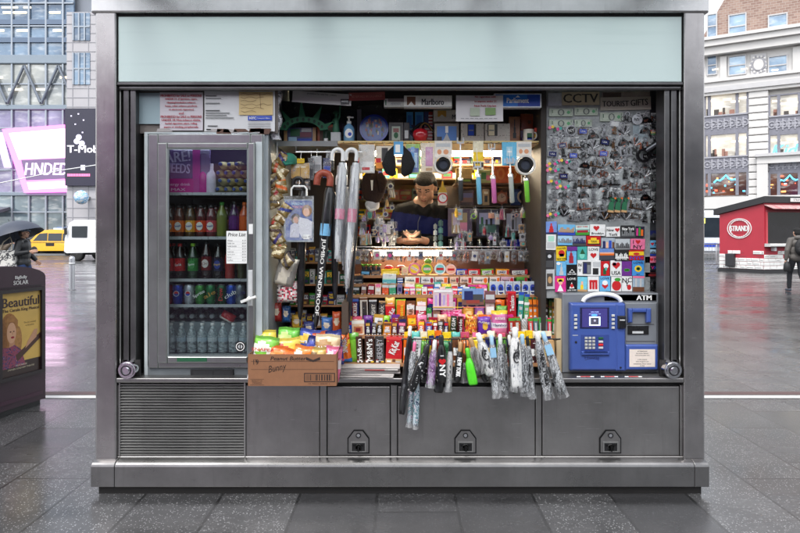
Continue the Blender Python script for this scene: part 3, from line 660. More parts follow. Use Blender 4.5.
for bi, (p0, p1, ms) in enumerate(((640,695,(668,)),(704,748,(709,737)),(769,812,(779,800)))):
    a, b_ = FS(p0), FS(p1); pc = (p0+p1)/2
    for k, (ya, yb_, gl_) in enumerate(((92,113.5,WL),(132,155.5,WL),(171,195,curtain('restaurant_glass_%d' % bi, (46,30,34), (96,60,44), .1, .25)))):
        w = rb(B_(a, b_, .6, .7, FZ(yb_, pc), FZ(ya, pc), gl_), 'window')
        f_ = MB()
        for q in (p0, *ms, p1): f_.box(FS(q)-.12, FS(q)+.12, .42, .6, FZ(yb_, pc), FZ(ya, pc), IRON)
        f_.box(a, b_, .45, .6, FZ(ya, pc)-.12, FZ(ya, pc), IRON); f_.build('sash', w)
        R2 = random.Random(bi*7+k); q = MB()
        if k < 2:
            for i in range(5): x_ = a+(b_-a)*(.08+.18*i); MB().box(x_, x_+.6, .56, .595, FZ(ya, pc)-.6-.25*(i % 2), FZ(ya, pc)-.45-.25*(i % 2), WARM).build('ceiling_light', w)
            for i in range(8): x_ = a+(b_-a)*R2.random(); hh = R2.uniform(.2, .7); MB().box(x_, x_+R2.uniform(.15, .4), .57, .598, FZ(yb_, pc), FZ(yb_, pc)+hh, mat((70,64,60) if i % 3 else (150,110,96), .6)).build('desk_item', w)
        else:
            nb, nr_, no_ = emission('neon_blue', (70,190,255), 2.2), emission('neon_red', (255,90,60), 1.5), emission('lamp_orange', (255,170,90), 1.3)
            for i in range(14): x_ = a+(b_-a)*R2.random(); z_ = FZ(yb_, pc)+R2.uniform(.2, 1.7); q.box(x_, x_+R2.uniform(.08, .35), .57, .598, z_, z_+R2.uniform(.05, .16), [nb, nr_, no_][i % 3])
            q.tube([(a+(b_-a)*(.22+.07*i), .5, FZ(176, pc)-.12*abs(i-4)+.12*math.sin(i*2)) for i in range(9)], .06, nb, 6); q.build('neon_lights', w)
    for ya, yb_ in ((113.5,132),(155.5,171)):
        sp = rb(B_(a, b_, .45, .62, FZ(yb_, pc), FZ(ya, pc), IRON), 'ornate_spandrel'); q = MB(); nn = 7
        for i in range(nn):
            x_ = a+(b_-a)*(i+.5)/nn; z_ = FZ((ya+yb_)/2, pc); lm = mat((156,156,164), .5, .2)
            q.ringd(x_, z_, .22, .31, .38, .45, lm, 12); q.disc(x_, z_, .1, .39, .45, lm, n=8); q.box(x_+.3, x_+.42, .4, .45, z_-.45, z_+.45, lm)
        q.box(a, b_, .36, .45, FZ(ya, pc)-.12, FZ(ya, pc), lm); q.build('scrollwork', sp)
neon = MB(); neon.text('Kids', FS(787), FZ(149,787), .9, .52, emission('neon_script_blue', (80,190,250), 1.8), shear=.3, fat=.02); rb(neon, 'neon_script')
ru = MB()
for p0, p1 in ((696,703.5),(748.5,768.5),(813,830)):
    ru = MB()
    for i in range(15): ru.cbox(FS(p0), FS(p1), .28, .77, FZ(91+i*7.4+6.7), FZ(91+i*7.4), LIME, .06)
    rb(ru, 'rusticated_pier')
po = MB(); po.box(FS(757), FS(840), -.1, .4, FZ(163,775), FZ(156,775), LIME); po.box(FS(755.5), FS(840), -.3, .4, FZ(156,775), FZ(153,775), LIME2); po.box(FS(757), FS(768), -.05, .4, 0, FZ(163,762), LIME); rb(po, 'portal')
gf = MB(); gf.box(s0, s1, .2, .77, 0, FZ(208), mat((172,172,170), .6, 0, .15, 1.)); gf.box(s0, s1, .05, .77, FZ(208), FZ(196), LIME); rb(gf, 'ground_storey')
gw = rb(B_(FS(700), FS(716), .1, .2, FZ(240), FZ(210), GD), 'shop_window')

# ---------------------------------------------------------------- the block across the street, behind the viewer (seen as reflections in the steel and glass)
op = empty('opposite_building', (0,-46,0), math.pi, label='dark brick office block across the street mirrored in the steel and the fridge glass', cat='building')
MB().box(-60, 60, 0, 10, 0, 15, mat((92,80,76), .7, 0, .2, .4)).build('wall', op)
MB().box(-60, 60, -.05, 0, .5, 3.6, curtain('opposite_shop_glass', (44,46,52), (90,92,98), .1, .05)).build('shopfront', op)
for i in range(18):
    for k in range(3): MB().box(-58+i*6.5, -54.5+i*6.5, -.05, 0, 5+k*3.3, 7.2+k*3.3, GA).build('window', op)
q = MB(); q.box(9, 23, -.5, -.1, 6., 13, emission('opposite_screen_pink', (240,120,215), .38)); q.box(11, 21, -.52, -.5, 7, 9, emission('opposite_screen_violet', (150,100,215), .5)); q.build('opposite_screen', loc=(0,-46,0), rot=(0,0,math.pi), label='pink screen across the street whose glow tints the steel', cat='screen')
# ---------------------------------------------------------------- red book kiosk
RED = mat((170,44,60), .5, 0, .1, 3); ROOFD = mat((40,40,43), .5, 0, .2, 2)
Cc, Lc = Vector((14.46,20.97,0)), Vector((13.40,22.35,0)); fd = Vector((.98,.2,0)).normalized(); ld = (Lc-Cc).normalized(); ll = (Lc-Cc).length
sk = empty('book_kiosk', Cc, label='red book kiosk with white oval sign, dark sloping roof and white painted bricks', cat='kiosk')
def kp(s, n): return fd*s+ld*n            # s along the front, n along the side, from the front corner
def zr(n): return 2.78-.42*n/ll
def prism(pts, zf0, zf1, m):
    k = len(pts); q = MB(); q.add([(p.x,p.y,zf0(p)) for p in pts]+[(p.x,p.y,zf1(p)) for p in pts], [tuple(range(k))[::-1], tuple(range(k, 2*k))]+[(i,(i+1)%k,(i+1)%k+k,i+k) for i in range(k)], m); return q
nof = lambda p: max(0, p.dot(Vector((-fd.y, fd.x, 0)))/ld.dot(Vector((-fd.y, fd.x, 0))))
ft = [kp(0,0), kp(4.2,0), kp(4.2,ll), kp(0,ll)]
prism(ft, lambda p: .12, lambda p: zr(nof(p)), RED).build('wall', sk)
o2 = [kp(-.12,-.12), kp(4.4,-.12), kp(4.4,ll+.15), kp(-.12,ll+.15)]
prism(o2, lambda p: zr(nof(p))+.02, lambda p: zr(nof(p))+.27, ROOFD).build('roof', sk)
prism([kp(-.05,-.03), kp(4.25,-.03), kp(4.25,ll+.03), kp(-.05,ll+.03)], lambda p: 0, lambda p: .13, ROOFD).build('base', sk)
def facemat(o, dx, dn):                     # plane frame: x along dx, -Y out of the wall
    dx = dx.normalized(); nv = dn.normalized(); return Matrix(((dx.x,-nv.x,0,o.x),(dx.y,-nv.y,0,o.y),(0,0,1,o.z),(0,0,0,1)))
nf = Vector((fd.y,-fd.x,0)); nl = Vector((ld.y,-ld.x,0)); nl = nl if nl.x < 0 or nl.y < 0 else -nl
TF = facemat(Vector((0,0,0)), fd, nf); TL = facemat(kp(0,ll), -ld, nl)
WHT = mat((222,222,220), .5, 0, .08, 5)
b = MB(TL); cx, cz = ll*.46, 1.78
b.ringd(cx, cz, .355, .40, -.03, -.005, WHT, 32, .92); b.text('STRAND', cx, cz, .22, -.035, WHT, .68, fat=.05); b.box(cx-.46, cx+.46, -.012, -.002, cz-.19, cz+.19, RED)
b.ringd(cx, cz, .45, .48, -.03, -.005, WHT, 32, .86)
for i, ch in enumerate('BOOKSTORE'): an = math.pi*(.83-.66*i/8); b.text(ch, cx+.355*math.cos(an)*1.02, cz+.30*math.sin(an), .075, -.045, RED, rot=an-math.pi/2)
for i, ch in enumerate('18 MILES'): an = math.pi*(1.2+.6*i/7); b.text(ch, cx+.355*math.cos(an)*1.02, cz+.30*math.sin(an), .075, -.045, RED, rot=an+math.pi/2)
b.build('oval_sign', sk)
for T, w, seed in ((TL, ll, 3), (TF, 4.2, 5)):
    R2 = random.Random(seed); b = MB(T); z = .14; row = 0; INK = mat((70,70,74), .6)
    while z < .78:
        x = -.01
        while x < w-.01:
            bw = min(R2.uniform(.16, .34), w-x); 
            if row < 3 or R2.random() < .55: b.cbox(x+.006, x+bw-.006, -.03, -.002, z, z+.135, WHT, .01); 
            if R2.random() < .5: b.box(x+.03, x+bw*.8, -.034, -.03, z+.05, z+.062, INK)
            x += bw
        z += .15; row += 1
    b.build('white_bricks', sk)
b = MB(TF); b.box(.12, 2.7, -.04, -.002, 1.18, 2.42, mat((26,24,28), .25, 0, .3, 3)); b.box(.06, 2.76, -.06, -.01, 2.42, 2.5, mat((150,60,70), .5)); b.box(.06, .12, -.06, -.01, 1.1, 2.42, mat((190,70,80), .5)); b.build('serving_window', sk)
b = MB(TF); b.cbox(.0, 2.5, -.32, -.02, 1.05, 1.17, mat((206,206,204), .4), .02); b.build('ledge', sk)
b = MB(TF); b.box(.3, .4, -.2, -.02, .88, 1.049, 'lgrey'); b.box(1.9, 2.0, -.2, -.02, .88, 1.049, 'lgrey'); b.build('ledge_bracket', sk)
b = MB(TF); b.add([(0,-.02,2.72),(3.2,-.02,2.72),(3.2,-.5,2.56),(0,-.5,2.56),(0,-.02,2.69),(3.2,-.02,2.69),(3.2,-.5,2.53),(0,-.5,2.53)], [(0,3,2,1),(4,5,6,7),(0,1,5,4),(1,2,6,5),(2,3,7,6),(3,0,4,7)], streaks('awning_stripes', [(0,(214,180,178)),(.5,(190,120,122))], 3, (9,.2,.2), .6)); b.build('awning', sk)
b = MB(TF); b.box(1.1, 1.75, -.16, -.121, 2.84, 2.98, WHT); b.text('STRAND', 1.42, 2.91, .08, -.165, 'black'); b.build('roof_sign', sk)
b = MB(TL); b.cbox(ll*.18, ll*.38, -.2, -.035, .22, .74, mat((40,40,44), .5), .02); b.build('utility_box', loc=Cc, label='small dark box on the white bricks of the red kiosk side', cat='box')
# crowd barriers left of the kiosk
def barrier(px, py, rz, label):
    p = ground(px, py); t = empty('crowd_barrier', p, rz, label=label, cat='barrier', group='crowd barriers beside the red kiosk'); GV = mat((170,172,176), .35, .6)
    f_ = MB(); w = .95; f_.tube([(-w,0,.18),(-w,0,1.02),(-w+.08,0,1.1),(w-.08,0,1.1),(w,0,1.02),(w,0,.18)], .024, GV, 8); f_.cyl((-w,0,.2), (w,0,.2), .02, GV, n=8); f_.build('frame', t)
    q = MB()
    for i in range(13): q.cyl((-w+.14*(i+.8),0,.2), (-w+.14*(i+.8),0,1.09), .009, GV, n=6)
    q.build('bars', t)
    for s in (-.7, .7): MB().tube([(s,-.3,.01),(s,-.22,.1),(s,0,.2),(s,.22,.1),(s,.3,.01)], .018, GV, 8).build('foot', t)
barrier(706, 269, .1, 'metal crowd barrier by the corner post, farther from the red kiosk'); barrier(721, 267, .9, 'metal crowd barrier standing against the side of the red kiosk')
# ---------------------------------------------------------------- vehicles
RUB = mat((26,26,27), .7); CARGL = mat((38,46,54), .08, 0, .2, 2); TAX = mat((236,176,24), .25, 0, .05, 3, coat=.5)
def wheel(t, x, y, r=.33, w=.2, s=1):
    q = MB(); q.lathe([(r*.62,-w/2),(r*.97,-w/2),(r,-w/3),(r,w/3),(r*.97,w/2),(r*.62,w/2)], RUB, 24); o = q.build('wheel', t, loc=(x,y,r), rot=(math.pi/2,0,0))
    q = MB(); q.lathe([(r*.62,-w*.38),(r*.55,w*.4),(r*.2,w*.48),(.02,w*.5)], mat((188,190,194), .3, .8), 20); q.lathe([(r*.62,w*.38),(r*.55,-w*.4),(r*.2,-w*.48),(.02,-w*.5)], mat((188,190,194), .3, .8), 20); q.build('rim', o)
def van_body(prof, w, m, tum=.10):
    """side outline (x,z) swept across the width, roof narrower than the sills"""
    q = MB(); zmax = max(z for x, z in prof); n = len(prof); rr = []
    for k, (fy, ins) in enumerate(((-1,.05),(-.96,0.),(.96,0.),(1,.05))):
        rr.append([(x*(1-ins*.03)+0, fy*(w/2)*(1-tum*max(0, (z-.95))/(zmax-.95)), z-ins*(.3 if z > 1 else -.1)) for x, z in prof])
    return q.rings(rr, m, True, True)
def taxi():
    p = ground(60, 255); t = empty('taxi_van', p, math.radians(180-14), label='yellow taxi van driving along the street beyond the pedestrian umbrella', cat='van')
    prof = [(-2.2,.35),(-2.28,.6),(-2.25,1.0),(-2.1,1.62),(-1.95,1.78),(-.2,1.88),(.8,1.83),(1.1,1.7),(1.75,1.14),(2.2,1.0),(2.32,.78),(2.33,.42),(2.2,.3)]
    van_body(prof, 1.75, TAX).build('body', t)
    for s in (-1, 1):
        for a in (([(-1.9,1.06),(-1.0,1.06),(-1.0,1.58),(-1.78,1.58)]), ([(-.92,1.06),(.25,1.06),(.25,1.6),(-.92,1.6)]), ([(.33,1.06),(1.55,1.06),(1.02,1.58),(.33,1.62)])):
            q = MB()
            n = len(a); yy = lambda z: s*(.885-.0875*max(0, z-.95)/.91); vs = [(x, yy(z), z) for x, z in a]+[(x, yy(z)-s*.02, z) for x, z in a]
            q.add(vs, [tuple(range(n)) if s < 0 else tuple(range(n))[::-1]]+[(i,(i+1)%n,(i+1)%n+n,i+n) for i in range(n)], CARGL); q.build('window', t)
        MB().box(-2.1, 2.0, s*.878-.004, s*.878+.004, .93, .95, 'black').build('door_line', t)
        q = MB(); q.box(-.3, .42, s*.882-.004, s*.882+.004, .68, .9, 'black'); q.build('door_emblem', t)
        for x in (-1.45, 1.45): wheel(t, x, s*.78)
        MB().box(-2.27, -2.2, s*.72-.07, s*.72+.07, .85, 1.2, 'red').build('tail_light', t); MB().box(2.18, 2.3, s*.66-.12, s*.66+.12, .74, .9, 'white').build('headlight', t)
    MB().box(-2.27, -2.12, -.62, .62, 1.12, 1.56, CARGL).build('rear_window', t)
    q = MB(); q.add([(1.68,-.7,1.17),(1.68,.7,1.17),(1.12,.62,1.68),(1.12,-.62,1.68),(1.74,-.7,1.16),(1.74,.7,1.16),(1.16,.62,1.70),(1.16,-.62,1.70)], [(4,5,6,7),(0,1,5,4),(1,2,6,5),(2,3,7,6),(3,0,4,7),(3,2,1,0)], CARGL); q.build('windscreen', t)
    MB().cbox(-.35, .35, -.25, .25, 1.85, 2.0, emission('taxi_roof_light', (210,222,240), .7), .03).build('roof_light', t)
    MB().cbox(-1.5, .2, -.12, .12, 1.87, 2.08, mat((90,110,150), .4), .02).build('roof_advert', t)
taxi()
def truck():
    p = ground(93, 260.5); t = empty('box_truck', p, math.radians(180-14), label='white truck cab half hidden behind the steel corner post', cat='truck'); WT = mat((222,224,228), .3, 0, .06, 3, coat=.4)
    prof = [(-1.0,.5),(-1.0,2.35),(.55,2.35),(.85,2.2),(1.12,1.3),(1.15,.55),(1.0,.45)]
    van_body(prof, 1.9, WT, .06).build('cab', t)
    q = MB(); q.add([(1.135,-.82,1.32),(1.135,.82,1.32),(.90,.76,2.1),(.90,-.76,2.1),(1.1,-.82,1.3),(1.1,.82,1.3),(.86,.76,2.1),(.86,-.76,2.1)], [(0,1,2,3),(1,0,4,5),(2,1,5,6),(3,2,6,7),(0,3,7,4)], CARGL); q.build('windscreen', t)
    for s in (-1, 1):
        MB().box(-.4, .62, s*.935-.02, s*.935+.02, 1.35, 2.0, CARGL).build('window', t); MB().cbox(1.1, 1.17, s*.7-.14, s*.7+.14, .7, .92, 'white').build('headlight', t); wheel(t, .3, s*.82, .4, .24); wheel(t, -3.2, s*.82, .4, .24)
        MB().box(.9, 1.0, s*1.06-.06, s*1.06+.06, 1.5, 1.9, 'black').build('mirror', t)
    MB().box(1.12, 1.2, -.9, .9, .42, .64, 'char').build('bumper', t); MB().box(1.13, 1.165, -.5, .5, .72, .9, 'dgrey').build('grille', t); MB().cbox(-4.8, -1.1, -1.05, 1.05, .7, 2.9, WT).build('cargo_box', t); MB().box(-4.8, .5, -.5, .5, .35, .6, 'char').build('chassis', t)
truck()
def bus(px, py, rz, label):
    p = ground(px, py); t = empty('city_bus', p, rz, label=label, cat='bus')
    MB().cbox(-5, 5, -1.25, 1.25, .4, 3.0, mat((214,220,228), .3, 0, .06, 3), .12).build('body', t)
    q = MB(); q.box(-4.8, 4.8, -1.27, -1.251, 1.35, 2.55, CARGL); q.build('window_band', t)
    MB().box(-4.9, 4.9, -1.265, -1.251, .75, 1.0, 'blue').build('stripe', t); MB().box(-3.2, -.5, -1.28, -1.271, 2.2, 2.5, mat((230,220,90), .4, 0, .1, 3, emit=.6)).build('destination_display', t)
    for x in (-3, 3):
        for s in (-1, 1): wheel(t, x, s*1.1, .48, .28)
bus(704, 258.5, -.03, 'white bus with dark windows passing between the corner post and the red kiosk')
# ---------------------------------------------------------------- bollard, news box
def bollard():
    p = ground(72, 290); t = empty('bollard', p, label='slim steel bollard on the wet paving beside the news box', cat='bollard')
    MB().lathe([(.075,0),(.075,.86),(.07,.90),(.045,.93),(.01,.94)], mat((176,178,184), .3, .7), 18).build('post', t); MB().lathe([(.11,0),(.11,.012),(.08,.02)], mat((110,110,114), .5, .6), 18).build('base_ring', t); MB().lathe([(.0765,.7),(.0785,.7),(.0785,.76),(.0765,.76)], 'lgrey', 18).build('band', t)
bollard()
def newsbox():
    A, B = ground(0, 418.5), ground(45.5, 403.5); dx = (B-A).normalized(); A2 = A-dx*.42; w = (B-A2).length; nn = Vector((dx.y,-dx.x,0))
    t = empty('news_box', A2, math.atan2(dx.y, dx.x), label='purple brown news box with a yellow theatre poster on its side', cat='news box')
    PUR = mat((58,36,50), .42, 0, .18, 9); hw = w/2; zr_ = 1.165
    out = [(0,.05),(w,.05),(w,zr_)]+[(hw+hw*math.cos(a)*1., zr_+.11*math.sin(a)) for a in [math.pi*k/16 for k in range(1, 16)]]+[(0,zr_)]
    MB().poly(out, 0, .55, PUR).build('body', t, bevel=.018, seg=3)
    MB().box(.03, w-.03, .03, .52, 0, .05, 'char').build('base', t)
    MB().box(.02, w-.035, -.006, -.001, .1, .13, mat((74,48,64), .5)).build('lower_trim', t); MB().box(.03, w-.05, -.004, 0, zr_-.08, zr_-.07, mat((40,26,36), .5)).build('upper_trim', t)
    a, b_ = w-.505, w-.035; z0, z1 = .30, 1.075
    fr = MB()
    for r in ((a,b_,z0,z0+.03),(a,b_,z1-.03,z1),(a,a+.03,z0+.03,z1-.03),(b_-.03,b_,z0+.03,z1-.03)): fr.box(r[0], r[1], -.025, -.001, r[2], r[3], mat((30,20,26), .35))
    fr.build('poster_frame', t)
    p = MB(); x0, x1, y0, y1 = a+.03, b_-.03, z0+.03, z1-.03; cw, ch = x1-x0, y1-y0; U = lambda u: x0+cw*u; V = lambda v: y0+ch*v
    p.quad(x0, x1, y0, y1, -.004, mat((232,192,104), .35, 0, .25, 5))
    def sh(pts, y, c): p.add([(U(u),y,V(v)) for u, v in pts], [tuple(range(len(pts)))], c)
    sh([(0,0),(1,0),(1,.16),(0,.16)], -.0044, mat((52,34,30), .35))
    el = lambda cu, cv, ru, rv, k0=0, k1=24: [(cu+ru*math.cos(2*math.pi*k/24), cv+rv*math.sin(2*math.pi*k/24)) for k in range(k0, k1)]
    sh(el(.2,.52,.23,.24), -.0048, mat((168,116,66), .5, 0, .5, 40)); sh(el(.42,.42,.10,.17), -.0049, mat((186,136,80), .5, 0, .5, 40)); sh(el(.06,.45,.09,.2), -.0049, mat((150,100,56), .5, 0, .5, 40))
    sh(el(.26,.52,.115,.125), -.0052, mat((226,176,140), .5)); sh([(.2,.34),(.34,.34),(.33,.44),(.21,.44)], -.0051, mat((206,150,116), .5))
    sh([(0,.1),(.62,.1),(.5,.3),(.34,.37),(.2,.35),(.0,.36)], -.0054, streaks('blouse_print', [(0,(60,30,70)),(.42,(150,60,90)),(.55,(70,50,110)),(.64,(190,120,130))], 30, (1,1,1), .5))
    sh([(.40,.16),(1,.40),(1,.47),(.36,.24)], -.0056, mat((76,44,34), .4)); sh([(.6,.3),(.9,.42),(.92,.52),(.84,.52),(.66,.38)], -.0058, mat((210,160,126), .5))
    sh(el(.235,.535,.02,.009), -.0055, 'brown'); sh(el(.315,.535,.018,.008), -.0055, 'brown'); sh(el(.285,.465,.042,.013), -.0055, 'crim'); sh([(.27,.5),(.3,.5),(.285,.54)], -.0054, mat((206,150,116), .5))
    sh([(.12,.56),(.2,.66),(.34,.64),(.4,.56),(.42,.66),(.3,.74),(.15,.7)], -.0057, mat((176,126,74), .5, 0, .4, 40))
    p.text('Beautiful', U(.5), V(.885), ch*.115, -.0062, mat((52,28,34), .4), cw*.93, fat=.035); p.text('The Carole King Musical', U(.5), V(.785), ch*.048, -.0062, mat((52,28,34), .4), cw*.93, fat=.03)
    p.para(['The #1 musical','on Broadway'], U(.72), V(.62), .016, .026, -.0062, mat((90,60,40), .4), .14); p.para(['TELECHARGE','STEPHEN SONDHEIM THEATRE'], U(.5), V(.115), .014, .026, -.0062, 'cream', .36)
    p.build('poster', t); 
    q = MB(); q.para(['BigBelly','SOLAR'], w-.27, zr_+.005, .036, .042, -.004, 'white', fat=.04); q.build('lettering', t)
newsbox()
# ---------------------------------------------------------------- drinks fridge
YF = .07; FRM = steel('fridge_frame_metal', (.38,.40,.39), .28, (1,1,8), .9, .3); WHITEM = mat((188,196,198), .4, .1, .2, 8); INNER = mat((70,72,74), .5, .1, .2, 5)
fz = lambda py, Y=YF: Z(py, Y)
fr = empty('drinks_fridge', (X(205,YF), YF, ZC), label='glass door drinks fridge with scuffed metal frame standing on the counter', cat='fridge')
def fb(mb, name, parent=fr, **k):
    o = mb.build(name, parent, **k)
    if parent is fr: o.location = -Vector(fr.location)
    return o
xL, xR = X(143,YF), X(263.5,YF)
q = MB(); q.box(xL, xL+.02, YF+.02, .88, ZC+.0, fz(133), WHITEM); q.box(xR-.02, xR, YF+.02, .88, ZC, fz(133), WHITEM); q.box(xL, xR, YF+.02, .88, fz(133)-.0, fz(131.5), WHITEM); q.box(xL+.02, xR-.02, .86, .88, ZC, fz(133), INNER); q.box(xL+.02, xR-.02, YF+.02, .86, ZC, fz(366), mat((110,116,120), .5, .3, .3, 8))
q.box(xL+.021, xL+.045, YF+.1, .86, fz(366), fz(136), INNER); q.box(xR-.045, xR-.021, YF+.1, .86, fz(366), fz(136), INNER)
fb(q, 'cabinet')
q = MB()   # outer frame round the door
for a, b_, c, d in ((148,158,134,368),(250.5,262.5,134,368),(158,250.5,134,144),(158,250.5,362.5,368)): q.cbox(X(a,YF), X(b_,YF), YF, YF+.03, fz(d), fz(c), FRM if a != 250.5 or c != 134 else FRM, .004)
q.cbox(X(255.5,YF), X(262.5,YF), YF-.006, YF, fz(368), fz(142), WHITEM, .002); fb(q, 'frame', bevel=.002)
Yd = YF-.03
dr = q = MB()
for a, b_, c, d in ((157,167,142.5,363.5),(247.5,254.5,142.5,363.5),(167,247.5,142.5,148.5),(167,247.5,356.5,363.5)): q.cbox(X(a,Yd), X(b_,Yd), Yd, YF-.004, fz(d,Yd), fz(c,Yd), FRM, .006)
door = fb(q, 'door', bevel=.002)
q = MB()
for a, b_, c, d in ((166.5,168.5,148,357),(246.5,248,148,357),(168.5,246.5,148,149.5),(168.5,246.5,355,356.5)): q.box(X(a,Yd), X(b_,Yd), Yd+.006, Yd+.02, fz(d,Yd), fz(c,Yd), mat((120,128,130), .4, .5))
q.build('gasket', door)
MB().box(X(168,Yd), X(247,Yd), Yd+.012, Yd+.016, fz(356,Yd), fz(149,Yd), DOORGLASS).build('door_pane', door)
q = MB(); q.cbox(X(248.3,Yd), X(253,Yd), Yd-.012, Yd-.001, fz(306,Yd), fz(270,Yd), 'lgrey', .004); q.tube([(X(250,Yd),Yd-.02,fz(297,Yd)), (X(248,Yd),Yd-.05,fz(300,Yd)), (X(243,Yd),Yd-.05,fz(301,Yd)), (X(258,Yd),Yd-.05,fz(296,Yd))], .009, 'white', 8); q.build('handle', door)
q = MB(); q.box(X(249,Yd), X(253,Yd), Yd-.006, Yd-.001, fz(234,Yd), fz(224,Yd), 'white'); q.build('white_tag', door)
q = MB(); q.quad(X(177,Yd), X(207,Yd), fz(361.5,Yd), fz(357.5,Yd), Yd-.001, mat((24,80,52), .5, 0, .4, 50)); q.build('green_tape', door)
q = MB(); q.quad(X(226.5,Yd), X(247,Yd), fz(263.5,Yd), fz(231,Yd), Yd-.001, 'white'); q.text('Price List', X(236.7,Yd), fz(234.5,Yd), .022, Yd-.002, 'black', .105, shear=.2, fat=.02)
for i, t_ in enumerate(['Water','Soda can','Soda bottle','Juice','Iced tea','Sports drink','Energy','Coffee']):
    zz = fz(240.5+i*2.8,Yd); q.text(t_, X(227.5,Yd), zz, .0085, Yd-.002, 'dgrey', al='L'); q.text(['$1.50','$2.00','$2.50','$2.75','$2.75','$3.00','$3.50','$3.50'][i], X(246,Yd), zz, .0085, Yd-.002, 'dgrey', al='R')
    q.quad(X(227.5,Yd), X(246,Yd), zz-.008, zz-.0074, Yd-.0015, 'grey')
q.build('price_list', door)
q = MB(); q.disc(X(240.3,Yd), fz(346.5,Yd), .031, Yd-.001, Yd+.005, 'black', .033); q.ringd(X(240.3,Yd), fz(346.5,Yd), .022, .026, Yd-.003, Yd-.001, 'white'); q.disc(X(240.3,Yd), fz(346.5,Yd), .014, Yd-.003, Yd-.001, 'lgrey', n=6); q.box(X(240.3,Yd)-.003, X(240.3,Yd)+.003, Yd-.004, Yd-.001, fz(350,Yd), fz(343,Yd), 'black'); q.build('round_sticker', door)
q = MB(); q.cbox(X(190,YF), X(233,YF), YF+.006, YF+.02, fz(376.3), fz(370), mat((40,40,42), .5, .4), .003)
for i in range(3): q.box(X(193,YF), X(212,YF), YF+.003, YF+.006, fz(372+i*1.5)-.002, fz(372+i*1.5), 'dgrey'); q.box(X(214,YF), X(230,YF), YF+.003, YF+.006, fz(372+i*1.5)-.002, fz(372+i*1.5), 'dgrey')
fb(q, 'kick_vent')
# shelves of the fridge
YG = .16; GS = {}
for py, nm in ((193,'a'),(237,'b'),(279,'c'),(304.5,'d'),(353.5,'e')):
    z = Z(py, YG); GS[py] = z
    q = MB(); q.box(X(164,YG), X(250,YG), YG-.008, YG+.5, z-.006, z-.001, glassy('fridge_shelf_glass', (.85,.92,.9), .9, .05, .1) if py != 193 else mat((150,150,150), .4, .5)); q.box(X(164,YG), X(250,YG), YG-.016, YG-.008, z-.015, z+.003, mat((196,204,204), .3, .4))
    fb(q, 'fridge_shelf')
FL = MB(); FL.tube([(X(172,.2),.2,Z(145.5,.2)), (X(242,.2),.2,Z(145.5,.2))], .007, emission('added_fridge_light', (235,240,255), 11), 8); fb(FL, 'added_light_strip')  # added glow to brighten the fridge inside, hidden behind the door frame
def bottle(px, Yb, zb, h, r, liquid, cap, lab, label, txt=None, prof=None, lz=(.22,.58), group=None, capr=.42):
    pr = prof or [(.80,0),(.98,.02),(1,.06),(1,.62),(.9,.70),(.5,.82),(.34,.88),(.34,.93)]
    t = empty('bottle', (X(px,Yb), Yb, zb), label=label, cat='bottle', group=group)
    q = MB(); q.lathe([(a*r, b_*h) for a, b_ in pr], liquid, 14); q.build('body', t)
    q = MB(); q.lathe([(r*(capr-.02),.915*h),(r*capr,.93*h),(r*capr,.995*h),(r*(capr-.1),h)], cap, 12); q.build('cap', t)
    if lab:
        q = MB(); q.lathe([(r*1.012,lz[0]*h),(r*1.012,lz[1]*h)], gl(lab), 16)
        if isinstance(txt, tuple):
            q.disc(0, h*(lz[0]+lz[1])/2, r*.62, -r*1.03, -r*.9, txt[1], r*.8); q.text(txt[0], 0, h*(lz[0]+lz[1])/2, r*.5, -r*1.05, txt[2], r*1.15, rot=.12, fat=.03)
        q.build('label', t)
def juice(c): return mat(c, .08, 0, .1, 10, coat=1.)
# top shelf: pink poster card, pink cartons, clear-capped bottles lying down
z = GS[193]
MB().box(X(166,YG), X(248,YG), .80, .81, z, fz(150), mat((104,94,84), .5, 0, .3, 6)).build('shelf_liner', fr, loc=-Vector(fr.location))
q = cartonmb(.30, .275, .02, (96,84,128), [(0,0,.66,.34,(206,40,146)),(.64,.3,.80,1,(196,56,156)),(.66,0,1,.34,(190,60,150)),(.82,.3,1,.9,(150,130,170))], [('ARE!',.32,.84,.22,(232,226,244),.58,.1),('NEEDS',.32,.58,.2,(206,198,234),.58,-.05),('energy drink',.34,.2,.08,(246,180,222),.5,0),('MAX',.34,.09,.06,(246,200,230),.3,0)])
q.build('promo_card', loc=(X(186,.2), .2, z), label='purple and pink promotional card with graffiti letters on the top fridge shelf', cat='card')
for i, (px, dz, c) in enumerate(((204,0,(200,50,150)),(211,0,(226,214,236)))):
    q = MB(); q.lathe([(.030,0),(.032,.01),(.032,.11),(.026,.13),(.016,.15),(.016,.19)], gl(c), 14); q.build('bottle', loc=(X(px,.22), .22, z), label=['magenta bottle beside the purple card on the top fridge shelf','pale lilac bottle on the top fridge shelf, next to the magenta one'][i], cat='bottle')
R = random.Random(12); k = 0
PET = mat((226,212,166), .1, 0, .35, 22, coat=1.)
for row, n_ in ((0,4),(1,4),(2,4),(3,3)):
    for i in range(n_):
        px = 217.5+i*8+(row % 2)*3.5; rr = .027; zz = z+rr+row*.052
        q = MB(); q.lathe([(.014,-.0),(.0145,.02),(.02,.03),(rr,.07),(rr,.2),(rr*.9,.21)], PET, 14); o = q.build('bottle', loc=(X(px,.2), .2+R.uniform(-.02,.03), zz), rot=(-math.pi/2,0,0), label=f'clear bottle lying cap outwards, {ORD[i]} in the {["bottom","second","third","top"][row]} layer on the top shelf', cat='bottle', group='clear bottles lying on the top fridge shelf')
        MB().lathe([(.008,-.012),(.0115,-.008),(.0115,.008)], (52,76,150), 12).build('cap', o)
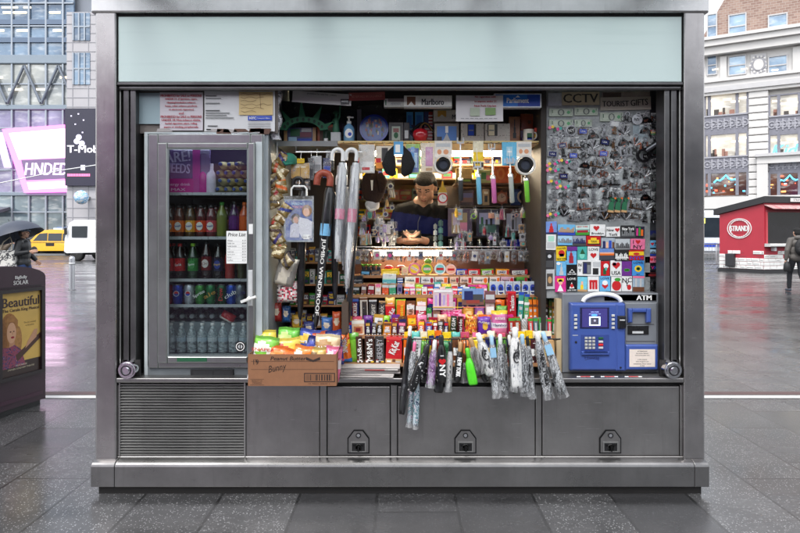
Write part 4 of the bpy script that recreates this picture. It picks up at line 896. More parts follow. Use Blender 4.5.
# juice row
z = GS[237]
JU = [(170,(120,50,24),(240,130,40),'dark juice bottle with orange label at the left end of the juice row','dark'),(179.5,(170,70,26),(236,120,46),'juice bottle with bright orange label, second in the juice row',1),(190.5,(150,100,30),(244,176,60),'juice bottle with yellow label in the juice row',1),(201,(150,40,30),(224,84,40),'juice bottle with red orange label in the juice row',1),(211.5,(176,50,60),(222,90,100),'juice bottle with pink red label beside the green drink',1)]
JP = [(.86,0),(1,.03),(1,.62),(.93,.72),(.72,.82),(.62,.87),(.62,.92)]
BLKCAP = mat((24,22,24), .35)
for px, c, l_, lb_, f in JU: bottle(px, YG+.05, z, .2, .033, juice(tuple(int(a*.6) for a in c)), BLKCAP, l_, lb_, ('Snapple',(240,236,226),(30,60,150)), JP, (.16,.52), capr=.66)
bottle(222, YG+.05, z, .22, .034, juice((120,130,50)), 'green', None, 'green sports drink bottle without label in the juice row'); bottle(234.5, YG+.05, z, .225, .036, juice((70,24,80)), 'char', (96,30,120), 'purple sports drink bottle behind the price list'); bottle(244.5, YG+.05, z, .22, .033, juice((214,90,30)), 'orange', (232,104,34), 'orange sports drink bottle by the door handle')
for i in range(7): bottle(172+i*11, YG+.17, z, .215, .03, juice((96,60,40) if i % 2 else (120,40,30)), BLKCAP, (200,120,70), f'juice bottle in the second rank of the juice row, {ORD[i]} along', None, JP, (.16,.52), group='juice bottles in the second rank', capr=.66)
# cola row
z = GS[279]
CO = [(169,(40,16,12),'red',(206,30,36),'cola bottle with red label at the left end of the cola row',('Coke',(206,30,36),(240,240,240))),(180,(36,14,12),'red',(206,30,36),'cola bottle with red label and white script, second in the cola row',('Coca-Cola',(206,30,36),(244,244,244))),(193,(30,60,34),'lime',(50,140,60),'green lemon soda bottle in the cola row',('Sprite',(60,150,70),(244,244,244))),(206.5,(44,16,18),'black',(120,24,30),'tall dark soda bottle with maroon label in the cola row',('Dr',(226,220,214),(120,20,24))),(218.5,(28,20,18),'black',(30,36,70),'dark soda bottle with navy label in the cola row',('Pepsi',(40,60,150),(240,200,60))),(230,(176,40,34),'dred',None,'red soda bottle without label half behind the price list',None),(242,(70,74,30),'dgreen',None,'olive green soda bottle by the door edge',None)]
for px, c, cp, l_, lb_, tx in CO: bottle(px, YG+.05, z, .222 if px != 206.5 else .24, .033, juice(c), cp, l_, lb_, tx, [(.8,0),(1,.03),(.92,.22),(1,.34),(1,.60),(.8,.72),(.44,.86),(.36,.9),(.36,.93)])
for i in range(7): bottle(174+i*11, YG+.17, z, .222, .031, juice((34,16,14)), ['red','black','dgreen'][i % 3], (90,30,30), f'dark soda bottle in the second rank of the cola row, {ORD[i]} along', None, group='soda bottles in the second rank')
# cans
z = GS[304.5]
CA = [(167.5,(190,30,40),'Coke','red cola can at the end of the can row','white'),(178,(30,60,170),'pepsi','blue cola can with white wave in the can row','white'),(189.5,(190,196,204),'diet','silver diet cola can in the can row','blue'),(200.5,(60,140,60),'Sprite','bright green soda can, third from the cola cans','white'),(211,(40,120,70),'ale','mid green ginger ale can in the can row','gold'),(222,(30,84,54),'Dew','dark green soda can beside the blue one','red'),(231.5,(40,80,180),'club','blue seltzer can near the end of the can row','white'),(240.5,(130,140,150),'soda','plain silver can at the door edge of the can row','navy')]
for px, c, tx, lb_, tc_ in CA:
    r = .0325; t = empty('drink_can', (X(px,YG+.05), YG+.05, z), label=lb_, cat='can')
    q = MB(); q.lathe([(r*.8,0),(r,.012),(r,.108),(r*.84,.120)], mat(c, .25, .5, .1, 30), 18)
    if tx in ('pepsi','diet'):
        for cc, a, b2_ in (('white',0,1),('red',.3,1),('blue',0,.5)): q.disc(0, .066, r*.55*(1 if cc == 'white' else .8), -r*1.01-(.001 if cc != 'white' else 0), -r*.8, cc, a0=0 if cc == 'red' else (math.pi if cc == 'blue' else 0), a1=math.pi if cc == 'red' else 2*math.pi)
    else: q.text(tx, 0, .062, r*.8, -r*1.02, tc_, .08, rot=math.pi/2 if tx in ('Coke','Dew') else .5, fat=.03)
    q.build('body', t); q = MB(); q.lathe([(r*.84,.120),(r*.86,.1225),(r*.78,.1225),(r*.76,.119),(.002,.119)], CHROME, 18); q.build('lid', t)
for i in range(8):
    r = .0325; q = MB(); q.lathe([(r*.8,0),(r,.012),(r,.108),(r*.84,.120)], mat([(40,90,60),(150,30,36),(36,60,150),(150,154,160)][i % 4], .25, .5, .1, 30), 16); q.build('drink_can', loc=(X(171+i*10,YG+.12), YG+.125, z), label=f'can in the second rank of the can row, {ORD[i]} along', cat='can', group='cans in the second rank')
# water bottles standing, and necks of bottles lying behind
z = GS[353.5]
def water_mat():
    m, n, l, b = newmat('clear_water_bottle'); out = n['Material Output']; ns = noise(n, l, 38, stretch=(1,1,2), detail=3)
    c = mixc(n, l, ns, (.42,.50,.52), (.75,.82,.84)); l.new(c, b.inputs['Base Color']); b.inputs['Roughness'].default_value = .06; sock(b, 'Coat Weight', 1.)
    tr = n.new('ShaderNodeBsdfTransparent'); tr.inputs[0].default_value = (.86,.92,.93,1); mx = n.new('ShaderNodeMixShader'); l.new(ramp(n, l, ns, [(.4, .25), (.62, .8)]).outputs[0], mx.inputs[0]); l.new(tr.outputs[0], mx.inputs[1]); l.new(b.outputs[0], mx.inputs[2]); l.new(mx.outputs[0], out.inputs[0]); return m
WATER = water_mat(); WP = [(.82,0),(1,.03),(.93,.14),(1,.2),(.94,.3),(1,.4),(1,.6),(.8,.72),(.42,.86),(.36,.9),(.36,.93)]
for i in range(8): bottle(171+i*10.4, YG+.05, z, .185, .031, WATER, 'white', (170,188,198) if i % 2 else (196,206,210), f'clear water bottle, {ORD[i]} from the hinge side in the front rank', None, WP, (.38,.52), 'water bottles in the front rank')
for i in range(8): bottle(173+i*10.1, YG+.14, z, .185, .031, WATER, 'white', (170,186,194), f'clear water bottle, {ORD[i]} from the hinge side in the second rank', None, WP, (.34,.56), 'water bottles in the second rank')
for row in range(2):
    for i in range(8):
        zz = z+.185+.03+row*.058; o = MB().lathe([(.012,0),(.013,.02),(.03,.07),(.03,.18)], WATER, 14).build('bottle', loc=(X(172+i*10+row*4,.3), .3, zz), rot=(-math.pi/2,0,0), label=f'water bottle lying with its cap outwards, {ORD[i]} in the {"lower" if not row else "upper"} layer of the fridge floor', cat='bottle', group='water bottles lying at the back')
        MB().lathe([(.010,-.012),(.015,-.008),(.015,.012)], (196,206,210), 12).build('cap', o)
MB().box(X(166,.3), X(248,.3), .27, .5, z, z+.182, mat((150,160,164), .5, 0, .2, 9)).build('bottle_tray', loc=(0,0,0), label='grey tray under the lying water bottles in the fridge', cat='tray')
bg_ = bagmb(.09, .06, .05, lambda u, v: (200,50,50) if v > .3 else (230,220,210), seed=3); bg_.build('snack_bag', loc=(X(225,.24), .235, z+.19), rot=(0,.5,0), label='small red and white bag lying on the water bottles', cat='bag')
# ---------------------------------------------------------------- notices above the fridge
YN = .10
pb = MB(); pb.box(X(140,YN+.02), X(278,YN+.02), YN+.012, YN+.03, Z(133,YN), Z(88,YN), mat((120,112,108), .7, 0, .4, 6)); pb.build('notice_board', ns_)
def paper(name, label, cat, r, Y, c, lines=(), h=.02, dz=.03, tc='dgrey', w=None, al='C', u=.5, v=.88, rot=0., extra=None, fat=.02):
    loc, ww, hh = rect(r, Y); q = MB(); n = 6
    R2 = random.Random(int(r[0])); vs = []
    for j in range(n+1):
        for i in range(n+1): e = abs(i/n*2-1)**3*abs(j/n*2-1)**2; vs.append(((i/n-.5)*ww, -.004*e-.001*R2.random(), hh*j/n))
    q.add(vs, [(j*(n+1)+i, j*(n+1)+i+1, (j+1)*(n+1)+i+1, (j+1)*(n+1)+i) for j in range(n) for i in range(n)], c if not isinstance(c, (str, tuple)) else mat(c, .5, 0, .06, 10), True)
    q.para(lines, -ww/2+ww*u, hh*v, h, dz, -.0065, tc, w and w*ww, al, fat)
    if extra: extra(q, ww, hh)
    return q.build(name, loc=loc, rot=(0,rot,0), label=label, cat=cat)
paper('notice', 'white notice with red lettering about tobacco sales above the fridge', 'notice', (160,92.5,203,130.5), YN-.002, (206,198,206), ['PROHIBITED for SALE to PERSONS','UNDER 21: (Cigarettes, cigars,','chewing/smokeless tobacco','loose, other tobacco products','or electronic cigarettes)','and','PROHIBITED for SALE to PERSONS','UNDER 18: Non-tobacco shisha,','herbal cigarettes, pipes, rolling','papers or smoking paraphernalia'], .0145, .0215, 'crim', .95, v=.91, fat=.05)
def ex(q, w, h):
    q.quad(-w*.47, -w*.36, h*.03, h*.06, -.0065, 'black')
    for i, (u, v, l_) in enumerate(((.02,.86,.15),(.02,.80,.22),(.02,.68,.2),(.02,.5,.2),(.02,.44,.34),(.02,.38,.3),(.02,.32,.4),(.05,.12,.14))): q.quad(-w/2+w*u, -w/2+w*(u+l_), h*v, h*v+.006, -.0065, 'dgrey' if i in (0,3,7) else 'grey')
    q.quad(w*.12, w*.46, h*.27, h*.38, -.0065, 'blue'); q.text('NYC', w*.19, h*.325, .015, -.0075, 'white', fat=.05); q.text('Consumer Affairs', w*.34, h*.325, .008, -.0075, 'white')
    for i in range(4): q.quad(w*.12, w*.44, h*(.2-.045*i), h*(.2-.045*i)+.003, -.0065, 'grey')
paper('licence', 'white licence sheet with blue city strip above the fridge', 'notice', (204.5,91,275,131.5), YN-.002, (214,213,216), [], extra=ex)
def ey(q, w, h):
    for i in range(6): q.tube([(-w*.44+w*.9*k/8, -.006, h*(.9-.15*i)+.006*math.sin(k*2+i*3)) for k in range(9-(i % 3)*2)], .0009, 'brown', 4)
    q.tube([(w*.12,-.006,h*.95),(w*.14,-.006,h*.3)], .0009, 'brown', 4)
paper('yellow_note', 'yellowed note taped on the corner of the white licence sheet', 'note', (239,92,273,115), YN-.007, (206,180,128), [], extra=ey)
paper('blue_sheet', 'faded blue paper behind the red lettered notice', 'paper', (139,93,162,124), YN, (150,170,178), [])
tp = MB(); R = random.Random(5)
for i in range(9): a = R.uniform(142, 262); tp.add([(X(a,YN),YN-.012,Z(132+R.random()*3,YN)),(X(a+R.uniform(6,18),YN),YN-.012,Z(131.5+R.random()*3,YN)),(X(a+12,YN),YN-.012,Z(128+R.random()*2,YN)),(X(a+1,YN),YN-.012,Z(129,YN))], [(0,1,2,3)], [mat((96,66,54), .6, 0, .4, 60), mat((170,164,164), .4)][i % 2])
tp.build('tape_strips', ns_)
sw = MB(); sw.rings([[(X(276+2.*math.sin(j*1.3)+5*math.cos(a_),.14), .14+.02*math.sin(a_), Z(90+j*5,.14)) for a_ in [k*.785 for k in range(8)]] for j in range(11)], streaks('crumpled_clear_plastic', [(0,(120,118,122)),(.45,(190,190,196)),(.56,(90,88,94)),(.62,(224,224,230))], 30, (1,1,1), .2)); sw.build('plastic_bundle', label='crumpled clear plastic bundle hanging beside the licence sheet', cat='plastic')
# ---------------------------------------------------------------- cash machine
YA = .11; BLU = mat((60,84,154), .35, 0, .1, 14, coat=.2); BLU2 = mat((46,66,132), .4, 0, .1, 14); GRYM = mat((128,132,138), .4, .3, .15, 9)
atm = empty('cash_machine', (X(612,YA), YA, ZC), label='blue and grey cash machine on the counter below the souvenir board', cat='cash machine')
def ab(mb, name, parent=atm, **k):
    o = mb.build(name, parent, **k)
    if parent is atm: o.location = -Vector(atm.location)
    return o
ax = lambda px: X(px, YA); az = lambda py: Z(py, YA)
q = MB(); q.cbox(ax(563.5), ax(662), YA+.03, YA+.34, ZC, az(293.5), GRYM, .006); ab(q, 'casing', bevel=.004)
q = MB(); q.quad(ax(606), ax(658), az(301), az(295), YA+.026, 'black'); q.box(ax(606), ax(658), YA+.026, YA+.031, az(301), az(295), mat((20,20,22), .3)); q.text('ATM', ax(645.5), az(298), .030, YA+.022, 'white', .092, fat=.07); ab(q, 'sign_strip')
q = MB(); q.tube([(ax(584+19*(1-math.cos(math.pi*k/10))), YA+.02, az(302)+.048*math.sin(math.pi*k/10)) for k in range(11)], .014, 'white', 8); ab(q, 'plastic_arch')
q = MB(); q.cbox(ax(569.5), ax(624), YA-.02, YA+.029, az(370.5), az(302.5), BLU, .012); fc = ab(q, 'fascia', bevel=.005)
q = MB(); q.cbox(ax(615), ax(624), YA-.028, YA-.0205, az(370), az(303.5), BLU, .008); q.build('side_column', fc)
q = MB(); q.cbox(ax(579), ax(608), YA-.024, YA-.0205, az(328), az(307), mat((30,30,70), .3), .003); q.quad(ax(581), ax(606), az(326.5), az(308), YA-.0245, emission('screen_deep_blue', (44,36,120), .55)); q.para(['WELCOME','please insert your card'], ax(593.5), az(311.5), .007, .012, YA-.025, emission('screen_text', (170,190,255), 1.), .12)
q.quad(ax(588), ax(599), az(325), az(316), YA-.025, emission('screen_icon_white', (200,225,255), 1.4)); q.quad(ax(589.3), ax(597.7), az(324), az(317), YA-.0255, emission('screen_icon_dark', (70,66,90), .5)); q.disc(ax(593.5), az(320), .007, YA-.0262, YA-.0255, emission('screen_icon_grey', (170,170,190), .7)); q.disc(ax(593), az(314.6), .018, YA-.0256, YA-.025, emission('screen_glow_blue', (60,120,255), 1.3), .008); q.build('screen', fc)
def keys(pts, w, h, cols, nm):
    for i, (px, py) in enumerate(pts): MB().cbox(ax(px)-w, ax(px)+w, YA-.030, YA-.0205, az(py)-h, az(py)+h, cols[i % len(cols)], .002).build(nm, fc)
keys([(574.5, 315+4*i) for i in range(4)]+[(611.8, 315+4*i) for i in range(4)], .009, .007, [(200,200,196)], 'side_button')
q = MB(); q.cbox(ax(580), ax(608), YA-.022, YA-.0205, az(352.5), az(334), BLU2, .001); q.add([(ax(580),YA-.021,az(352)),(ax(608),YA-.021,az(352)),(ax(605),YA-.045,az(350)),(ax(583),YA-.045,az(350))], [(0,1,2,3)], BLU); q.cbox(ax(580), ax(608), YA-.034, YA-.0225, az(354.5), az(350.5), BLU, .006); q.build('keypad_recess', fc)
keys([(585+3.7*i, 337.3+3.3*j) for j in range(4) for i in range(3)], .0085, .007, [(176,176,172)], 'key'); keys([(599.5,337.5),(599.5,341),(599.5,344),(599.5,347)], .014, .0065, ['dgreen','lgrey',(210,30,36),'lgrey'], 'function_key')
q = MB(); q.cbox(ax(615.7), ax(623.5), YA-.048, YA-.0285, az(327.5), az(315), mat((20,20,24), .3), .008); q.box(ax(617), ax(622), YA-.052, YA-.048, az(319.5), az(318.3), 'lgrey'); q.build('card_slot', fc)
q = MB(); q.disc(ax(575), az(341.5), .007, YA-.023, YA-.0205, 'black'); q.disc(ax(619), az(366.5), .006, YA-.031, YA-.0285, 'black'); q.quad(ax(571.5), ax(577), az(335), az(334.4), YA-.021, 'lgrey')
q.text('Hantle', ax(591), az(357), .016, YA-.0215, mat((24,34,90), .4), .09); q.tube([(ax(584+1.4*k), YA-.021, az(359.5)+.012*math.sin(math.pi*k/10)) for k in range(11)], .0012, mat((24,34,90), .4), 4); q.build('markings', fc)
q = MB(); q.cbox(ax(625), ax(657.5), YA, YA+.0295, az(371), az(302.5), GRYM, .006); q.box(ax(626), ax(654), YA-.003, YA, az(324.5), az(323.8), 'dgrey'); q.box(ax(626), ax(655), YA-.003, YA, az(341.5), az(340.8), 'dgrey'); sd_ = ab(q, 'printer_panel', bevel=.003)
q = MB()
for a, b_, c, d in ((627,631,308,322),(645,649.5,308,322),(631,645,308,312)): q.cbox(ax(a), ax(b_), YA-.03, YA-.001, az(d), az(c), BLU, .006)
q.build('blue_bracket', sd_)
q = MB(); q.cbox(ax(627.5), ax(648.5), YA-.006, YA-.001, az(334.5), az(325.8), mat((24,24,26), .3), .002); q.quad(ax(632), ax(643), az(333.3), az(331), YA-.0066, 'lgrey'); q.build('receipt_slot', sd_)
q = MB(); q.cbox(ax(624.5), ax(657), YA-.022, YA-.001, az(369.5), az(344), BLU, .008); tr_ = q.build('cash_tray', sd_, bevel=.003)
q = MB(); q.quad(ax(628), ax(653.5), az(366), az(348.5), YA-.0235, (222,210,200)); q.para(['ATTENTION','this machine dispenses','cash in twenty dollar notes','','A FEE of $2.50','will be charged for each','withdrawal. Press cancel','to stop'], ax(640.7), az(350.5), .0075, .0128, YA-.0242, 'dgrey', .13, fat=.03); q.build('fee_notice', tr_)
for i, px in enumerate((576, 600, 624)):
    p = at(px+9, 374.5, .04); q = MB(); q.add([(-.055,-.012,0),(.05,-.012,0),(.058,.018,0),(-.047,.018,0)], [(0,1,2,3)], 'white'); q.add([(-.03,-.008,.0006),(.03,-.008,.0006),(.034,.014,.0006),(-.026,.014,.0006)], [(0,1,2,3)], 'red')
    q.build('counter_sticker', loc=(p[0], .035, ZC+.001), label=f'red and white sticker on the counter edge below the cash machine, {ORD[i]} of three', cat='sticker', group='stickers on the counter edge')
# ---------------------------------------------------------------- souvenir board: key rings in packets, banknote magnets, picture magnets
YK = .24; KX = lambda px: X(px, YK); KZ = lambda py: Z(py, YK)
def boardmat():
    m, n, l, b = newmat('scuffed_grey_board'); ns = noise(n, l, 9, detail=6, rough=.7); n2 = noise(n, l, 55, detail=3)
    c = mixc(n, l, ramp(n, l, ns, [(.4, 0.), (.65, 1.)]).outputs[0], (.22,.235,.24), (.40,.42,.43)); l.new(mixc(n, l, ramp(n, l, n2, [(.55, 0.), (.7, .6)]).outputs[0], c, (.2,.21,.22)), b.inputs['Base Color']); b.inputs['Roughness'].default_value = .35; return m
MB().box(KX(546.5), KX(650), YK, YK+.015, KZ(298), KZ(90), boardmat()).build('souvenir_board', ns_)
MB().box(KX(650.3), KX(667), YK+.02, YK+.035, KZ(298), KZ(88), mat((52,54,58), .5, 0, .4, 12)).build('dark_side_panel', ns_)
YP = YK-.002
# hand written card signs
def cardsign(r, label, c, txt, h, w, rot):
    loc, ww, hh = rect(r, YP-.012); q = MB(); q.box(-ww/2, ww/2, 0, .004, 0, hh, mat(c, .7, 0, .12, 14)); q.text(txt, 0, hh*.52, h, -.001, mat((34,30,30), .6), w*ww, fat=.03); q.build('card_sign', loc=loc, rot=(0,rot,0), label=label, cat='sign')
cardsign((562,92,599.5,105), 'cardboard sign hand lettered CCTV at the top of the souvenir board', (186,174,146), 'CCTV', .056, .92, -.01)
q = MB(); loc, ww, hh = rect((600.5,97,651,110), YP-.01); q.box(-ww/2, ww/2, 0, .004, 0, hh, mat((178,170,160), .7, 0, .14, 14)); q.text('TOURIST', -ww*.2, hh*.5, .036, -.001, mat((30,28,28), .6), ww*.52, fat=.03); q.text('GIFTS', ww*.27, hh*.56, .040, -.001, mat((30,28,28), .6), ww*.34, rot=.06, fat=.03); q.build('card_sign', loc=loc, rot=(0,-.02,0), label='cardboard sign hand lettered TOURIST GIFTS beside the CCTV sign', cat='sign')
carton('paper_scrap', 'white paper scrap at the corner of the souvenir board by the CCTV sign', 'paper', (548,93,562,106), YP-.006, (190,194,204), t=.004)
carton('paper_scrap', 'torn brown and white paper over the TOURIST GIFTS sign', 'paper', (602,92,650,98), YP-.006, (150,140,136), [(.02,.1,.4,.9,(70,56,52))], t=.004)
def packet(q, w, h, bulge=.01, top=True):
    n = 5; vs = []
    for j in range(n+1):
        for i in range(n+1):
            u, v = i/n, j/n; e = (1-abs(2*u-1)**3)*(1-abs(2*v-1)**3); vs.append(((u-.5)*w, -.004-bulge*e*(1+.3*math.sin(9*u+7*v)), v*h))
    q.add(vs, [(j*(n+1)+i, j*(n+1)+i+1, (j+1)*(n+1)+i+1, (j+1)*(n+1)+i) for j in range(n) for i in range(n)], FILM, True)
NICK, DARKM, COPP, BRON = mt((176,176,180)), mt((40,38,40)), mt((176,108,84)), mt((110,84,62))
METALS = [(NICK,'silver'),(DARKM,'dark'),(COPP,'copper'),(NICK,'silver'),(DARKM,'dark'),(BRON,'bronze')]
def charm(q, kind, w, h, m, R):
    """the little metal figures on the rings; drawn round (0, h/2)"""
    c = h*.42; y0, y1 = -.009, -.002
    def rg(x, z, r, mm=m): q.ringd(x, z, r*.78, r, y0, y1, mm, 12)
    if kind == 'skyline':
        for i in range(6): x = -w*.36+w*.13*i; hh = h*R.uniform(.25, .55); q.box(x, x+w*.09, y0-.002*(i % 2), y1, h*.12, h*.12+hh, [m, DARKM, NICK][i % 3])
        q.box(-w*.4, w*.42, y0-.004, y1, h*.08, h*.16, m)
    elif kind == 'heart': q.heart(0, c, w*.3, y0, y1, 'red'); rg(0, h*.74, w*.16, NICK)
    elif kind == 'taxi': q.box(-w*.36, w*.36, y0, y1, c-h*.1, c+h*.04, 'yellow'); q.poly([(-w*.2,c+h*.04),(w*.2,c+h*.04),(w*.12,c+h*.15),(-w*.12,c+h*.15)], y0, y1, 'black'); [q.disc(x, c-h*.1, w*.08, y0-.002, y1, 'black', n=10) for x in (-w*.2, w*.2)]
    elif kind == 'statue':
        g = mat((44,96,74), .45, .3) if R.random() < .4 else m
        q.poly([(-w*.12,h*.1),(w*.12,h*.1),(w*.09,h*.5),(w*.04,h*.6),(-w*.05,h*.6),(-w*.1,h*.45)], y0, y1, g); q.disc(0, h*.66, w*.06, y0, y1, g, n=8); q.tube([(w*.07,-.006,h*.5),(w*.14,-.006,h*.76)], w*.028, g, 5); q.box(-w*.15, w*.15, y0-.002, y1, h*.06, h*.12, m)
        for k in range(5): a = math.pi*(.15+.7*k/4); q.tube([(w*.06*math.cos(a),-.006,h*.67+w*.06*math.sin(a)), (w*.13*math.cos(a),-.006,h*.67+w*.13*math.sin(a))], w*.015, g, 4)
    elif kind == 'medallion': q.disc(0, c, w*.32, y0, y1, m, n=16); q.ringd(0, c, w*.27, w*.34, y0-.003, y0, NICK, 16); q.text('NY', 0, c, h*.2, y0-.003, 'white' if m is DARKM else DARKM)
    elif kind == 'apple': q.disc(0, c, w*.28, y0, y1, 'red', h*.25, 14); q.box(-.002, .002, y0, y1, c+h*.2, c+h*.34, DARKM); q.disc(w*.1, c+h*.28, w*.1, y0, y1, 'green', h*.04, 8)
    elif kind == 'handbag': q.poly([(-w*.36,h*.12),(w*.36,h*.12),(w*.30,h*.34),(w*.12,h*.52),(-w*.12,h*.52),(-w*.30,h*.34)], y0, y1, DARKM); q.ringd(0, h*.56, w*.1, w*.16, y0, y1, NICK, 10); q.text('NY', 0, h*.28, h*.14, y0-.001, COPP)
    elif kind == 'letter': q.text('NYC' if R.random() < .5 else 'NY', 0, c, h*.36, y0-.002, m, w*.74, fat=.05); q.box(-w*.38, w*.38, y0, y1, c-h*.26, c-h*.2, DARKM)
    elif kind == 'bead': [q.disc(-w*.34+w*.17*i, c+h*.1*math.sin(i*2.1), w*.1, y0-.003, y1, ['teal','pink','yellow','dgreen','mag'][(i+int(w*9999)) % 5], n=10) for i in range(5)]
    elif kind == 'tower': q.poly([(-w*.16,h*.06),(w*.16,h*.06),(w*.13,h*.45),(w*.07,h*.45),(w*.06,h*.65),(w*.02,h*.66),(0,h*.9),(-w*.02,h*.66),(-w*.06,h*.65),(-w*.07,h*.45),(-w*.13,h*.45)], y0, y1, m); [q.box(-w*.1, w*.1, y0-.001, y0, h*.1+h*.07*i, h*.13+h*.07*i, DARKM) for i in range(5)]
    elif kind == 'fan': [q.tube([(0,-.005,h*.14), (w*.4*math.cos(a),-.006,h*.16+h*.55*math.sin(a))], [w*.035, w*.06], [m, NICK, DARKM][i % 3], 5) for i, a in enumerate([.4,.85,1.3,1.75,2.2,2.7])]
    elif kind == 'tag': q.box(-w*.3, w*.3, y0, y1, h*.12, h*.5, m); q.box(-w*.24, w*.24, y0-.001, y0, h*.16, h*.46, R.choice([gl('blue'), gl('navy'), gl('crim'), DARKM, gl('white')])); q.text('USA', 0, h*.31, h*.12, y0-.002, 'white')
    elif kind == 'cutter': [rg(x, c+z, w*.17, m) for x, z in ((-w*.2,0),(w*.2,h*.02),(0,h*.12),(0,-h*.12))]
    q.ringd(R.uniform(-.2,.2)*w, h*.8, w*.11, w*.15, y0, y1, NICK, 10); q.tube([(0,-.004,h*.5), (R.uniform(-.1,.1)*w,-.008,h*.64), (0,-.004,h*.72)], w*.018, NICK, 4)
KINDS = ['skyline','fan','tag','tower','skyline','cutter','statue','letter','medallion','handbag','tower','tag','handbag','fan','letter','skyline','tower','fan','cutter','statue']
rows = [(137,552,24),(150.5,552,11.8),(162,552,11.8),(174,552,11.8),(186,552,11.8),(197.5,552,11.8),(209,552,11.8),(220.5,552,11.8)]
R = random.Random(22); GRP = 'key rings on the souvenir board'
for ri, (yb_, _, hp) in enumerate([(138,0,12.5),(148.5,0,12.5),(159,0,12.5),(169.5,0,12),(180,0,12.5),(190.5,0,12.5),(201,0,12.5),(211.5,0,12),(221.5,0,12),(127,0,12)]):
    for ci in range(11):
        if ri == 9 and ci < 6: continue
        px = 552.5+ci*10.3+R.uniform(-1.2,1.2); dk = ci >= 10
        if (ri == 0 and ci in (8,)) or (ri == 4 and ci in (6,)) or (ri == 7 and ci in (6,7)): continue
        kind = KINDS[(ri*7+ci*3+R.randrange(3)) % len(KINDS)]
        if ci == 0: kind = ['bead','tower','tag','bead','bead','bead','cutter','tag'][ri % 8]
        if ci == 1 and ri in (3,5): kind = 'bead'
        if ri == 6 and ci == 6: kind = 'skyline'
        m, mn = METALS[R.randrange(6)]
        yy = yb_+R.uniform(-3,3)+1.6*math.sin(ci*2.1+ri); loc, w, h = rect((px-5.5, yy-hp, px+5.5, yy), YP-(.0 if not dk else -.018)); q = MB()
        if R.random() < .5: q.box(-w/2, w/2, -.0015, 0, h*.9, h, (206,206,206))
        charm(q, kind, w*1.42, h*1.2, m, R)
        for _ in range(3):
            a, b_ = R.uniform(-.38,.38)*w, R.uniform(.15,.75)*h; l_ = R.uniform(.12,.3)*h; an = R.uniform(0,6.28)
            q.tube([(a,-.004,b_),(a+l_*math.cos(an),-.006,b_+l_*math.sin(an))], w*R.uniform(.03,.07), R.choice([DARKM,DARKM,NICK,COPP,mat('black',.4)]), 5)
        if R.random() < .85: packet(q, w*1.1, h)
        o = q.build('key_ring', loc=loc, rot=(0, R.uniform(-.2,.2), 0), label=f'{mn if kind not in ("bead","heart","apple","taxi") else ("colourful" if kind == "bead" else "red" if kind != "taxi" else "yellow")} {kind} key ring in clear packet, {ORD[ci]} in the {ORD[ri]} souvenir row', cat='key ring', group=GRP)
for i in range(3):       # the three green statue magnets
    loc, w, h = rect((610+i*6.6-3, 197, 610+i*6.6+3.4, 212.5), YP-.016); q = MB(); g = mat((30,100,66), .45)
    q.poly([(-w*.4,h*.14),(w*.36,h*.14),(w*.3,h*.6),(w*.1,h*.72),(-w*.25,h*.7),(-w*.42,h*.5)], -.012, 0, g); q.disc(0, h*.8, w*.2, -.014, 0, g, h*.09, 10); q.tube([(w*.25,-.006,h*.6),(w*.45,-.006,h*.9)], w*.1, g, 6); q.box(-w*.45, w*.4, -.014, 0, 0, h*.14, 'tan'); q.disc(w*.45, h*.94, w*.14, -.012, 0, 'orange', h*.06, 8)
    for k in range(5): a = math.pi*(.2+.6*k/4); q.tube([(w*.15*math.cos(a),-.008,h*.82),(w*.5*math.cos(a),-.008,h*.82+h*.16*math.sin(a))], w*.05, g, 4)
    q.build('statue_magnet', loc=loc, rot=(0,.12,0), label=f'green crowned statue magnet with tan base, {["nearest the left of","middle of","nearest the right of"][i]} three alike', cat='magnet', group='green statue magnets')
for i, (r, w_) in enumerate((((549,108.5,573,116.5),'top row beside the paper scrap'),((574.5,107.5,598,115.5),'top row under the CCTV sign'),((600,112.5,623,121.5),'under the TOURIST GIFTS sign'),((549,119.5,573,127.5),'second row by the wooden partition'),((574.5,119.5,592,127),'second row, partly covered by a copper tower'))):
    carton('banknote_magnet', f'dollar banknote magnet in the {w_}' if 'row' in w_ else f'dollar banknote magnet {w_}', 'magnet', r, YP-.008, (170,180,166), [(.03,.08,.97,.92,(196,204,190)),(.06,.15,.94,.85,(150,164,148)),(.1,.2,.9,.8,(186,196,180)),(.36,.1,.64,.9,(96,104,100),'o'),(.42,.2,.58,.8,(170,176,164),'o'),(.74,.3,.88,.7,(90,160,110),'o')], [('1',.14,.6,.4,'dgreen'),('1',.92,.75,.3,'dgreen')], t=.004, group='banknote magnets')
# odd things hanging at the dark side
q = MB(); q.tube([(0,0,0),(.09,-.03,.06)], .022, mt((90,92,96)), 10); q.ringd(-.02, -.03, .03, .045, -.02, 0, DARKM, 14); q.build('metal_flask', loc=at(646,151,YK-.03), label='dark metal tube trinket hanging at the dark side of the souvenir board', cat='trinket')
q = MB(); q.disc(0, 0, .034, -.008, 0, 'char'); q.ringd(0, 0, .028, .034, -.012, -.008, NICK); q.text('W', 0, 0, .035, -.010, NICK); q.build('round_magnet', loc=at(654,122,YK+.018), label='round dark badge magnet at the top of the dark side panel', cat='magnet')
carton('striped_badge', 'small badge striped red, yellow and green on the dark side panel', 'magnet', (650,130,655.5,135), YK+.015, 'red', [(0,0,1,.33,'green'),(0,.33,1,.66,'yellow')], t=.004)
carton('blank_card', 'empty pale blue grey backing card on the souvenir board', 'card', (633,125,648,143), YP-.003, (150,164,172), t=.003)
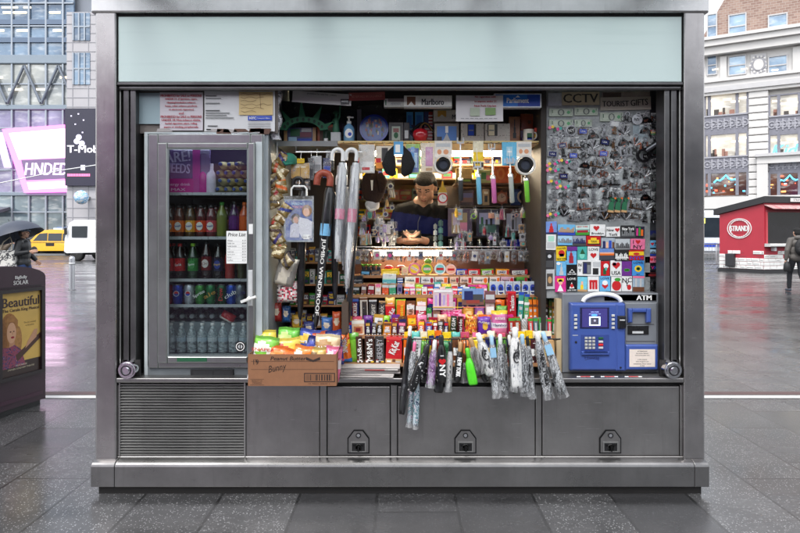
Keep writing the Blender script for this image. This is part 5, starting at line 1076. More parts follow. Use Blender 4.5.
# picture magnets
ZM = lambda a, b_, c, d: (545+a/6.667, 220+b_/6.667, 545+c/6.667, 220+d/6.667)
SKY = lambda s0, g, b0, hz=.35: [(0,hz,1,1,s0),(0,0,1,hz,g)]+[(.05+.09*i,hz*.7,.12+.09*i,hz+.1+.3*abs(math.sin(i*2.3+len(b0))),b0) for i in range(10)]
HNY = lambda c='black': [('I',.14,.66,.32,c),('NY',.5,.24,.3,c,.5,0)]
MG = [
 ((5,10,80,92),(120,150,214),[(.3,.1,.7,.4,'red'),(.36,.4,.64,.62,'red'),(.44,.6,.56,.85,'red'),(0,0,1,.12,'navy')],[],'blue magnet with a red skyscraper and arched top'),
 ((85,30,200,100),'sky',SKY('sky','blue','tan'),[],'magnet with tan skyline over blue water'),
 ((205,35,297,100),(150,200,190),[(0,.0,1,.3,'green'),(.1,.25,.9,.5,'crim'),(0,.6,1,1,(200,224,220))],[('NEW YORK',.5,.85,.16,'red',.8,0)],'mint green magnet with red bridge band and NEW YORK lettering'),
 ((300,30,402,106),'white',[(.2,.42,.62,.95,'red','h')],[('Brooklyn',.5,.2,.24,'black',.8,0)],'white Brooklyn magnet with a big red heart'),
 ((408,45,502,112),'white',[(.62,.42,.98,.95,'red','h')],[('New',.3,.68,.28,'black',.5,0),('York',.5,.24,.3,'black',.6,0)],'white New York script magnet with a small red heart'),
 ((506,36,600,116),'black',SKY('black','dgrey','grey',.2),[('New York',.5,.72,.26,'white',.85,0)],'black skyline magnet with white New York script'),
 ((602,42,662,112),(40,36,60),[(.1,.1,.3,.8,'mag'),(.35,.1,.55,.9,'green'),(.6,.1,.85,.7,'orange')],[],'dark magnet with magenta, green and orange towers'),
 ((680,70,780,130),'navy',SKY('navy','black','dgrey'),[],'navy night skyline magnet on the dark side'),
 ((85,105,182,167),'ltblue',SKY('ltblue','sky','grey'),[],'pale blue skyline magnet under the tan skyline one'),
 ((185,105,272,172),(150,156,170),SKY((150,156,170),'dgrey','navy'),[],'grey stormy skyline magnet'),
 ((276,105,372,172),'red',[(.05,.1,.95,.3,'black'),(.12,.22,.88,.6,'yellow'),(.3,.55,.7,.8,'yellow')],[('TAXI',.5,.42,.2,'black',.4,0)],'red magnet with a yellow TAXI'),
 ((376,120,466,187),(170,180,190),[(.1,0,.3,.7,'navy'),(.35,0,.5,.6,'peach'),(.55,0,.75,.75,'blue'),(.8,0,.95,.6,'brown')],[],'magnet with a row of little blue and tan figures'),
 ((470,126,567,197),(190,196,200),SKY((190,196,200),'grey','dgrey',.25),[],'silver grey skyline magnet beside the pink one'),
 ((570,126,667,197),'pink',[(.32,.5,.68,.95,'red','h')],[('I',.18,.7,.34,'black'),('NY',.5,.25,.34,'black',.6,0)],'pink magnet lettered I heart NY in two lines'),
 ((675,136,782,186),'sky',[(.28,.22,.5,.85,'red','h')],[('I',.14,.5,.5,'black'),('NY',.74,.5,.5,'black',.4,0)],'light blue strip magnet lettered I heart NY'),
 ((148,178,218,205),'purple',[],[],'purple magnet tucked behind the blue tower one'),
 ((76,176,148,272),'yellow',[(.2,.3,.8,.75,'red','o'),(.3,.3,.7,.5,'blue')],[('I LOVE',.5,.87,.13,'black',.8,0),('NEW YORK',.5,.13,.12,'black',.85,0)],'yellow magnet with a red and blue apple'),
 ((138,200,212,298),'sky',[(.3,.1,.7,.6,'crim'),(.38,.6,.62,.8,'crim'),(.46,.8,.54,.95,'crim')],[],'blue magnet with a crimson tower'),
 ((216,178,281,266),'teal',[(.2,.1,.75,.6,(120,210,190),'o'),(.25,.45,.8,.85,'dgreen','t')],[],'teal magnet with a crowned green face'),
 ((283,178,361,268),'white',[(.22,.12,.78,.6,'red','h')],[('LOVE',.5,.8,.2,'black',.8,0)],'white LOVE magnet with red heart beside the sunset skyline'),
 ((365,190,461,266),(110,140,200),[(0,0,1,.4,(60,60,70)),(0,.4,1,.62,'orange'),(0,.55,1,.66,'peach')],[],'orange sunset skyline magnet'),
 ((466,196,556,271),'black',SKY('black','black','white',.28)+[(0,.2,1,.28,'white')],[('NEW YORK',.5,.12,.12,'white',.8,0)],'black magnet with a white skyline silhouette'),
 ((560,200,660,268),'red',[(0,.48,1,.85,'yellow'),(.3,.5,.7,.75,'red','o')],[('NYC',.5,.24,.36,'blue',.85,0)],'red and yellow NYC magnet'),
 ((666,196,782,238),'ltblue',SKY('ltblue','blue','dgrey'),[],'pale blue panorama strip magnet on the dark side'),
 ((666,242,782,286),(226,120,150),[(.28,.22,.5,.85,'red','h')],[('I',.14,.5,.5,'black'),('NY',.74,.5,.5,'black',.4,0)],'rose pink strip magnet lettered I heart NY'),
 ((76,276,142,372),'sky',[(.3,.05,.7,.3,'lgrey'),(.38,.3,.62,.6,'lgrey'),(.45,.6,.55,.9,'lgrey'),(0,.75,.4,.95,'white','o')],[],'sky blue magnet with a grey tower and cloud'),
 ((146,300,214,372),'black',[(.2,.3,.8,.62,'white','t'),(.35,.32,.65,.5,'black','o')],[('NEW YORK',.5,.16,.14,'white',.85,0)],'black magnet with white rays over NEW YORK lettering'),
 ((216,268,371,373),'white',[(.22,.12,.58,.9,'dgrey'),(.27,.17,.4,.82,'navy'),(.42,.17,.55,.7,'grey'),(.66,.1,.9,.5,'black'),(.66,.6,.98,.9,'lgrey')],[('N',.1,.7,.2,'black'),('Y',.1,.35,.2,'black')],'wide white magnet framing small black and white photographs'),
 ((373,275,432,372),'red',[(.25,.1,.6,.5,'dgreen'),(.3,.5,.85,.85,'white','o'),(.45,.35,.7,.6,'teal','o')],[],'red magnet with a green statue and white cloud'),
 ((436,270,511,376),'white',[(.12,.45,.88,.95,'red','h'),(.2,.68,.5,.86,'blue')],[('USA',.5,.22,.24,'black',.8,0)],'white USA magnet with a flag heart'),
 ((513,276,579,372),'purple',[(.2,.3,.8,.5,'green','o'),(.3,.38,.7,.44,'dgreen')],[],'purple magnet with green lips'),
 ((581,270,661,372),(70,150,220),[(.2,.25,.8,.68,'yellow','o'),(.33,.35,.67,.58,'dgreen','o'),(.42,.42,.58,.52,'red')],[('LOVE',.5,.86,.16,'navy',.8,0),('NY',.5,.1,.12,'navy')],'blue LOVE magnet with a yellow sunflower'),
 ((666,292,782,344),(30,26,36),[],[('I',.16,.5,.4,'red'),('L',.3,.5,.4,'green'),('V',.44,.5,.4,'mag'),('N',.62,.5,.4,'blue'),('Y',.8,.5,.4,'orange')],'dark strip magnet with letters in five neon colours'),
 ((666,348,782,382),(60,26,30),[(.2,.3,.7,.6,'dred')],[],'dark maroon strip magnet above the sunglasses'),
 ((68,374,141,480),'mag',[(.2,.05,.75,.5,'white','t'),(.3,.45,.7,.8,'peach','o'),(.2,.65,.8,.85,'yellow')],[],'magenta magnet with a white dress figure'),
 ((145,374,214,476),'black',[(.25,.2,.75,.6,'white','t'),(.35,.25,.65,.5,'red','o')],[('LOVE',.5,.82,.14,'white',.8,0),('NEW YORK',.5,.08,.09,'white',.85,0)],'black magnet with LOVE over a white and red tower'),
 ((216,380,281,476),(120,200,220),[(.3,.1,.6,.45,'yellow'),(.36,.45,.55,.7,'peach'),(0,0,1,.14,'tan')],[],'cyan magnet with a yellow tower and sand'),
 ((285,374,360,477),'white',[(.15,.15,.35,.7,'red'),(.4,.15,.6,.7,'red'),(.65,.15,.85,.7,'red'),(.15,.6,.85,.75,'red')],[],'white magnet with a red bridge gate'),
 ((365,374,437,476),'sky',[(.2,.15,.8,.55,'red','h'),(.25,.4,.75,.72,'white','o')],[('LOVE',.5,.86,.14,'navy',.8,0)],'light blue LOVE magnet with heart and white snow cap'),
 ((441,380,509,476),'white',[(.06,.05,.96,.75,'red','o'),(.3,.7,.9,.95,'green','o')],[],'white magnet filled by a red apple with green leaf'),
 ((512,374,581,476),'white',[(.5,.1,.9,.45,'red','o')],[('N',.25,.72,.3,'black'),('Y',.5,.5,.3,'black'),('C',.75,.75,.3,'black')],'white magnet with tumbling N Y C letters and red apple'),
 ((585,374,661,477),(160,180,196),[(.2,.1,.36,.85,'lgrey'),(.6,.1,.76,.85,'lgrey'),(0,0,1,.3,'brown'),(0,.88,1,1,'pink')],[],'magnet with twin grey towers over brown blocks'),
 ((6,96,72,200),'white',[(.1,.1,.9,.5,'lgrey'),(.2,.55,.8,.9,'mint')],[],'white packet with pale green print at the edge of the board'),
 ((0,206,62,326),(60,58,62),[(.1,.1,.9,.45,'dgrey'),(.1,.5,.9,.9,'black'),(.3,.6,.7,.8,'silver','o')],[],'dark packet with a silver disc at the edge of the board'),
 ((0,330,66,462),'lgrey',[(.2,.15,.8,.8,(70,64,60)),(.3,.3,.7,.65,'tan','o')],[],'grey packet with a brown charm at the lowest edge of the board'),
]
R = random.Random(8)
for i, (zr_, c, pn, tx, lb_) in enumerate(MG):
    dk = zr_[0] > 660
    carton('magnet', lb_, 'magnet', ZM(*zr_), YP-.014-(.004 if i % 3 == 0 else 0)+(.02 if dk else 0), c, pn, tx, t=.005, group='picture magnets on the souvenir board', ry=R.uniform(-.03,.03))
q = MB()
for x in (-.035, .035): q.ringd(x, 0, .026, .036, -.012, 0, NICK, 18); q.disc(x, 0, .026, -.006, 0, mat((20,22,26), .08), n=16)
q.box(-.012, .012, -.010, -.002, .008, .016, NICK); q.build('sunglasses', loc=at(651,285.5,YK+.012), label='round silver sunglasses hanging above the cash machine', cat='sunglasses')
# ---------------------------------------------------------------- sweets on the stepped rack (each packet stands on its step)
BW = mat((226,224,220), .4, 0, .08, 20)
def step(py, x0, x1, top, c, label, name='sweet_packet', cat='sweets', panels=(), texts=(), t=.05, kind='c', paint=None, group=None, dy=0., ry=0., Yo=0.):
    Y = {363:.12, 335:.22, 321.5:.30, 294.5:.42, 283.5:.50, 275:.57}[py]+.004+Yo
    r = (x0, top, x1, py+.05); RJ = random.Random(int(x0*13+top*7)); ry = ry or RJ.uniform(-.06,.06)
    if kind == 'c' and x1-x0 > 4:      # small print every packet carries: nutrition box, bar code, little lines
        w_ = max(x1-x0, 1); panels = list(panels)+[(.08,.03,.34,.10,'white'),(.62,.03,.92,.08,RJ.choice(['white','lgrey','yellow']))]
        for k in range(5): u = RJ.uniform(.05,.6); v = RJ.uniform(.1,.92); panels.append((u,v,min(.97,u+RJ.uniform(.08,.35)),min(.98,v+RJ.uniform(.008,.03)),RJ.choice(['lgrey','white','char','gold',tuple(int(a*.6) for a in (CN[c] if isinstance(c,str) else c))])))
    if kind == 'b': return bag(name, label, cat, r, Y, paint or bands((1, c)), texts, t, group, (0, ry, 0))
    return carton(name, label, cat, r, Y, c, panels, texts, t, group, RJ.uniform(-.09,.09), ry)
V90 = math.pi/2
# bottom step
step(363,341,352,334,'orange','tall orange bag of sweets with blue foot, by the cardboard box',kind='b',paint=lambda u,v: (60,130,210) if v < .16 else ((250,200,60) if abs(v-.5-.5*u+.25) < .07 else ((206,40,30) if abs(v-.6-.5*u+.25) < .05 else (236,112,36))),texts=[('SNACK',.5,.62,.5,'white',.5,V90)],t=.05,ry=-.12)
step(363,350.5,360,333,'lime','lime green bag behind the brown lettered sweets',kind='b',paint=bands((.8,(130,200,60)),(1,(90,160,40))),t=.03,ry=-.06,Yo=.03)
for x0, x1, c, l_, tx, tc in ((357,363.5,(66,40,28),'narrow brown packet with white M&M lettering running up it','m&m',BW),(365,374.5,(60,34,26),'wide brown packet with white M&M lettering running up it',"M&M's",BW),(375.5,384.5,(58,54,54),'grey chocolate bar packet lettered upwards, beside the red box','HERSHEY',(150,150,154))):
    step(363,x0,x1,336.5,c,l_,panels=[(.1,.02,.3,.14,'crim')],texts=[(tx,.5,.5,.62,tc,.82,V90)],t=.03)
step(363,385.5,401.5,337,(190,26,34),'big red chocolate box with white slanted lettering on the bottom step',panels=[(0,0,1,.16,(204,170,120)),(.42,.04,.62,.15,'brown'),(.0,.9,1,1,(214,60,60))],texts=[('Kit Kat',.5,.6,.42,BW,.5,1.2)],t=.06)
R = random.Random(31)
btm = [(403,411,'orange','orange wafer pack on the bottom step between the red box and black umbrella'),(412,420,'lgrey','grey gum carton on the bottom step, left of the black umbrellas'),(421,430,(96,160,60),'green chewy sweets bag on the bottom step'),(431,441,'dred','dark red bag on the bottom step behind the purple umbrella'),(442,452,(60,130,80),'mid green pouch on the bottom step'),(453,462,'brown','brown bar pack on the bottom step'),(463,473,(214,120,50),'orange pouch on the bottom step behind the bright green umbrella'),(474,485,'yellow','yellow pouch on the bottom step near the white capped umbrella'),(486,496,'navy','navy pack on the bottom step'),(497,507,(90,150,60),'leaf green pack on the bottom step'),(508,518,'red','red pack on the bottom step between sleeves'),(519,529,'gold','gold pack on the bottom step'),(530,541,(70,30,34),'maroon carton with lettering at the end of the bottom step'),(543,555,(200,160,110),'tan carton at the wooden end post of the bottom step')]
for x0, x1, c, l_ in btm: step(363,x0,x1,337+R.uniform(0,4),c,l_,kind='b' if 'pouch' in l_ or 'bag' in l_ else 'c',panels=[(.1,.3,.9,.6,R.choice(['white','yellow','red']))],texts=[(R.choice(['SWEET','FRUIT','CHOC']),.5,.45,.3,'black',.7,V90)],t=.04)
# second step
step(335,352,364.5,320.5,(220,190,160),'clear tub of brown sweets with white lid on the second step',name='sweet_tub',panels=[(0,.78,1,1,(228,224,214)),(.15,.1,.85,.6,(186,110,70)),(.3,.25,.7,.5,'dred')],t=.06)
for x0, x1, c, c2, l_ in ((344,351.5,'blue','red','blue wrapped bar at the left end of the second step'),(366,370.5,(40,34,34),'gold','black gold topped packet on the second step, first of its trio'),(371.5,376,(52,44,50),'grey','charcoal packet on the second step, middle of its trio'),(377,381.5,(36,36,46),'tan','blue black packet on the second step, last of its trio'),(383,391,(200,120,30),'brown','amber nut bag on the second step'),(392,397,'brown','gold','narrow brown packet right of the amber nut bag'),(398,405,(96,50,60),'pink','plum wafer packet beside the foil balls'),(418,424,(226,110,60),'yellow','orange tube pack next to the foil balls'),(426,432,(80,96,170),'red','blue and red gum pack on the second step'),(433,437,'crim','white','slim crimson gum pack on the second step'),(438.5,443,'dgrey','lgrey','grey gum pack on the second step'),(444,448,'navy','red','slim navy gum pack on the second step')):
    step(335,x0,x1,321+R.uniform(0,2),c,l_,panels=[(.05,.75,.95,.95,c2),(.15,.2,.85,.45,'lgrey')],texts=[('BAR',.5,.5,.5,'white',.4,V90)],t=.03)
q_ = rect((407,322,417,335), .225); o = MB()
for i in range(8): o.lathe([(.004,-.013),(.012,-.008),(.0145,0),(.011,.009),(.003,.0145)], mat((206,160,70) if i < 6 else 'brown', .25, .8, .2, 60, .4), 10, (-.024+.016*(i % 4),.01*(i//4),.015+.028*(i//4)+.003*(i % 2)))
o.build('foil_balls_box', loc=q_[0], label='gold foil wrapped chocolate balls in a stack on the second step', cat='sweets')
step(335,450,456,316,(40,54,40),'black and green mint box with vertical white lettering',panels=[(0,0,1,.2,(70,150,60))],texts=[('5 GUM',.5,.6,.6,BW,.6,V90)],t=.03)
step(335,457.5,463.5,316.5,(60,20,26),'dark maroon gum box with white script',panels=[(.8,0,1,1,'crim')],texts=[('stride',.45,.5,.5,BW,.7,V90)],t=.03)
step(335,465,477,315,(220,160,60),'amber bag with small fruit pictures',kind='b',paint=lambda u,v: [(226,150,40),(200,70,40),(236,190,90),(150,90,40)][int(abs(math.sin(u*17+v*5)*math.cos(v*13))*3.99)],t=.04)
step(335,478.5,491.5,317,'purple','purple bag with a yellow brown blob of chocolate',kind='b',paint=blob((92,44,150),(214,170,60),.55,.5,.22,.2,(120,70,170),(110,60,170)),texts=[('FUDGE',.45,.7,.14,BW,.6,-.2)],t=.045)
step(335,491.8,508,311,(222,120,160),'large pink bag with a white lettered band on the second step',kind='b',paint=bands((.1,(200,150,190)),(.3,(226,130,170)),(.5,BW and (236,230,236)),(.86,(206,110,160)),(1,(236,190,60))),texts=[('Hershey',.5,.41,.15,'navy',.8,0),('KISSES',.5,.7,.1,'white',.6,0)],t=.06)
for x0, x1, c, l_ in ((509,514,(170,40,40),'red jerky packet right of the pink bag'),(514.5,521,(150,60,36),'brown jerky packet beside the clear cellophane bag'),(529,533.5,(206,60,60),'tube of red sweets, first in the striped tube row'),(534,538.5,(90,110,120),'tube of grey sweets in the striped tube row'),(539,543,(70,150,90),'tube of green sweets in the striped tube row'),(543.5,547.5,(96,110,130),'slate tube in the striped tube row'),(548,551.5,(220,60,90),'rose tube in the striped tube row'),(552,555.5,(60,110,70),'dark green tube at the end of the striped tube row')):
    step(335,x0,x1,317+R.uniform(0,1.5),c,l_,panels=[(0,.8,1,.95,'green'),(0,.1,1,.2,'lgrey'),(.3,.25,.7,.7,'lgrey')],t=.028)
step(335,521.5,528.5,319,(176,180,178),'clear cellophane bag with a white price tag',kind='b',paint=lambda u,v: (226,226,226) if .2 < v < .36 else (120+int(60*abs(math.sin(9*u+14*v))),)*3,t=.04)
# third step
for x0, x1, top, c, l_, tx, tc, pn in ((350.5,358.5,299,'navy','blue caramel bar box lettered upwards on the third step','SNICKERS',BW,[(.22,.1,.78,.85,(150,30,36)),(0,.9,1,1,(60,90,170))]),(360.5,368,298,(206,198,186),'cream chocolate box with dark letters running upwards',"HERSHEY",'char',[(.25,.05,.9,.86,(70,52,44)),(0,.92,1,1,'brown')]),(369.3,377,300,(52,48,50),'charcoal chocolate box with pale upright letters, taller one','HERSHEY',(196,190,180),[(0,.93,1,1,'lgrey')]),(378,384.5,301,(58,54,56),'charcoal chocolate box with pale upright letters, narrower one','DARK',(176,170,160),[(0,.93,1,1,'tan')]),(386,395,304.5,(196,26,36),'red wafer box with white slanted script on the third step','Kit Kat',BW,[(0,.9,1,1,(226,120,70))]),(396.5,404.5,301,(230,96,26),'bright orange peanut butter cup box','Reeses','yellow',[(0,.8,1,1,(240,130,50)),(0,.0,1,.1,'brown')]),(406.5,414,305,(206,160,140),'rose grey wafer box with white price card',"BAR",'brown',[(.0,.72,1,1,BW)]),(415.5,425.5,306,(190,60,76),'crimson and white mint box with a price card','MINT','white',[(0,.72,1,1,BW),(.2,.1,.5,.5,'white')])):
    step(321.5,x0,x1,top,c,l_,panels=pn,texts=[(tx,.56,.46,.5,tc,.7,V90 if 'slant' not in l_ else 1.1)],t=.05)
for x0, x1, top, c, l_ in ((427,432,308,(60,140,70),'small green mint tin on the third step'),(433,440,309,(150,110,90),'brown nut pouch on the third step, left of the pink hangers')): step(321.5,x0,x1,top,c,l_,panels=[(.1,.3,.9,.6,'lgrey')],t=.03)
YV = .30
carton('postcard', 'pale pink postcard hanging with little bottles printed on it', 'card', (433,289,453,310), YV-.01, (214,190,196), [(.1,.2,.2,.7,'lav'),(.3,.2,.4,.8,'purple'),(.5,.25,.6,.7,'lav'),(.7,.2,.8,.75,'pink'),(.05,.85,.95,.95,'white')], t=.004)
step(321.5,441,462,310,(226,90,140),'hot pink rose patterned bag on the third step',kind='b',paint=lambda u,v: [(232,70,140),(250,150,190),(214,40,110),(240,120,170)][int(abs(math.sin(u*21)*math.cos(v*11+u*4))*3.99)],t=.05)
q = MB()
q.box(-.17,.17,0,.003,0,.004,mat((240,120,120),.3)); q.box(-.17,.02,-.001,.0,.0,.004,mat((250,214,60),.3)); q.build('price_strip', loc=at(459,307.5,YV-.016), label='pink and yellow plastic strip along the third step', cat='strip')
carton('postcard', 'postcard of a dark bridge against a blue and rust sky', 'card', (462,288.5,484,305), YV-.012, (120,150,200), [(0,0,1,.35,(120,80,70)),(.1,.3,.5,.85,'navy'),(.5,.2,.95,.65,'dgrey'),(.2,.1,.8,.3,(150,60,50))], t=.004)
for x0, x1, top, c, l_, k in ((463.5,474,307,(230,170,60),'orange yellow sweet bag below the bridge postcard','b'),(475,485,306.5,(150,90,170),'violet sweet bag below the bridge postcard','b'),(486,495,303,(196,170,170),'rosy grey carton with tiny print on the third step','c'),(484.8,495.5,291,(120,80,84),'dusky pink carton hung above the rosy grey one','x'),(496,507,306,(110,170,80),'green yellow sour sweet bag above the pink bag','b')):
    if k == 'x': carton('sweet_packet', l_, 'sweets', (x0,top,x1,303), YV-.008, c, [(.1,.3,.9,.7,'lgrey')], t=.01)
    else: step(321.5,x0,x1,top,c,l_,kind=k,paint=blob(c if not isinstance(c, str) else CN[c],(240,220,150),.5,.5,.3,.25),panels=[(.1,.4,.9,.8,'white')],t=.04)
step(321.5,508,516.5,291.5,(176,20,36),'tall crimson box with white vertical lettering',panels=[(0,.94,1,1,(220,40,50))],texts=[('Twizzlers',.5,.6,.5,BW,.5,V90)],t=.05)
for i, (x0, x1, top, c, l_) in enumerate(((517.5,522.5,292,(60,150,140),'teal and white gum stack, first of the tall tubes'),(523.5,528.5,294,(96,170,110),'green and white gum stack, second of the tall tubes'),(529.5,533,297,(236,120,30),'orange candy tube, leftmost of the orange ones'),(533.5,537,297,(236,126,36),'orange candy tube, second of the orange ones'),(537.5,541,297.5,(230,116,30),'orange candy tube, third of the orange ones'),(541.5,544.5,298,(220,110,40),'orange candy tube beside the dark one'),(545,548.5,297,(50,40,40),'dark brown candy tube by the wooden partition'),(549,552,299,(90,110,50),'olive candy tube by the wooden partition'),(552.5,555.5,300,(200,150,70),'mustard candy tube at the far end of the third step'))):
    step(321.5,x0,x1,top,c,l_,panels=[(0,.9,1,1,'blue' if i < 2 else 'dgreen'),(.2,.1,.8,.25,'white'),(.2,.4,.8,.5,'lgrey'),(0,.6,1,.7,'white' if i < 2 else 'brown')],t=.03)
# gum and mint steps near the lamp
for x0, x1, top, c, l_, pn in ((346.5,351.5,283,(90,150,210),'blue gum sleeve at the left end of the upper steps',[(.2,.2,.8,.7,'white')]),(361,366,285,(140,100,90),'brown gum box in the gum step',[(.1,.5,.9,.8,BW)]),(367.5,374,284.5,(150,40,50),'dark red gum box in the gum step',[(.1,.5,.9,.85,BW)]),(375,381,284,(232,206,186),'peach mint box with pink cap',[(.1,.7,.9,1,'pink'),(.2,.3,.8,.6,'white')]),(382,388.5,285,(226,96,56),'orange mint box with clear cap in the gum step',[(0,.72,1,1,(200,206,206))]),(389.5,396,285,(70,160,120),'green mint box with clear cap in the gum step',[(0,.72,1,1,(200,206,206))]),(397,402,284.5,(120,110,150),'lilac grey mint box in the gum step',[(.2,.3,.8,.7,'navy')]),(352,359.5,287,(40,52,46),'blackish gum box left of the brown one',[(.1,.6,.9,.9,'lgrey')])):
    step(294.5,x0,x1,top,c,l_,name='gum_box',cat='gum',panels=pn,t=.04)
GUM = [(230,90,60),(236,120,170),(220,170,60),(240,236,230),(206,50,50),(70,120,190),(240,200,190),(80,160,90),(216,60,60),(60,100,190),(210,216,226),(60,150,90)]
for i in range(14):
    x0 = 404+i*6.; step(294.5,x0,x0+5.2,287,GUM[i % 12],f'little gum packet, {ORD[i]} along the gum step from the lilac grey mint box',name='gum_box',cat='gum',panels=[(0,.55,1,.8,'white'),(.2,.1,.8,.4,GUM[(i+5) % 12])],t=.03,group='little gum packets in a row')
for i in range(7):
    x0 = 489.5+i*8; step(294.5,x0,x0+7.2,281.5,(196,206,220),f'white tape pack with a blue half disc, {ORD[i]} of seven in the row',name='tape_pack',cat='pack',panels=[(.12,.2,.88,.8,'blue','o'),(.3,.3,.7,.6,'navy','o'),(0,0,1,.3,(206,214,224)),(.2,.05,.8,.2,'navy')],t=.03,group='white packs with blue half discs')
for x0, x1, top, c, l_, pn in ((352,363,276,(40,46,50),'charcoal tin row carton on the upper steps',[(.1,.3,.9,.5,'grey')]),(382.5,396,274,(226,232,230),'white carton with a teal wave near the lamp',[(0,0,1,.4,(90,180,190)),(0,.4,1,.5,'mint')]),(397.5,403,278,(60,90,160),'blue and white striped small carton',[(0,.3,1,.5,'white'),(0,.75,1,.9,'white')])):
    step(283.5,x0,x1,top,c,l_,name='gum_box',cat='gum',panels=pn,t=.04)
for i, (x0, x1, c, l_) in enumerate(((405,420,(236,232,226),'white gum carton with green black lettering under the lamp'),(421,434,(226,226,224),'white gum carton with a black slash'),(435,448,(240,214,206),'pale pink gum carton with red lettering'),(450,459,(236,196,170),'peach gum carton with orange spot'),(460,472,(240,206,190),'pale salmon gum carton'),(473,488,(230,220,214),'white carton with cherry red end in the second gum row'),(490,500,(230,214,210),'white carton with a rose circle'),(501,514,(214,170,190),'mauve pink gum carton'),(517,528,(90,160,70),'grass green gum carton in the second gum row'),(530,542,(34,40,70),'dark navy gum carton at the end of the second gum row'))):
    step(283.5,x0,x1,277,c,l_,name='gum_box',cat='gum',panels=[(.7,.1,.95,.9,R.choice(['red','orange','crim','dgreen']),'o' if i % 2 else 'q')],texts=[(['trident','eclipse','bubble','fresh','fruit','cherry','rose','berry','mint','ice'][i],.36,.5,.4,'dgrey' if i < 9 else 'white',.5,0)],t=.04)
for x0, x1, top, c, l_, pn in ((360.5,370,270,(50,60,70),'slate picture tin on the top step, first of the pair',[(.1,.2,.9,.7,'sky')]),(371,380.5,270,(60,66,76),'slate picture tin on the top step, second of the pair',[(.1,.2,.9,.7,(150,120,90))]),(381.5,399.5,269,'yellow','yellow tea box on the top step near the lamp',[(.1,.3,.9,.6,(250,226,120))]),(401.5,408,267,(236,206,160),'cream carton beside the yellow tea box',[(.2,.3,.8,.7,'peach')])):
    step(275,x0,x1,top,c,l_,name='tin_box',cat='box',panels=pn,t=.05)
TIN = [(414.5,6.2,'pink','yellow','round pink sweet tin with diagonal yellow band'),(427,6,'yellow',(96,170,60),'round yellow tin with red lettering'),(440,6,'white',(120,200,200),'round white tin with red pin'),(451,5.5,(250,200,190),'peach','round peach tin at the end of the tins')]
for px, r, c, c2, l_ in TIN:
    Y = .575; rr = r*S(Y); z = RZ[275]+rr; q = MB(); q.cyl((0,0,0),(0,.022,0),rr,mt((190,180,160)),n=24); q.disc(0,0,rr*.94,-.001,0,c,n=24); q.disc(0,0,rr*.72,-.002,-.001,c2,n=24); q.box(-rr*.6,rr*.6,-.003,-.002,-rr*.2,rr*.2,'white' if px < 440 else 'red'); q.text('sour',0,0,rr*.3,-.004,'red')
    q.build('sweet_tin', loc=(X(px,Y),Y,z), rot=(0,.5 if px < 420 else 0,0), label=l_, cat='tin')
for x0, x1, c, l_ in ((456,467,'blue','blue sweet carton on the top step right of the tins'),(468,480,'red','bright red sweet carton on the top step'),(481.5,494,(120,170,50),'apple green sweet carton on the top step'),(496,509,(226,150,40),'amber sweet carton on the top step'),(511,528,(80,44,50),'dark wine sweet carton on the top step'),(530,544,(40,34,34),'blackish carton at the dim end of the top step')):
    step(275,x0,x1,269,c,l_,name='sweet_packet',panels=[(.08,.2,.8,.75,(236,232,226)),(.82,.1,.98,.9,'red','o')],texts=[('CANDY',.44,.48,.36,'navy',.6,0)],t=.04)
# packets lying on the tins, green pots
for i in range(4):
    p = at(363.5+i*5, 269.5, .585); q = MB(); q.lathe([(.012,0),(.016,.02),(.015,.022)], 'char', 10)
    for k in range(9): a = k*.7; q.tube([(0,0,.02),(.012*math.cos(a),.012*math.sin(a),.036),(.02*math.cos(a),.02*math.sin(a),.034+.006*(k % 2))], .003, (96,170,40), 5)
    q.build('toy_plant', loc=(p[0],.60,RZ[275]+.034), label=f'small bright green toy plant pot, {ORD[i]} of four on the picture tins', cat='toy plant', group='green toy plants on the tins')
for px, w_, c, l_ in ((389,9,(196,50,60),'red bowl shaped tin lying left of the lamp'),(401,10,(140,50,50),'brown red bowl shaped tin under the lamp'),(413,6,(206,90,60),'orange red small tin under the lamp'),(428,8,(120,160,50),'olive green tin lid on the yellow tin')):
    Y = .62; k = w_*S(Y)*.5; MB().lathe([(k*.7,0),(k,.018),(k,.024),(k*.6,.036),(.002,.038)], mat(c,.3), 18).build('sweet_tin', loc=(X(px,Y),Y,RZ[275]+(.03 if px != 428 else .075)), label=l_, cat='tin')
# second rank of packets behind the front ones
R = random.Random(90); RC = ['orange','pink','yellow','red','lime','mag','peach','gold','crim','teal','brown','purple','cream',(90,60,44),(240,190,90),(200,80,110)]
for py, tp, x0, x1, nm in ((363,332,404,552,'bottom'),(335,315.5,346,508,'second'),(321.5,299,386,506,'third'),(294.5,283,404,488,'gum')):
    x = x0; i = 0
    while x < x1 and i < 20:
        w_ = R.uniform(7,11); c = R.choice(RC); step(py,x,x+w_-.4,tp+R.uniform(-1.5,2.5),c,f'packet in the second rank of the {nm} step, {ORD[i]} along behind the front ones',kind='b' if R.random() < .45 else 'c',paint=blob(c if not isinstance(c,str) else CN[c],CN[R.choice(['white','yellow','navy','brown'])],R.uniform(.3,.7),.6,.32,.22),panels=[(.1,.55,.9,.85,R.choice(['white','yellow','crim','navy']))],t=.03,group=f'packets in the second rank of the {nm} step',Yo=.05 if py != 294.5 else .035); x += w_; i += 1
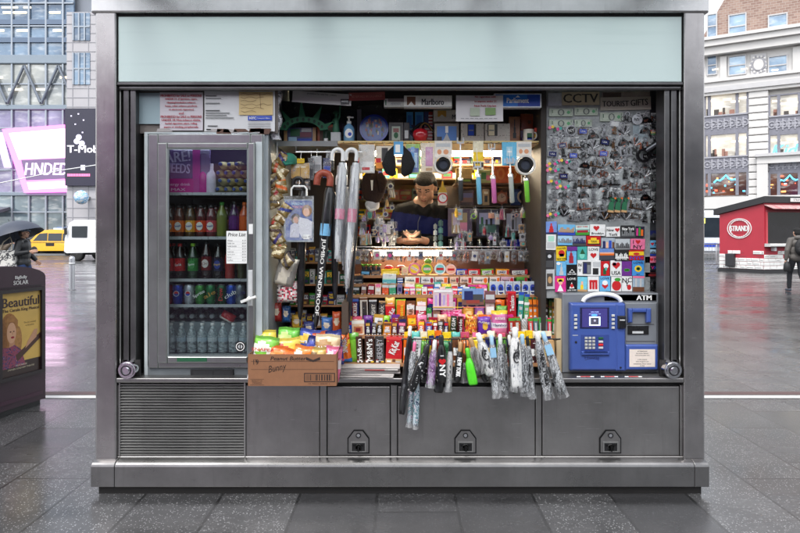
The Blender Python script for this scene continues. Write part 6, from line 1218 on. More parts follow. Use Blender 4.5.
# packets and ear rings on the wire rail
R = random.Random(17)
cnt = 0
for i in range(30):
    px = 357+i*6.5+R.uniform(-1,1); w, h = R.uniform(.026,.05), R.uniform(.06,.10); q = MB(); y = 0
    q.tube([(0,-.006,.012),(0,-.012,0),(0,-.006,-.01)], .0016, CHROME, 5)
    kind = i % 5
    if kind in (0, 3): q.box(-w/2, w/2, -.004, -.002, -h, -.008, (200,196,190) if kind else (80,80,90)); q.disc(0, -h*.55, w*.28, -.008, -.004, R.choice(['crim','navy','gold','silver','mag']), n=12); 
    elif kind == 1: [q.ringd(a, -.05, .012, .016, -.008, -.004, mt((210,190,140)), 12) for a in (-.012, .012)]
    elif kind == 2: [q.tube([(a,-.004,-.01),(a*1.4,-.008,-.05),(a,-.004,-.085)], [.002,.006,.003], R.choice([NICK, COPP, DARKM]), 6) for a in (-.01, .01)]
    else: q.heart(0, -.045, .016, -.008, -.003, NICK); q.disc(0, -.075, .01, -.008, -.003, COPP, n=10)
    n0 = len(q.v)
    vs = [(-w*.7,-.012,-h*1.05),(w*.7,-.012,-h*1.05),(w*.7,-.01,-.004),(-w*.7,-.01,-.004)]; q.add(vs, [(0,1,2,3)], FILM)
    q.build('trinket', loc=(X(px,YR), YR-.006, Z(250,YR)), rot=(0,R.uniform(-.08,.08),0), label=f'{["dark card","gold hoop","drop","pale card","silver heart"][kind]} trinket in a clear packet, {ORD[i] if i < 20 else "last third, " + ORD[i-20]} along the wire rail', cat='trinket', group='trinkets hung along the wire rail')
# ---------------------------------------------------------------- souvenirs on the upper shelf
zs = zt                                                     # top of the shelf
def onshelf(name, label, cat, x0, x1, top, c, panels=(), texts=(), t=.05, Y=None, group=None, z=None, rz=0, bot=141.):
    Y = YS+.06 if Y is None else Y; w = (x1-x0)*S(Y); h = (bot-top)*S(Y)
    return cartonmb(w, h, t, c, panels, texts).build(name, loc=(X((x0+x1)/2,Y), Y, zs if z is None else z), rot=(0,0,rz), label=label, cat=cat, group=group)
# green foam crown
Y = YS+.05; k = S(Y); q = MB(); G = mat((20,92,62), .6, 0, .15, 20); GD_ = mat((10,44,32), .7)
arc = lambda r, a: (X(304,Y)+r*k*math.cos(a), Z(133,Y)+r*k*.62*math.sin(a))
pts = [arc(25, math.pi*(.06+.88*i/16)) for i in range(17)]+[arc(17, math.pi*(.06+.88*(16-i)/16)) for i in range(17)]
for i in range(16): a0, a1, b0, b1 = pts[i], pts[i+1], pts[33-i], pts[32-i]; q.poly([a0, b0, b1, a1], Y-.03, Y, G)
for a, L in ((.90,42),(.72,44),(.52,46),(.33,44),(.13,40)):
    aa = math.pi*a; c0, c1 = arc(22, aa-.17), arc(22, aa+.17); tip = (X(304,Y)+L*k*math.cos(aa)*.82, Z(133,Y)+L*k*.70*math.sin(aa)); q.poly([c0, tip, c1], Y-.022, Y-.006, G)
for i in range(9): c = arc(20.5, math.pi*(.14+.72*i/8)); q.disc(c[0], c[1], .009, Y-.033, Y-.03, GD_, .012, 8)
q.build('foam_crown', label='green foam statue crown with pointed rays on the upper shelf', cat='crown')
onshelf('picture_frame','photo frame of blue city pictures with tan sides below the green crown','frame',284,316,125,(84,86,120),[(0,0,.1,1,'tan'),(.9,0,1,1,'tan'),(.14,.06,.4,.4,'ltblue'),(.42,.05,.86,.3,'blue'),(.2,.45,.5,.9,'dgreen'),(.5,.4,.86,.7,(120,60,80)),(.55,.72,.86,.95,'lgrey')],Y=YS+.11)
onshelf('picture_frame','orange framed city picture behind the small statues','frame',317,337,121.5,(190,90,40),[(.14,.14,.86,.86,(96,70,50)),(.3,.2,.7,.7,'dgreen')],t=.02,Y=YS+.14)
def statue(px, h, label, base='lgrey', c=(48,100,76)):
    Y = YS+.05; t = empty('statuette', (X(px,Y),Y,zs), label=label, cat='statuette'); m = mat(c, .5, .2, .25, 40)
    MB().cbox(-h*.13,h*.13,-h*.12,h*.12,0,h*.25,base,.004).build('base', t)
    q = MB(); q.lathe([(h*.09,h*.25),(h*.1,h*.3),(h*.075,h*.5),(h*.07,h*.62),(h*.03,h*.66),(h*.045,h*.72),(h*.04,h*.77),(.002,h*.79)], m, 12); q.tube([(h*.06,0,h*.6),(h*.1,0,h*.72),(h*.11,0,h*.92)], [h*.028,h*.022,h*.02], m, 8); q.cyl((h*.11,0,h*.92),(h*.11,0,h), h*.03, m, h*.01, 8); q.tube([(-h*.06,-.0,h*.6),(-h*.09,-h*.05,h*.52),(-h*.03,-h*.08,h*.5)], h*.024, m, 6)
    for i in range(7): a = math.pi*i/6; q.tube([(h*.04*math.cos(a),0,h*.76+h*.02*math.sin(a)),(h*.09*math.cos(a),0,h*.77+h*.07*math.sin(a))], h*.008, m, 4)
    q.build('figure', t)
statue(336, .245, 'tall green statuette with raised torch on a pale base'); statue(326, .095, 'tiny dark green statuette on a white base', 'white', (30,54,44))
t = empty('sanitizer_bottle', (X(349,YS+.04),YS+.04,zs), label='clear blue pump bottle of sanitizer on the edge of the upper shelf', cat='bottle')
MB().lathe([(.03,0),(.036,.01),(.036,.08),(.03,.10),(.013,.115),(.013,.12)], mat((110,160,200), .08, 0, .2, 20, coat=1), 16).build('body', t); q = MB(); q.lathe([(.015,.118),(.015,.135),(.006,.137),(.006,.155),(.013,.157),(.013,.165)], 'white', 12); q.tube([(0,0,.161),(.03,-.006,.159)], .005, 'white', 6); q.build('pump', t); q = MB(); q.disc(.002,.05,.026,-.0375,-.034,'white',.03); q.disc(.008,.045,.012,-.0385,-.0375,'blue'); q.build('label', t)
onshelf('dark_box','dark box with a printed band standing behind the blue plate','box',357,388,101,(40,38,44),[(0,.1,.14,.9,(110,104,120))],Y=YS+.2,t=.1)
Y = YS+.09; r = 14.5*S(Y); q = MB(); q.lathe([(r*.5,.012),(r*.6,.008),(r,.0)], mat((30,50,140), .15, 0, .2, 12, coat=.6), 30)
q.disc(0,0,r,-.0,.006,mat((34,52,150),.15,0,.2,12),n=30)
R = random.Random(3)
q2 = MB(); q2.disc(0,0,r*.86,-.002,-.0,mat((60,84,150),.2),n=28)
for i in range(34): a, b_ = R.uniform(-.62,.62)*r, R.uniform(-.6,.5)*r; q2.box(a,a+R.uniform(.06,.14)*r,-.004,-.002,b_,b_+R.uniform(.1,.34)*r,mat(R.choice([(150,150,150),(120,80,80),(190,180,170),(90,90,100),(170,90,80),(70,90,60)]),.3))
q.mats = q.mats; tpl = empty('souvenir_plate', (X(374,Y),Y,zs+r), label='round blue souvenir plate painted with skyscrapers', cat='plate'); MB().disc(0,0,r,.0,.008,mat((34,52,150),.15,0,.2,12),n=30).build('rim', tpl, rot=(-.12,0,0)); q2.build('painting', tpl, rot=(-.12,0,0))
onshelf('mug_box','boxed mug with a pale green printed window','box',389,403,121,(96,92,92),[(.1,.06,.9,.9,'dgrey'),(.2,.1,.8,.8,(170,180,168)),(.34,.2,.66,.5,'dgreen','o'),(.3,.5,.7,.7,(140,90,90))])
onshelf('mug_box','narrow dark box with a small lettered strip beside the boxed mug','box',403.5,409.5,121,(52,48,52),[(.2,.2,.8,.6,'lgrey')])
for x0, x1, rz, lb_ in ((406.5,413,.0,'blue and white plastic packet leaning behind the apple, left one'),(415,423.5,.0,'blue and white plastic packet leaning behind the apple, right one')):
    onshelf('souvenir_packet',lb_,'packet',x0,x1,108.5,'ltblue',[(0,.5,1,1,(70,150,210)),(.2,.6,.8,.9,(40,110,190))],[('NY',.5,.35,.5,'navy',None,0)],t=.015,Y=YS+.16)
onshelf('flag_packet','packet of red and white striped flags beside the apple','packet',424.5,432.5,108.5,(150,36,44),[(0,.1*i+.05,1,.1*i+.1,(206,190,190)) for i in range(9)]+[(0,.6,.5,1,'navy')],t=.02,Y=YS+.15)
t = empty('glass_apple', (X(420.5,YS+.06),YS+.06,zs), label='shiny red glass apple on the upper shelf', cat='apple'); rr = .052; MB().lathe([(rr*.3,0),(rr*.7,rr*.15),(rr,rr*.9),(rr*.92,rr*1.4),(rr*.5,rr*1.72),(rr*.15,rr*1.6)], mat((190,24,40), .06, 0, .15, 10, coat=1), 20).build('body', t); q = MB(); q.tube([(0,0,rr*1.6),(.004,0,rr*2.0),(.012,0,rr*2.2)], .004, 'brown', 6); q.build('stalk', t)
q = MB(); q.tube([(X(412+22*i/8,YS+.16),YS+.15,Z(128,YS)+.055*math.sin(math.pi*i/8)) for i in range(9)], .011, mat('char',.5), 8, flat=1.6); q.tube([(X(418+14*i/8,YS+.15),YS+.135,Z(127,YS)+.05*math.sin(math.pi*i/8)) for i in range(9)], .004, mat((190,150,50),.4), 6); q.build('strap', label='black strap with a gold stripe looped behind the red apple', cat='strap')
onshelf('snow_scene_box','grey box with a blue sky picture like two open petals','box',434.5,459,122,(140,134,128),[(.1,.1,.9,.85,(86,130,200)),(.36,.1,.64,.5,'lgrey','t'),(.1,.1,.3,.3,(60,60,70)),(.44,.5,.56,.86,'white')])
for x0, x1, c, lb_ in ((461,484,'blue','speckled white box showing a blue shot glass through its window'),(485,510,'cream','speckled white box showing a cream shot glass through its window')):
    onshelf('shot_glass_box',lb_,'box',x0,x1,122,streaks('speckled_card_'+c,[(0,(196,190,184)),(.60,(120,110,110))],60,(1,1,1),.6),[(.28 if c == 'blue' else .1,.34,.66 if c == 'blue' else .5,.96,'char'),(.32 if c == 'blue' else .14,.36,.56 if c == 'blue' else .38,.92,c),(.34 if c == 'blue' else .16,.6,.54 if c == 'blue' else .36,.66,'grey')])
onshelf('tower_print','tan wooden print of a dark skyscraper','print',509,520,114,(160,110,80),[(.36,.2,.66,.4,'char'),(.42,.4,.6,.6,'char'),(.47,.6,.55,.9,'char')],t=.02,Y=YS+.12)
onshelf('souvenir_box','patterned purple box with white flecks on the upper shelf','box',520.5,540,127,(96,66,104),[(.1,.2,.3,.5,'lgrey'),(.4,.5,.6,.8,'pink'),(.7,.2,.9,.6,'lgrey')],Y=YS+.16,t=.1,bot=141)
onshelf('souvenir_box','orange brown box lying on the patterned purple box','box',521,538,110.5,(170,84,56),[(.4,.4,.6,.6,'brown')],Y=YS+.16,t=.1,z=zs+14.2*S(YS+.16),bot=127)
onshelf('souvenir_box','small box striped red, yellow and blue beside the white mug','box',534.5,539.5,127,(190,60,40),[(0,0,1,.3,'navy'),(0,.3,1,.55,'yellow'),(0,.55,1,.7,'dgreen')],Y=YS+.04)
def mug(px, w, Yq, z, label, c, pic, handle):
    t = empty('mug', (X(px,Yq),Yq,z), label=label, cat='mug'); r = w/2; h = w*1.15; m = mat(c, .2, 0, .05, 10, coat=.5)
    MB().lathe([(r*.9,0),(r,.01),(r,h),(r*.93,h),(r*.9,h*.15),(.002,h*.15)], m, 20).build('body', t); MB().tube([(handle*(r*.95+r*.6*math.sin(a)),0,h*.5+h*.3*math.cos(a)) for a in [math.pi*i/8 for i in range(9)]], r*.14, m, 8).build('handle', t)
    q = MB(); 
    for u0, u1, v0, v1, cc in pic: q.lathe([(r*1.01,h*v0),(r*1.01,h*v1)], cc, 20) if False else q.box(-r*u1, -r*u0, -r*1.04, -r*.85, h*v0, h*v1, cc)
    q.build('print', t)
mug(528.5, .068, YS+.03, zs, 'white souvenir mug with a green and blue picture on the upper shelf', (222,214,200), [(-.45,.45,.2,.65,'dgreen'),(-.45,.45,.12,.3,'blue')], 1)
# cigarette cartons and papers hung over the shelf
YC = .17
def hangc(name, label, cat, r, c, panels, texts, t=.05, ry=0., Y=None): return carton(name, label, cat, r, YC if Y is None else Y, c, panels, texts, t, None, 0, ry)
hangc('cigarette_carton','long white cigarette carton with a gold crest and black lettering','carton',(404,95.5,452,107.5),(222,220,214),[(.06,.2,.24,.9,'brown'),(.09,.2,.21,.5,(222,220,214),'t'),(0,.03,1,.08,'grey')],[('Marlboro',.6,.46,.52,'black',.46,0)])
hangc('cigarette_carton','short white cigarette carton with gold crest half hidden under the paper sign','carton',(433.5,110,459,121.5),(212,208,200),[(.16,.4,.5,.95,'gold'),(.22,.4,.44,.6,(212,208,200),'t')],[('Ma',.85,.4,.4,'black',.24,0)],t=.1,Y=YS+.10)
hangc('cigarette_carton','silver grey cigarette carton with a small green mark','carton',(384,98.5,404,107),(176,174,170),[(.06,.2,.12,.8,'dgreen'),(.2,.6,1,1,(110,100,100))],[('MENTHOL',.6,.35,.3,'grey',.5,0)])
hangc('cigarette_carton','blue cigarette carton with white rim and lettering','carton',(494,93.5,541.5,107.5),(222,226,232),[(.03,.08,.97,.92,(34,110,200)),(.5,.08,.97,.5,(24,60,160)),(.7,.4,.97,.92,(26,70,170)),(.45,.72,.55,.86,'white','t')],[('Parliament',.5,.5,.36,'white',.46,0)],t=.06)
paper('paper_sign','white paper sign with crimson heading hung over the shelf','sign',(456,95.5,503,121.5),YC-.012,(206,202,204),[],extra=lambda q, w, h: (q.para(['No cigarettes sold','to anyone under 21','New York City law'], w*.12, h*.93, .016, .028, -.0065, 'crim', w*.7, fat=.04), q.quad(-w*.2, w*.0, h*.2, h*.52, -.0065, (170,180,160)), q.quad(w*.12, w*.34, h*.24, h*.52, -.0065, (120,150,90)), [q.quad(-w*.4+w*.1*i, -w*.33+w*.1*i, h*.1, h*.12, -.0065, 'grey') for i in range(8)]))
hb = paper('paper_sign','long pale paper strip tilted across the top of the shelf','sign',(292,92.5,351,104),YC-.01,(176,172,174),['prohibited by state law - minors'], .013, .02, 'dgrey', .7, v=.8, rot=.07)
paper('paper_sign','dark red paper strip at the top of the shelf, over the blue plate','sign',(349,92.5,385,100.5),YC-.012,(130,52,50),['NO REFUNDS NO EXCHANGES'], .014, .02, (190,120,110), .85, v=.5, rot=-.03)
carton('paper_sign','small dark price card hanging between the pale strip and the red strip','sign',(340.5,99,349,104.5),YC-.015,'char',[(.1,.4,.9,.7,'lgrey')],t=.003)
R = random.Random(9)
for i, (x0, x1, y0, y1, c, lb_) in enumerate(((318,331,108,121,(34,34,54),'midnight blue box above the orange frame'),(339,356,104,140,(26,28,40),'blue black box behind the sanitizer bottle'),(388,408,108,121,(40,36,44),'dark carton behind the boxed mug'),(460,494,108,121,(50,44,46),'dark carton behind the paper sign'),(538,541,108,140,'char','thin black box at the end of the upper shelf'),(281,300,96,110,(44,42,46),'dark box behind the crown rays'))):
    onshelf('stock_box', lb_, 'box', x0, x1, y0, c, [(.2,.3,.8,.6,(70,66,80))], t=.08, Y=YS+.24, bot=141)
# ---------------------------------------------------------------- goods hanging from the price rail
YH = YS-.055; ZRAIL = zt-.018
def hang(name, label, cat, px, top=None): return empty(name, (X(px,YH), YH-.006, Z(142,YH) if top is None else Z(top,YH)), label=label, cat=cat)
def hcard(name, label, cat, r, c, panels=(), texts=(), film_=False, t=.012, dY=0):
    loc, w, h = rect(r, YH+dY); q = cartonmb(w, h, t, c, panels, texts); q.tube([(0,t*.5,h),(0,t*.5,loc_top(loc, h))], .0018, CHROME, 5)
    if film_: packet(q, w*1.05, h, .012)
    return q.build(name, loc=loc, label=label, cat=cat)
def loc_top(loc, h): return max(h+.004, ZRAIL-loc[2])
hcard('case_packet','clear packet with a white card hanging at the left of the lit rail','packet',(359,144.5,374.5,173),(214,208,200),[(.1,.05,.9,.4,'white'),(.2,.1,.7,.2,'red')],film_=True)
hcard('phone_case_packet','phone case card with dark phone and orange foot','packet',(376,146,392.5,168.5),(226,214,196),[(.34,.34,.72,.92,(70,66,66)),(.42,.4,.68,.88,(50,48,50)),(0,0,1,.3,(226,140,50)),(0,.26,.3,.46,'red')])
hcard('cable_packet','green and blue cable packet above the vendor','packet',(406,144,420,173.5),(150,190,90),[(.1,.04,.9,.86,(70,90,160)),(.2,.2,.8,.7,'ltblue'),(.35,.1,.6,.9,(60,140,210))],film_=True)
hcard('phone_case_packet','white card with a mauve pink phone case','packet',(421,143,437,172),(232,216,190),[(.28,.2,.74,.86,(190,130,170)),(.34,.25,.68,.8,(206,150,186)),(.3,.04,.7,.14,'tan')],film_=True)
# ear warmers on a hook
t = hang('ear_warmer','black ear warmer hanging with a blue tag on the lit rail','ear warmer',398.5); FUR = mat((18,18,20), .95, 0, .3, 90, .5)
q = MB()
for s in (-1,1): q.tube([(s*.022,0,-.03),(s*.05,-.01,-.08),(s*.062,-.012,-.14),(s*.05,-.01,-.19),(s*.028,0,-.215)], [.012,.03,.045,.036,.014], FUR, 12, flat=.5)
q.tube([(-.022,0,-.03),(0,0,-.022),(.022,0,-.03)], .012, FUR, 8); q.build('pads', t); q = MB(); q.box(-.03,.03,-.02,-.012,-.085,.0,(90,160,210)); q.box(-.02,.01,-.021,-.02,-.07,-.02,'white'); q.tube([(0,-.01,-.0),(0,-.004,.012)],.002,CHROME,5); q.build('tag', t)
for px, cx0, cx1, cy0, cy1, cyc, r9, lb_, inn in ((443,434.5,452,141,158,165,9,'black headphones in a round clear case under a white card, nearer the vendor','char'),(524.5,516.5,531.5,141.5,157,165.5,9.6,'black headphones in a round clear case under a white card, above the green stick','char')):
    t = hang('headphone_pack', lb_, 'headphones', px, 0 if False else cy0); k = S(YH); t.location.z = Z(cyc,YH)
    q = MB(); q.disc(0,0,r9*k*.78,-.012,.012,inn,n=22); q.ringd(0,0,r9*k*.5,r9*k*.78,-.03,-.012,FUR,22); q.disc(0,0,r9*k*.5,-.018,-.012,mat((60,64,76),.2),n=18); q.build('earpiece', t)
    q = MB(); q.ringd(0,0,r9*k*.84,r9*k*1.04,-.03,.012,mat((210,206,200),.2),24); q.build('case', t)
    q = cartonmb((cx1-cx0)*k,(cy1-cy0)*k,.004,(232,224,214),[(.15,.2,.4,.5,(214,150,110),'o'),(.5,.2,.8,.5,(214,150,110),'o'),(.1,.65,.9,.85,'lgrey')]); q.tube([(0,.003,(cy1-cy0)*k),(0,.003,(cy1-cy0)*k+.008)],.002,CHROME,5); q.build('header_card', t, loc=((cx0+cx1)/2*k-px*k,0,Z(cy1,YH)-Z(cyc,YH)))
# selfie sticks
for px, yt, y0, y1, c, lb_ in ((460.5,144,178,201,'char','selfie stick with a black grip'),(478,168,174,204.5,(110,180,210),'selfie stick with a light blue grip under the yellow card'),(493,150,176,203.5,(206,110,170),'selfie stick with a pink grip'),(510.5,164,174,203,(170,176,170),'selfie stick with a silver grey grip under the light blue card'),(526,172,178,202.5,(120,200,60),'selfie stick with a bright green grip')):
    t = hang('selfie_stick', lb_, 'selfie stick', px, y0); k = S(YH); L = (y1-y0)*k; u = (y0-yt)*k; ti = random.Random(px).uniform(-.03,.06); t.rotation_euler = (0,-ti,0)
    q = MB(); q.lathe([(.008,-L),(.0155,-L+.006),(.0155,-L*.08),(.012,0)], mat(c,.45,0,.08,20), 14); q.build('grip', t)
    q = MB(); q.lathe([(.0165,-L*.12),(.0165,-L*.02),(.009,.004),(.007,.006),(.007,u*.6),(.005,u*.6+.002),(.005,u)], mt((206,206,208)), 12); q.build('shaft', t)
    q = MB(); q.box(-.02,.02,-.006,.006,u,u+.012,'lgrey'); q.box(-.022,-.015,-.008,.008,u,u+.04,'lgrey'); q.box(.015,.022,-.008,.008,u,u+.04,'lgrey'); q.tube([(0,0,u+.01),(0,.01,max(u+.03,ZRAIL-t.location.z))],.002,CHROME,5); q.build('phone_clamp', t)
hcard('card_pack','yellow and white card pack on a hook, above the light blue grip','packet',(473,141,483.5,170),(240,226,196),[(0,.3,1,.62,'yellow'),(.2,.36,.8,.56,(250,214,60),'o'),(.0,.1,1,.26,'char'),(.2,.14,.8,.22,'yellow')])
hcard('card_pack','light blue instruction card hanging right of the pink grip','packet',(502,142,517,165.5),(110,190,226),[(.1,.1,.9,.3,'ltblue'),(.3,.4,.7,.8,(170,210,226)),(.35,.55,.65,.62,'white')])
# ---------------------------------------------------------------- shelves right of the vendor
def onin(name, label, cat, x0, x1, y0, y1, c, panels=(), texts=(), t=.03, Y=YM+.02): return carton(name, label, cat, (x0,y0,x1,y1), Y, c, panels, texts, t)
onin('orange_bag','bright orange transparent bag with pale rings on the middle shelf','bag',494,521,166,183,(222,96,30),[(.1,.2,.4,.9,(236,140,60),'o'),(.18,.35,.32,.75,(222,96,30),'o'),(.5,.2,.85,.9,(240,150,70),'o'),(.6,.35,.75,.75,(222,96,30),'o')])
onin('goods_box','pale lettered box on the middle shelf under the yellow card','box',456,472,168,183,(226,190,120),[(0,0,1,.3,(60,44,36)),(.1,.1,.9,.24,(120,160,60))])
onin('goods_box','light green pack beside the pale lettered box','box',479,491,170,183,(190,200,130),[(.2,.3,.6,.8,(90,150,90)),(.6,.2,.9,.6,'pink')])
onin('goods_box','small dark carton at the end of the middle shelf','box',523,538,168,183,(60,50,46),[(.2,.3,.8,.7,'brown')])
onin('photo_frame','small photo of blue water in a dark frame on the lower shelf','frame',460,474,190,205.3,(70,56,56),[(.1,.2,.9,.8,(110,110,150)),(.1,.2,.9,.5,(120,90,80))])
onin('perfume_box','tan perfume box with a dark bottle shape','box',482.5,489.5,189,205.3,(176,146,110),[(.3,.2,.7,.6,'char'),(.2,.7,.8,.85,'cream')])
q = MB(); q.ringd(0,0,.032,.045,-.012,0,mat((150,84,60),.5),20); q.disc(0,0,.032,-.006,0,mat((190,160,140),.5),n=18); [q.tube([(.04*math.cos(a),-.006,.04*math.sin(a)),(.056*math.cos(a),-.006,.056*math.sin(a))],.006,mat((150,84,60),.5),6) for a in [k*math.pi/4 for k in range(8)]]; q.tube([(0,-.008,0),(.018,-.008,.01)],.002,BLK,4); q.tube([(0,-.008,0),(0,-.008,.026)],.002,BLK,4); q.build('ship_wheel_clock', loc=(X(501.5,YM+.02),YM+.02,Z(205.5,YM)+.057), label="brown ship's wheel clock on the lower shelf", cat='clock')
onin('photo_frame','blue backed photo behind the ship wheel clock','frame',511,520.5,189,205.3,(60,80,130),[(.2,.2,.8,.8,(90,120,170))],Y=YM+.08)
mug(530.5, .118, YM+.07, Z(205.5,YM), 'large cream souvenir mug with a dark picture on the lower shelf', (216,196,164), [(-.7,.1,.2,.72,'char'),(-.62,.02,.26,.66,(96,80,100))], -1)
for x0, x1, y0, c, p_, lb_ in ((448,472,208.5,(90,80,100),[(.15,.1,.8,.85,(150,140,110)),(.2,.4,.5,.8,(170,160,190)),(.5,.2,.8,.5,(190,120,150))],'picture frame with a busy collage in violet and tan'),(476.5,499,209,(60,60,76),[(.12,.14,.88,.86,(150,160,200)),(.12,.14,.88,.45,(70,110,100)),(.2,.45,.3,.7,'dgreen'),(.4,.4,.5,.62,'char'),(.6,.4,.7,.7,'char')],'picture frame of a skyline over green water'),(503,525,208.5,(74,50,48),[(.16,.2,.84,.82,(176,180,196)),(.4,.25,.5,.6,'dgrey'),(.56,.25,.62,.7,'grey')],'dark brown frame around a pale tower photograph'),(529,540,210,(56,50,48),[(.2,.3,.8,.7,(110,100,96))],'small dim frame at the end of the frame shelf')):
    carton('picture_frame', lb_, 'frame', (x0,y0,x1,236.4), .78, c, p_, t=.02)
for i in range(9):
    px = 451+i*9.6
    if 498 < px < 524: continue
    o = MB().lathe([(.016,0),(.019,.006),(.023,.058),(.02,.058),(.016,.01),(.002,.01)], glassy('shot_glass', (.9,.93,.93), .95, .03, .12), 12).build('shot_glass', loc=(X(px,.77),.77,Z(247.2,.74)+.001), label=f'clear shot glass, {ORD[i]} along the lowest clear shelf', cat='glass', group='shot glasses on the clear shelf')
carton('blue_box','deep blue box on the lowest clear shelf, under the tower photograph','box',(502,239.5,522,247),.76,(24,40,150),[(.05,.1,.95,.3,(50,70,190))])
carton('dark_figure','small dark statuette standing on the lowest clear shelf beside the blue box','statuette',(509,233,513.5,239.6),.80,(80,40,34),t=.02)
# liberty clock beside the vendor and figures under it
Y = .50; p = at(442.5,205,Y); q = MB(); w = 8*S(Y)
q.cbox(-w*.55,w*.55,-.02,.02,0,.085,(214,206,196),.006); q.disc(0,.045,.034,-.026,-.02,'red',n=18); q.disc(0,.045,.026,-.028,-.026,'white',n=18); q.box(-.001,.001,-.03,-.028,.045,.064,BLK); q.box(0,.014,-.03,-.028,.044,.046,BLK); q.poly([(-.03,.085),(.03,.085),(.018,.12),(.01,.12),(.004,.16),(-.004,.16),(-.01,.12),(-.018,.12)],-.012,.012,mat((206,170,60),.4,.3)); q.tube([(0,0,.15),(0,.0,ZRAIL-p[2])],.002,CHROME,5); q.build('tower_clock', loc=p, label='white tower clock with red dial and gold top hanging beside the vendor', cat='clock')
R = random.Random(77)
def cluster(px0, px1, py0, py1, Y, n, nm, lb_, cols, grp):
    for i in range(n):
        px, py = R.uniform(px0,px1), R.uniform(py0,py1); w, h = R.uniform(.022,.042), R.uniform(.045,.09); q = MB(); kk = i % 4
        if kk == 0: q.cbox(-w/2,w/2,-.006,.004,-h,-.012,R.choice(cols),.003); q.disc(0,-h*.5,w*.3,-.010,-.006,R.choice(cols),n=12)
        elif kk == 1: q.ringd(0,-h*.6,w*.35,w*.55,-.006,.0,R.choice(cols),14); q.disc(0,-h*.6,w*.34,-.004,.0,mat((70,72,110),.1),n=12)
        elif kk == 2: [q.tube([(a,0,-.01),(a*1.6,-.004,-h)],[.003,.008],R.choice(cols),6) for a in (-.01,0,.01)]
        else: q.lathe([(.004,-h),(w*.4,-h*.9),(w*.45,-h*.5),(w*.2,-h*.3),(.004,-.01)],R.choice(cols),10)
        q.add([(-w*.7,-.012,-h*1.05),(w*.7,-.012,-h*1.05),(w*.7,-.012,-.004),(-w*.7,-.012,-.004)],[(0,1,2,3)],FILM); q.tube([(0,0,-.012),(0,.004,.012)],.0015,CHROME,4)
        q.build(nm, loc=(X(px,Y),Y+R.uniform(-.03,.03),Z(py,Y)), label=lb_, cat='trinket', group=grp)
PCOL = ['dgrey','silver','lav','teal','crim','char','lgrey','purple','tan']
cluster(362,386,206,238,.66,24,'trinket','small packeted trinket in the hanging bunch left of the vendor, under the white cap',PCOL,'trinkets bunched left of the vendor')
cluster(448,542,222,241,.70,26,'trinket','small packeted trinket hanging in front of the picture frames',PCOL,'trinkets before the picture frames')
cluster(452,540,206,214,.74,14,'trinket','bright packeted trinket hanging from the lip of the frame shelf',['white','silver','pink','ltblue','yellow','lime','lgrey','peach'],'trinkets along the frame shelf lip')
cluster(386,396,180,240,.70,12,'trinket','pale packeted trinket in the narrow strip beside the vendor sleeve',['silver','lgrey','white','tan','dgrey'],'trinkets in the strip beside the vendor')
for i, (x0, x1, y0, y1, c) in enumerate(((433.5,437,222,247,(214,220,214)),(438.2,443,218,247,(96,150,140)))):
    q = MB(); Y = .66; loc, w, h = rect((x0,y0,x1,y1),Y)
    for k in range(4): q.lathe([(w*.5,h*(.0+.24*k)),(w*.5,h*(.17+.24*k)),(w*.2,h*(.19+.24*k)),(w*.24,h*(.22+.24*k))], mat(c if k % 2 == 0 else tuple(int(x*.7) for x in c), .3), 10)
    q.build('figurine_tower', loc=loc, label=['white stacked figurine standing at the vendor elbow','grey green stacked figurine standing at the vendor elbow'][i], cat='figurine')
# dark fur hat and white cap hanging left of the vendor
Y = .52; q = MB(); FB = mat((44,26,20), .95, 0, .35, 70, .6)
q.tube([at(374,170,Y),at(372,177,Y),at(372,186,Y),at(374,196,Y),at(376,203,Y)],[.03,.062,.078,.075,.03],FB,16,flat=.6); q.tube([at(380,174,Y)+Vector((0,-.03,0)),at(383,182,Y)+Vector((0,-.035,0)),at(382,193,Y)+Vector((0,-.03,0))],[.02,.034,.018],FB,10); q.tube([at(374,170,Y),at(375,150,Y)+Vector((0,.0,0)),at(375,142,Y)],.003,CHROME,5); q.add([at(371,181,Y)+Vector((0,-.06,0)),at(373.5,181,Y)+Vector((0,-.06,0)),at(373,191,Y)+Vector((0,-.06,0)),at(371.8,191,Y)+Vector((0,-.06,0))],[(0,3,2,1)],'white'); q.build('fur_hat', label='dark brown fur hat with a white tag hanging left of the vendor', cat='hat')
q = MB(); rr = .05; p = at(372,206,.55); q.lathe([(rr,0),(rr*1.02,.012),(rr*.85,.04),(rr*.4,.058),(.003,.06)], mat((206,204,204),.8,0,.1,40), 18); q.tube([(-.03,-rr*.8,.004),(.0,-rr*1.5,.0),(.03,-rr*.8,.004)],[.008,.012,.008],mat((206,204,204),.8,0,.1,40),8); q.build('white_cap', loc=p, rot=(.5,.3,0), label='white cap hanging under the dark fur hat', cat='cap')
# goods on the back shelves behind the vendor
R = random.Random(55); BC = ['white','cream','red','teal','navy','yellow','lgrey','dgreen','peach','crim','brown','ltblue','orange']
for ri, py in enumerate((164,182,200,218,236)):
    x = 354.; i = 0
    while x < 545 and i < 20:
        w = R.uniform(6.5,13); h = R.uniform(8,13.5)
        if not (x > 452 and py > 184):
            c = R.choice(BC); carton('stock_packet', f'{ {"lgrey":"light grey","dgreen":"dark green","crim":"crimson","ltblue":"pale blue"}.get(c, c)} packet, {ORD[i]} along the {ORD[ri]} shelf down behind the vendor', 'packet', (x,py-h,x+w-.6,py), YB+.02, c, [(.1,.5,.9,.8,R.choice(BC)),(.2,.1,.6,.35,R.choice(BC))], t=.06, group='packets on the shelves behind the vendor')
        x += w; i += 1
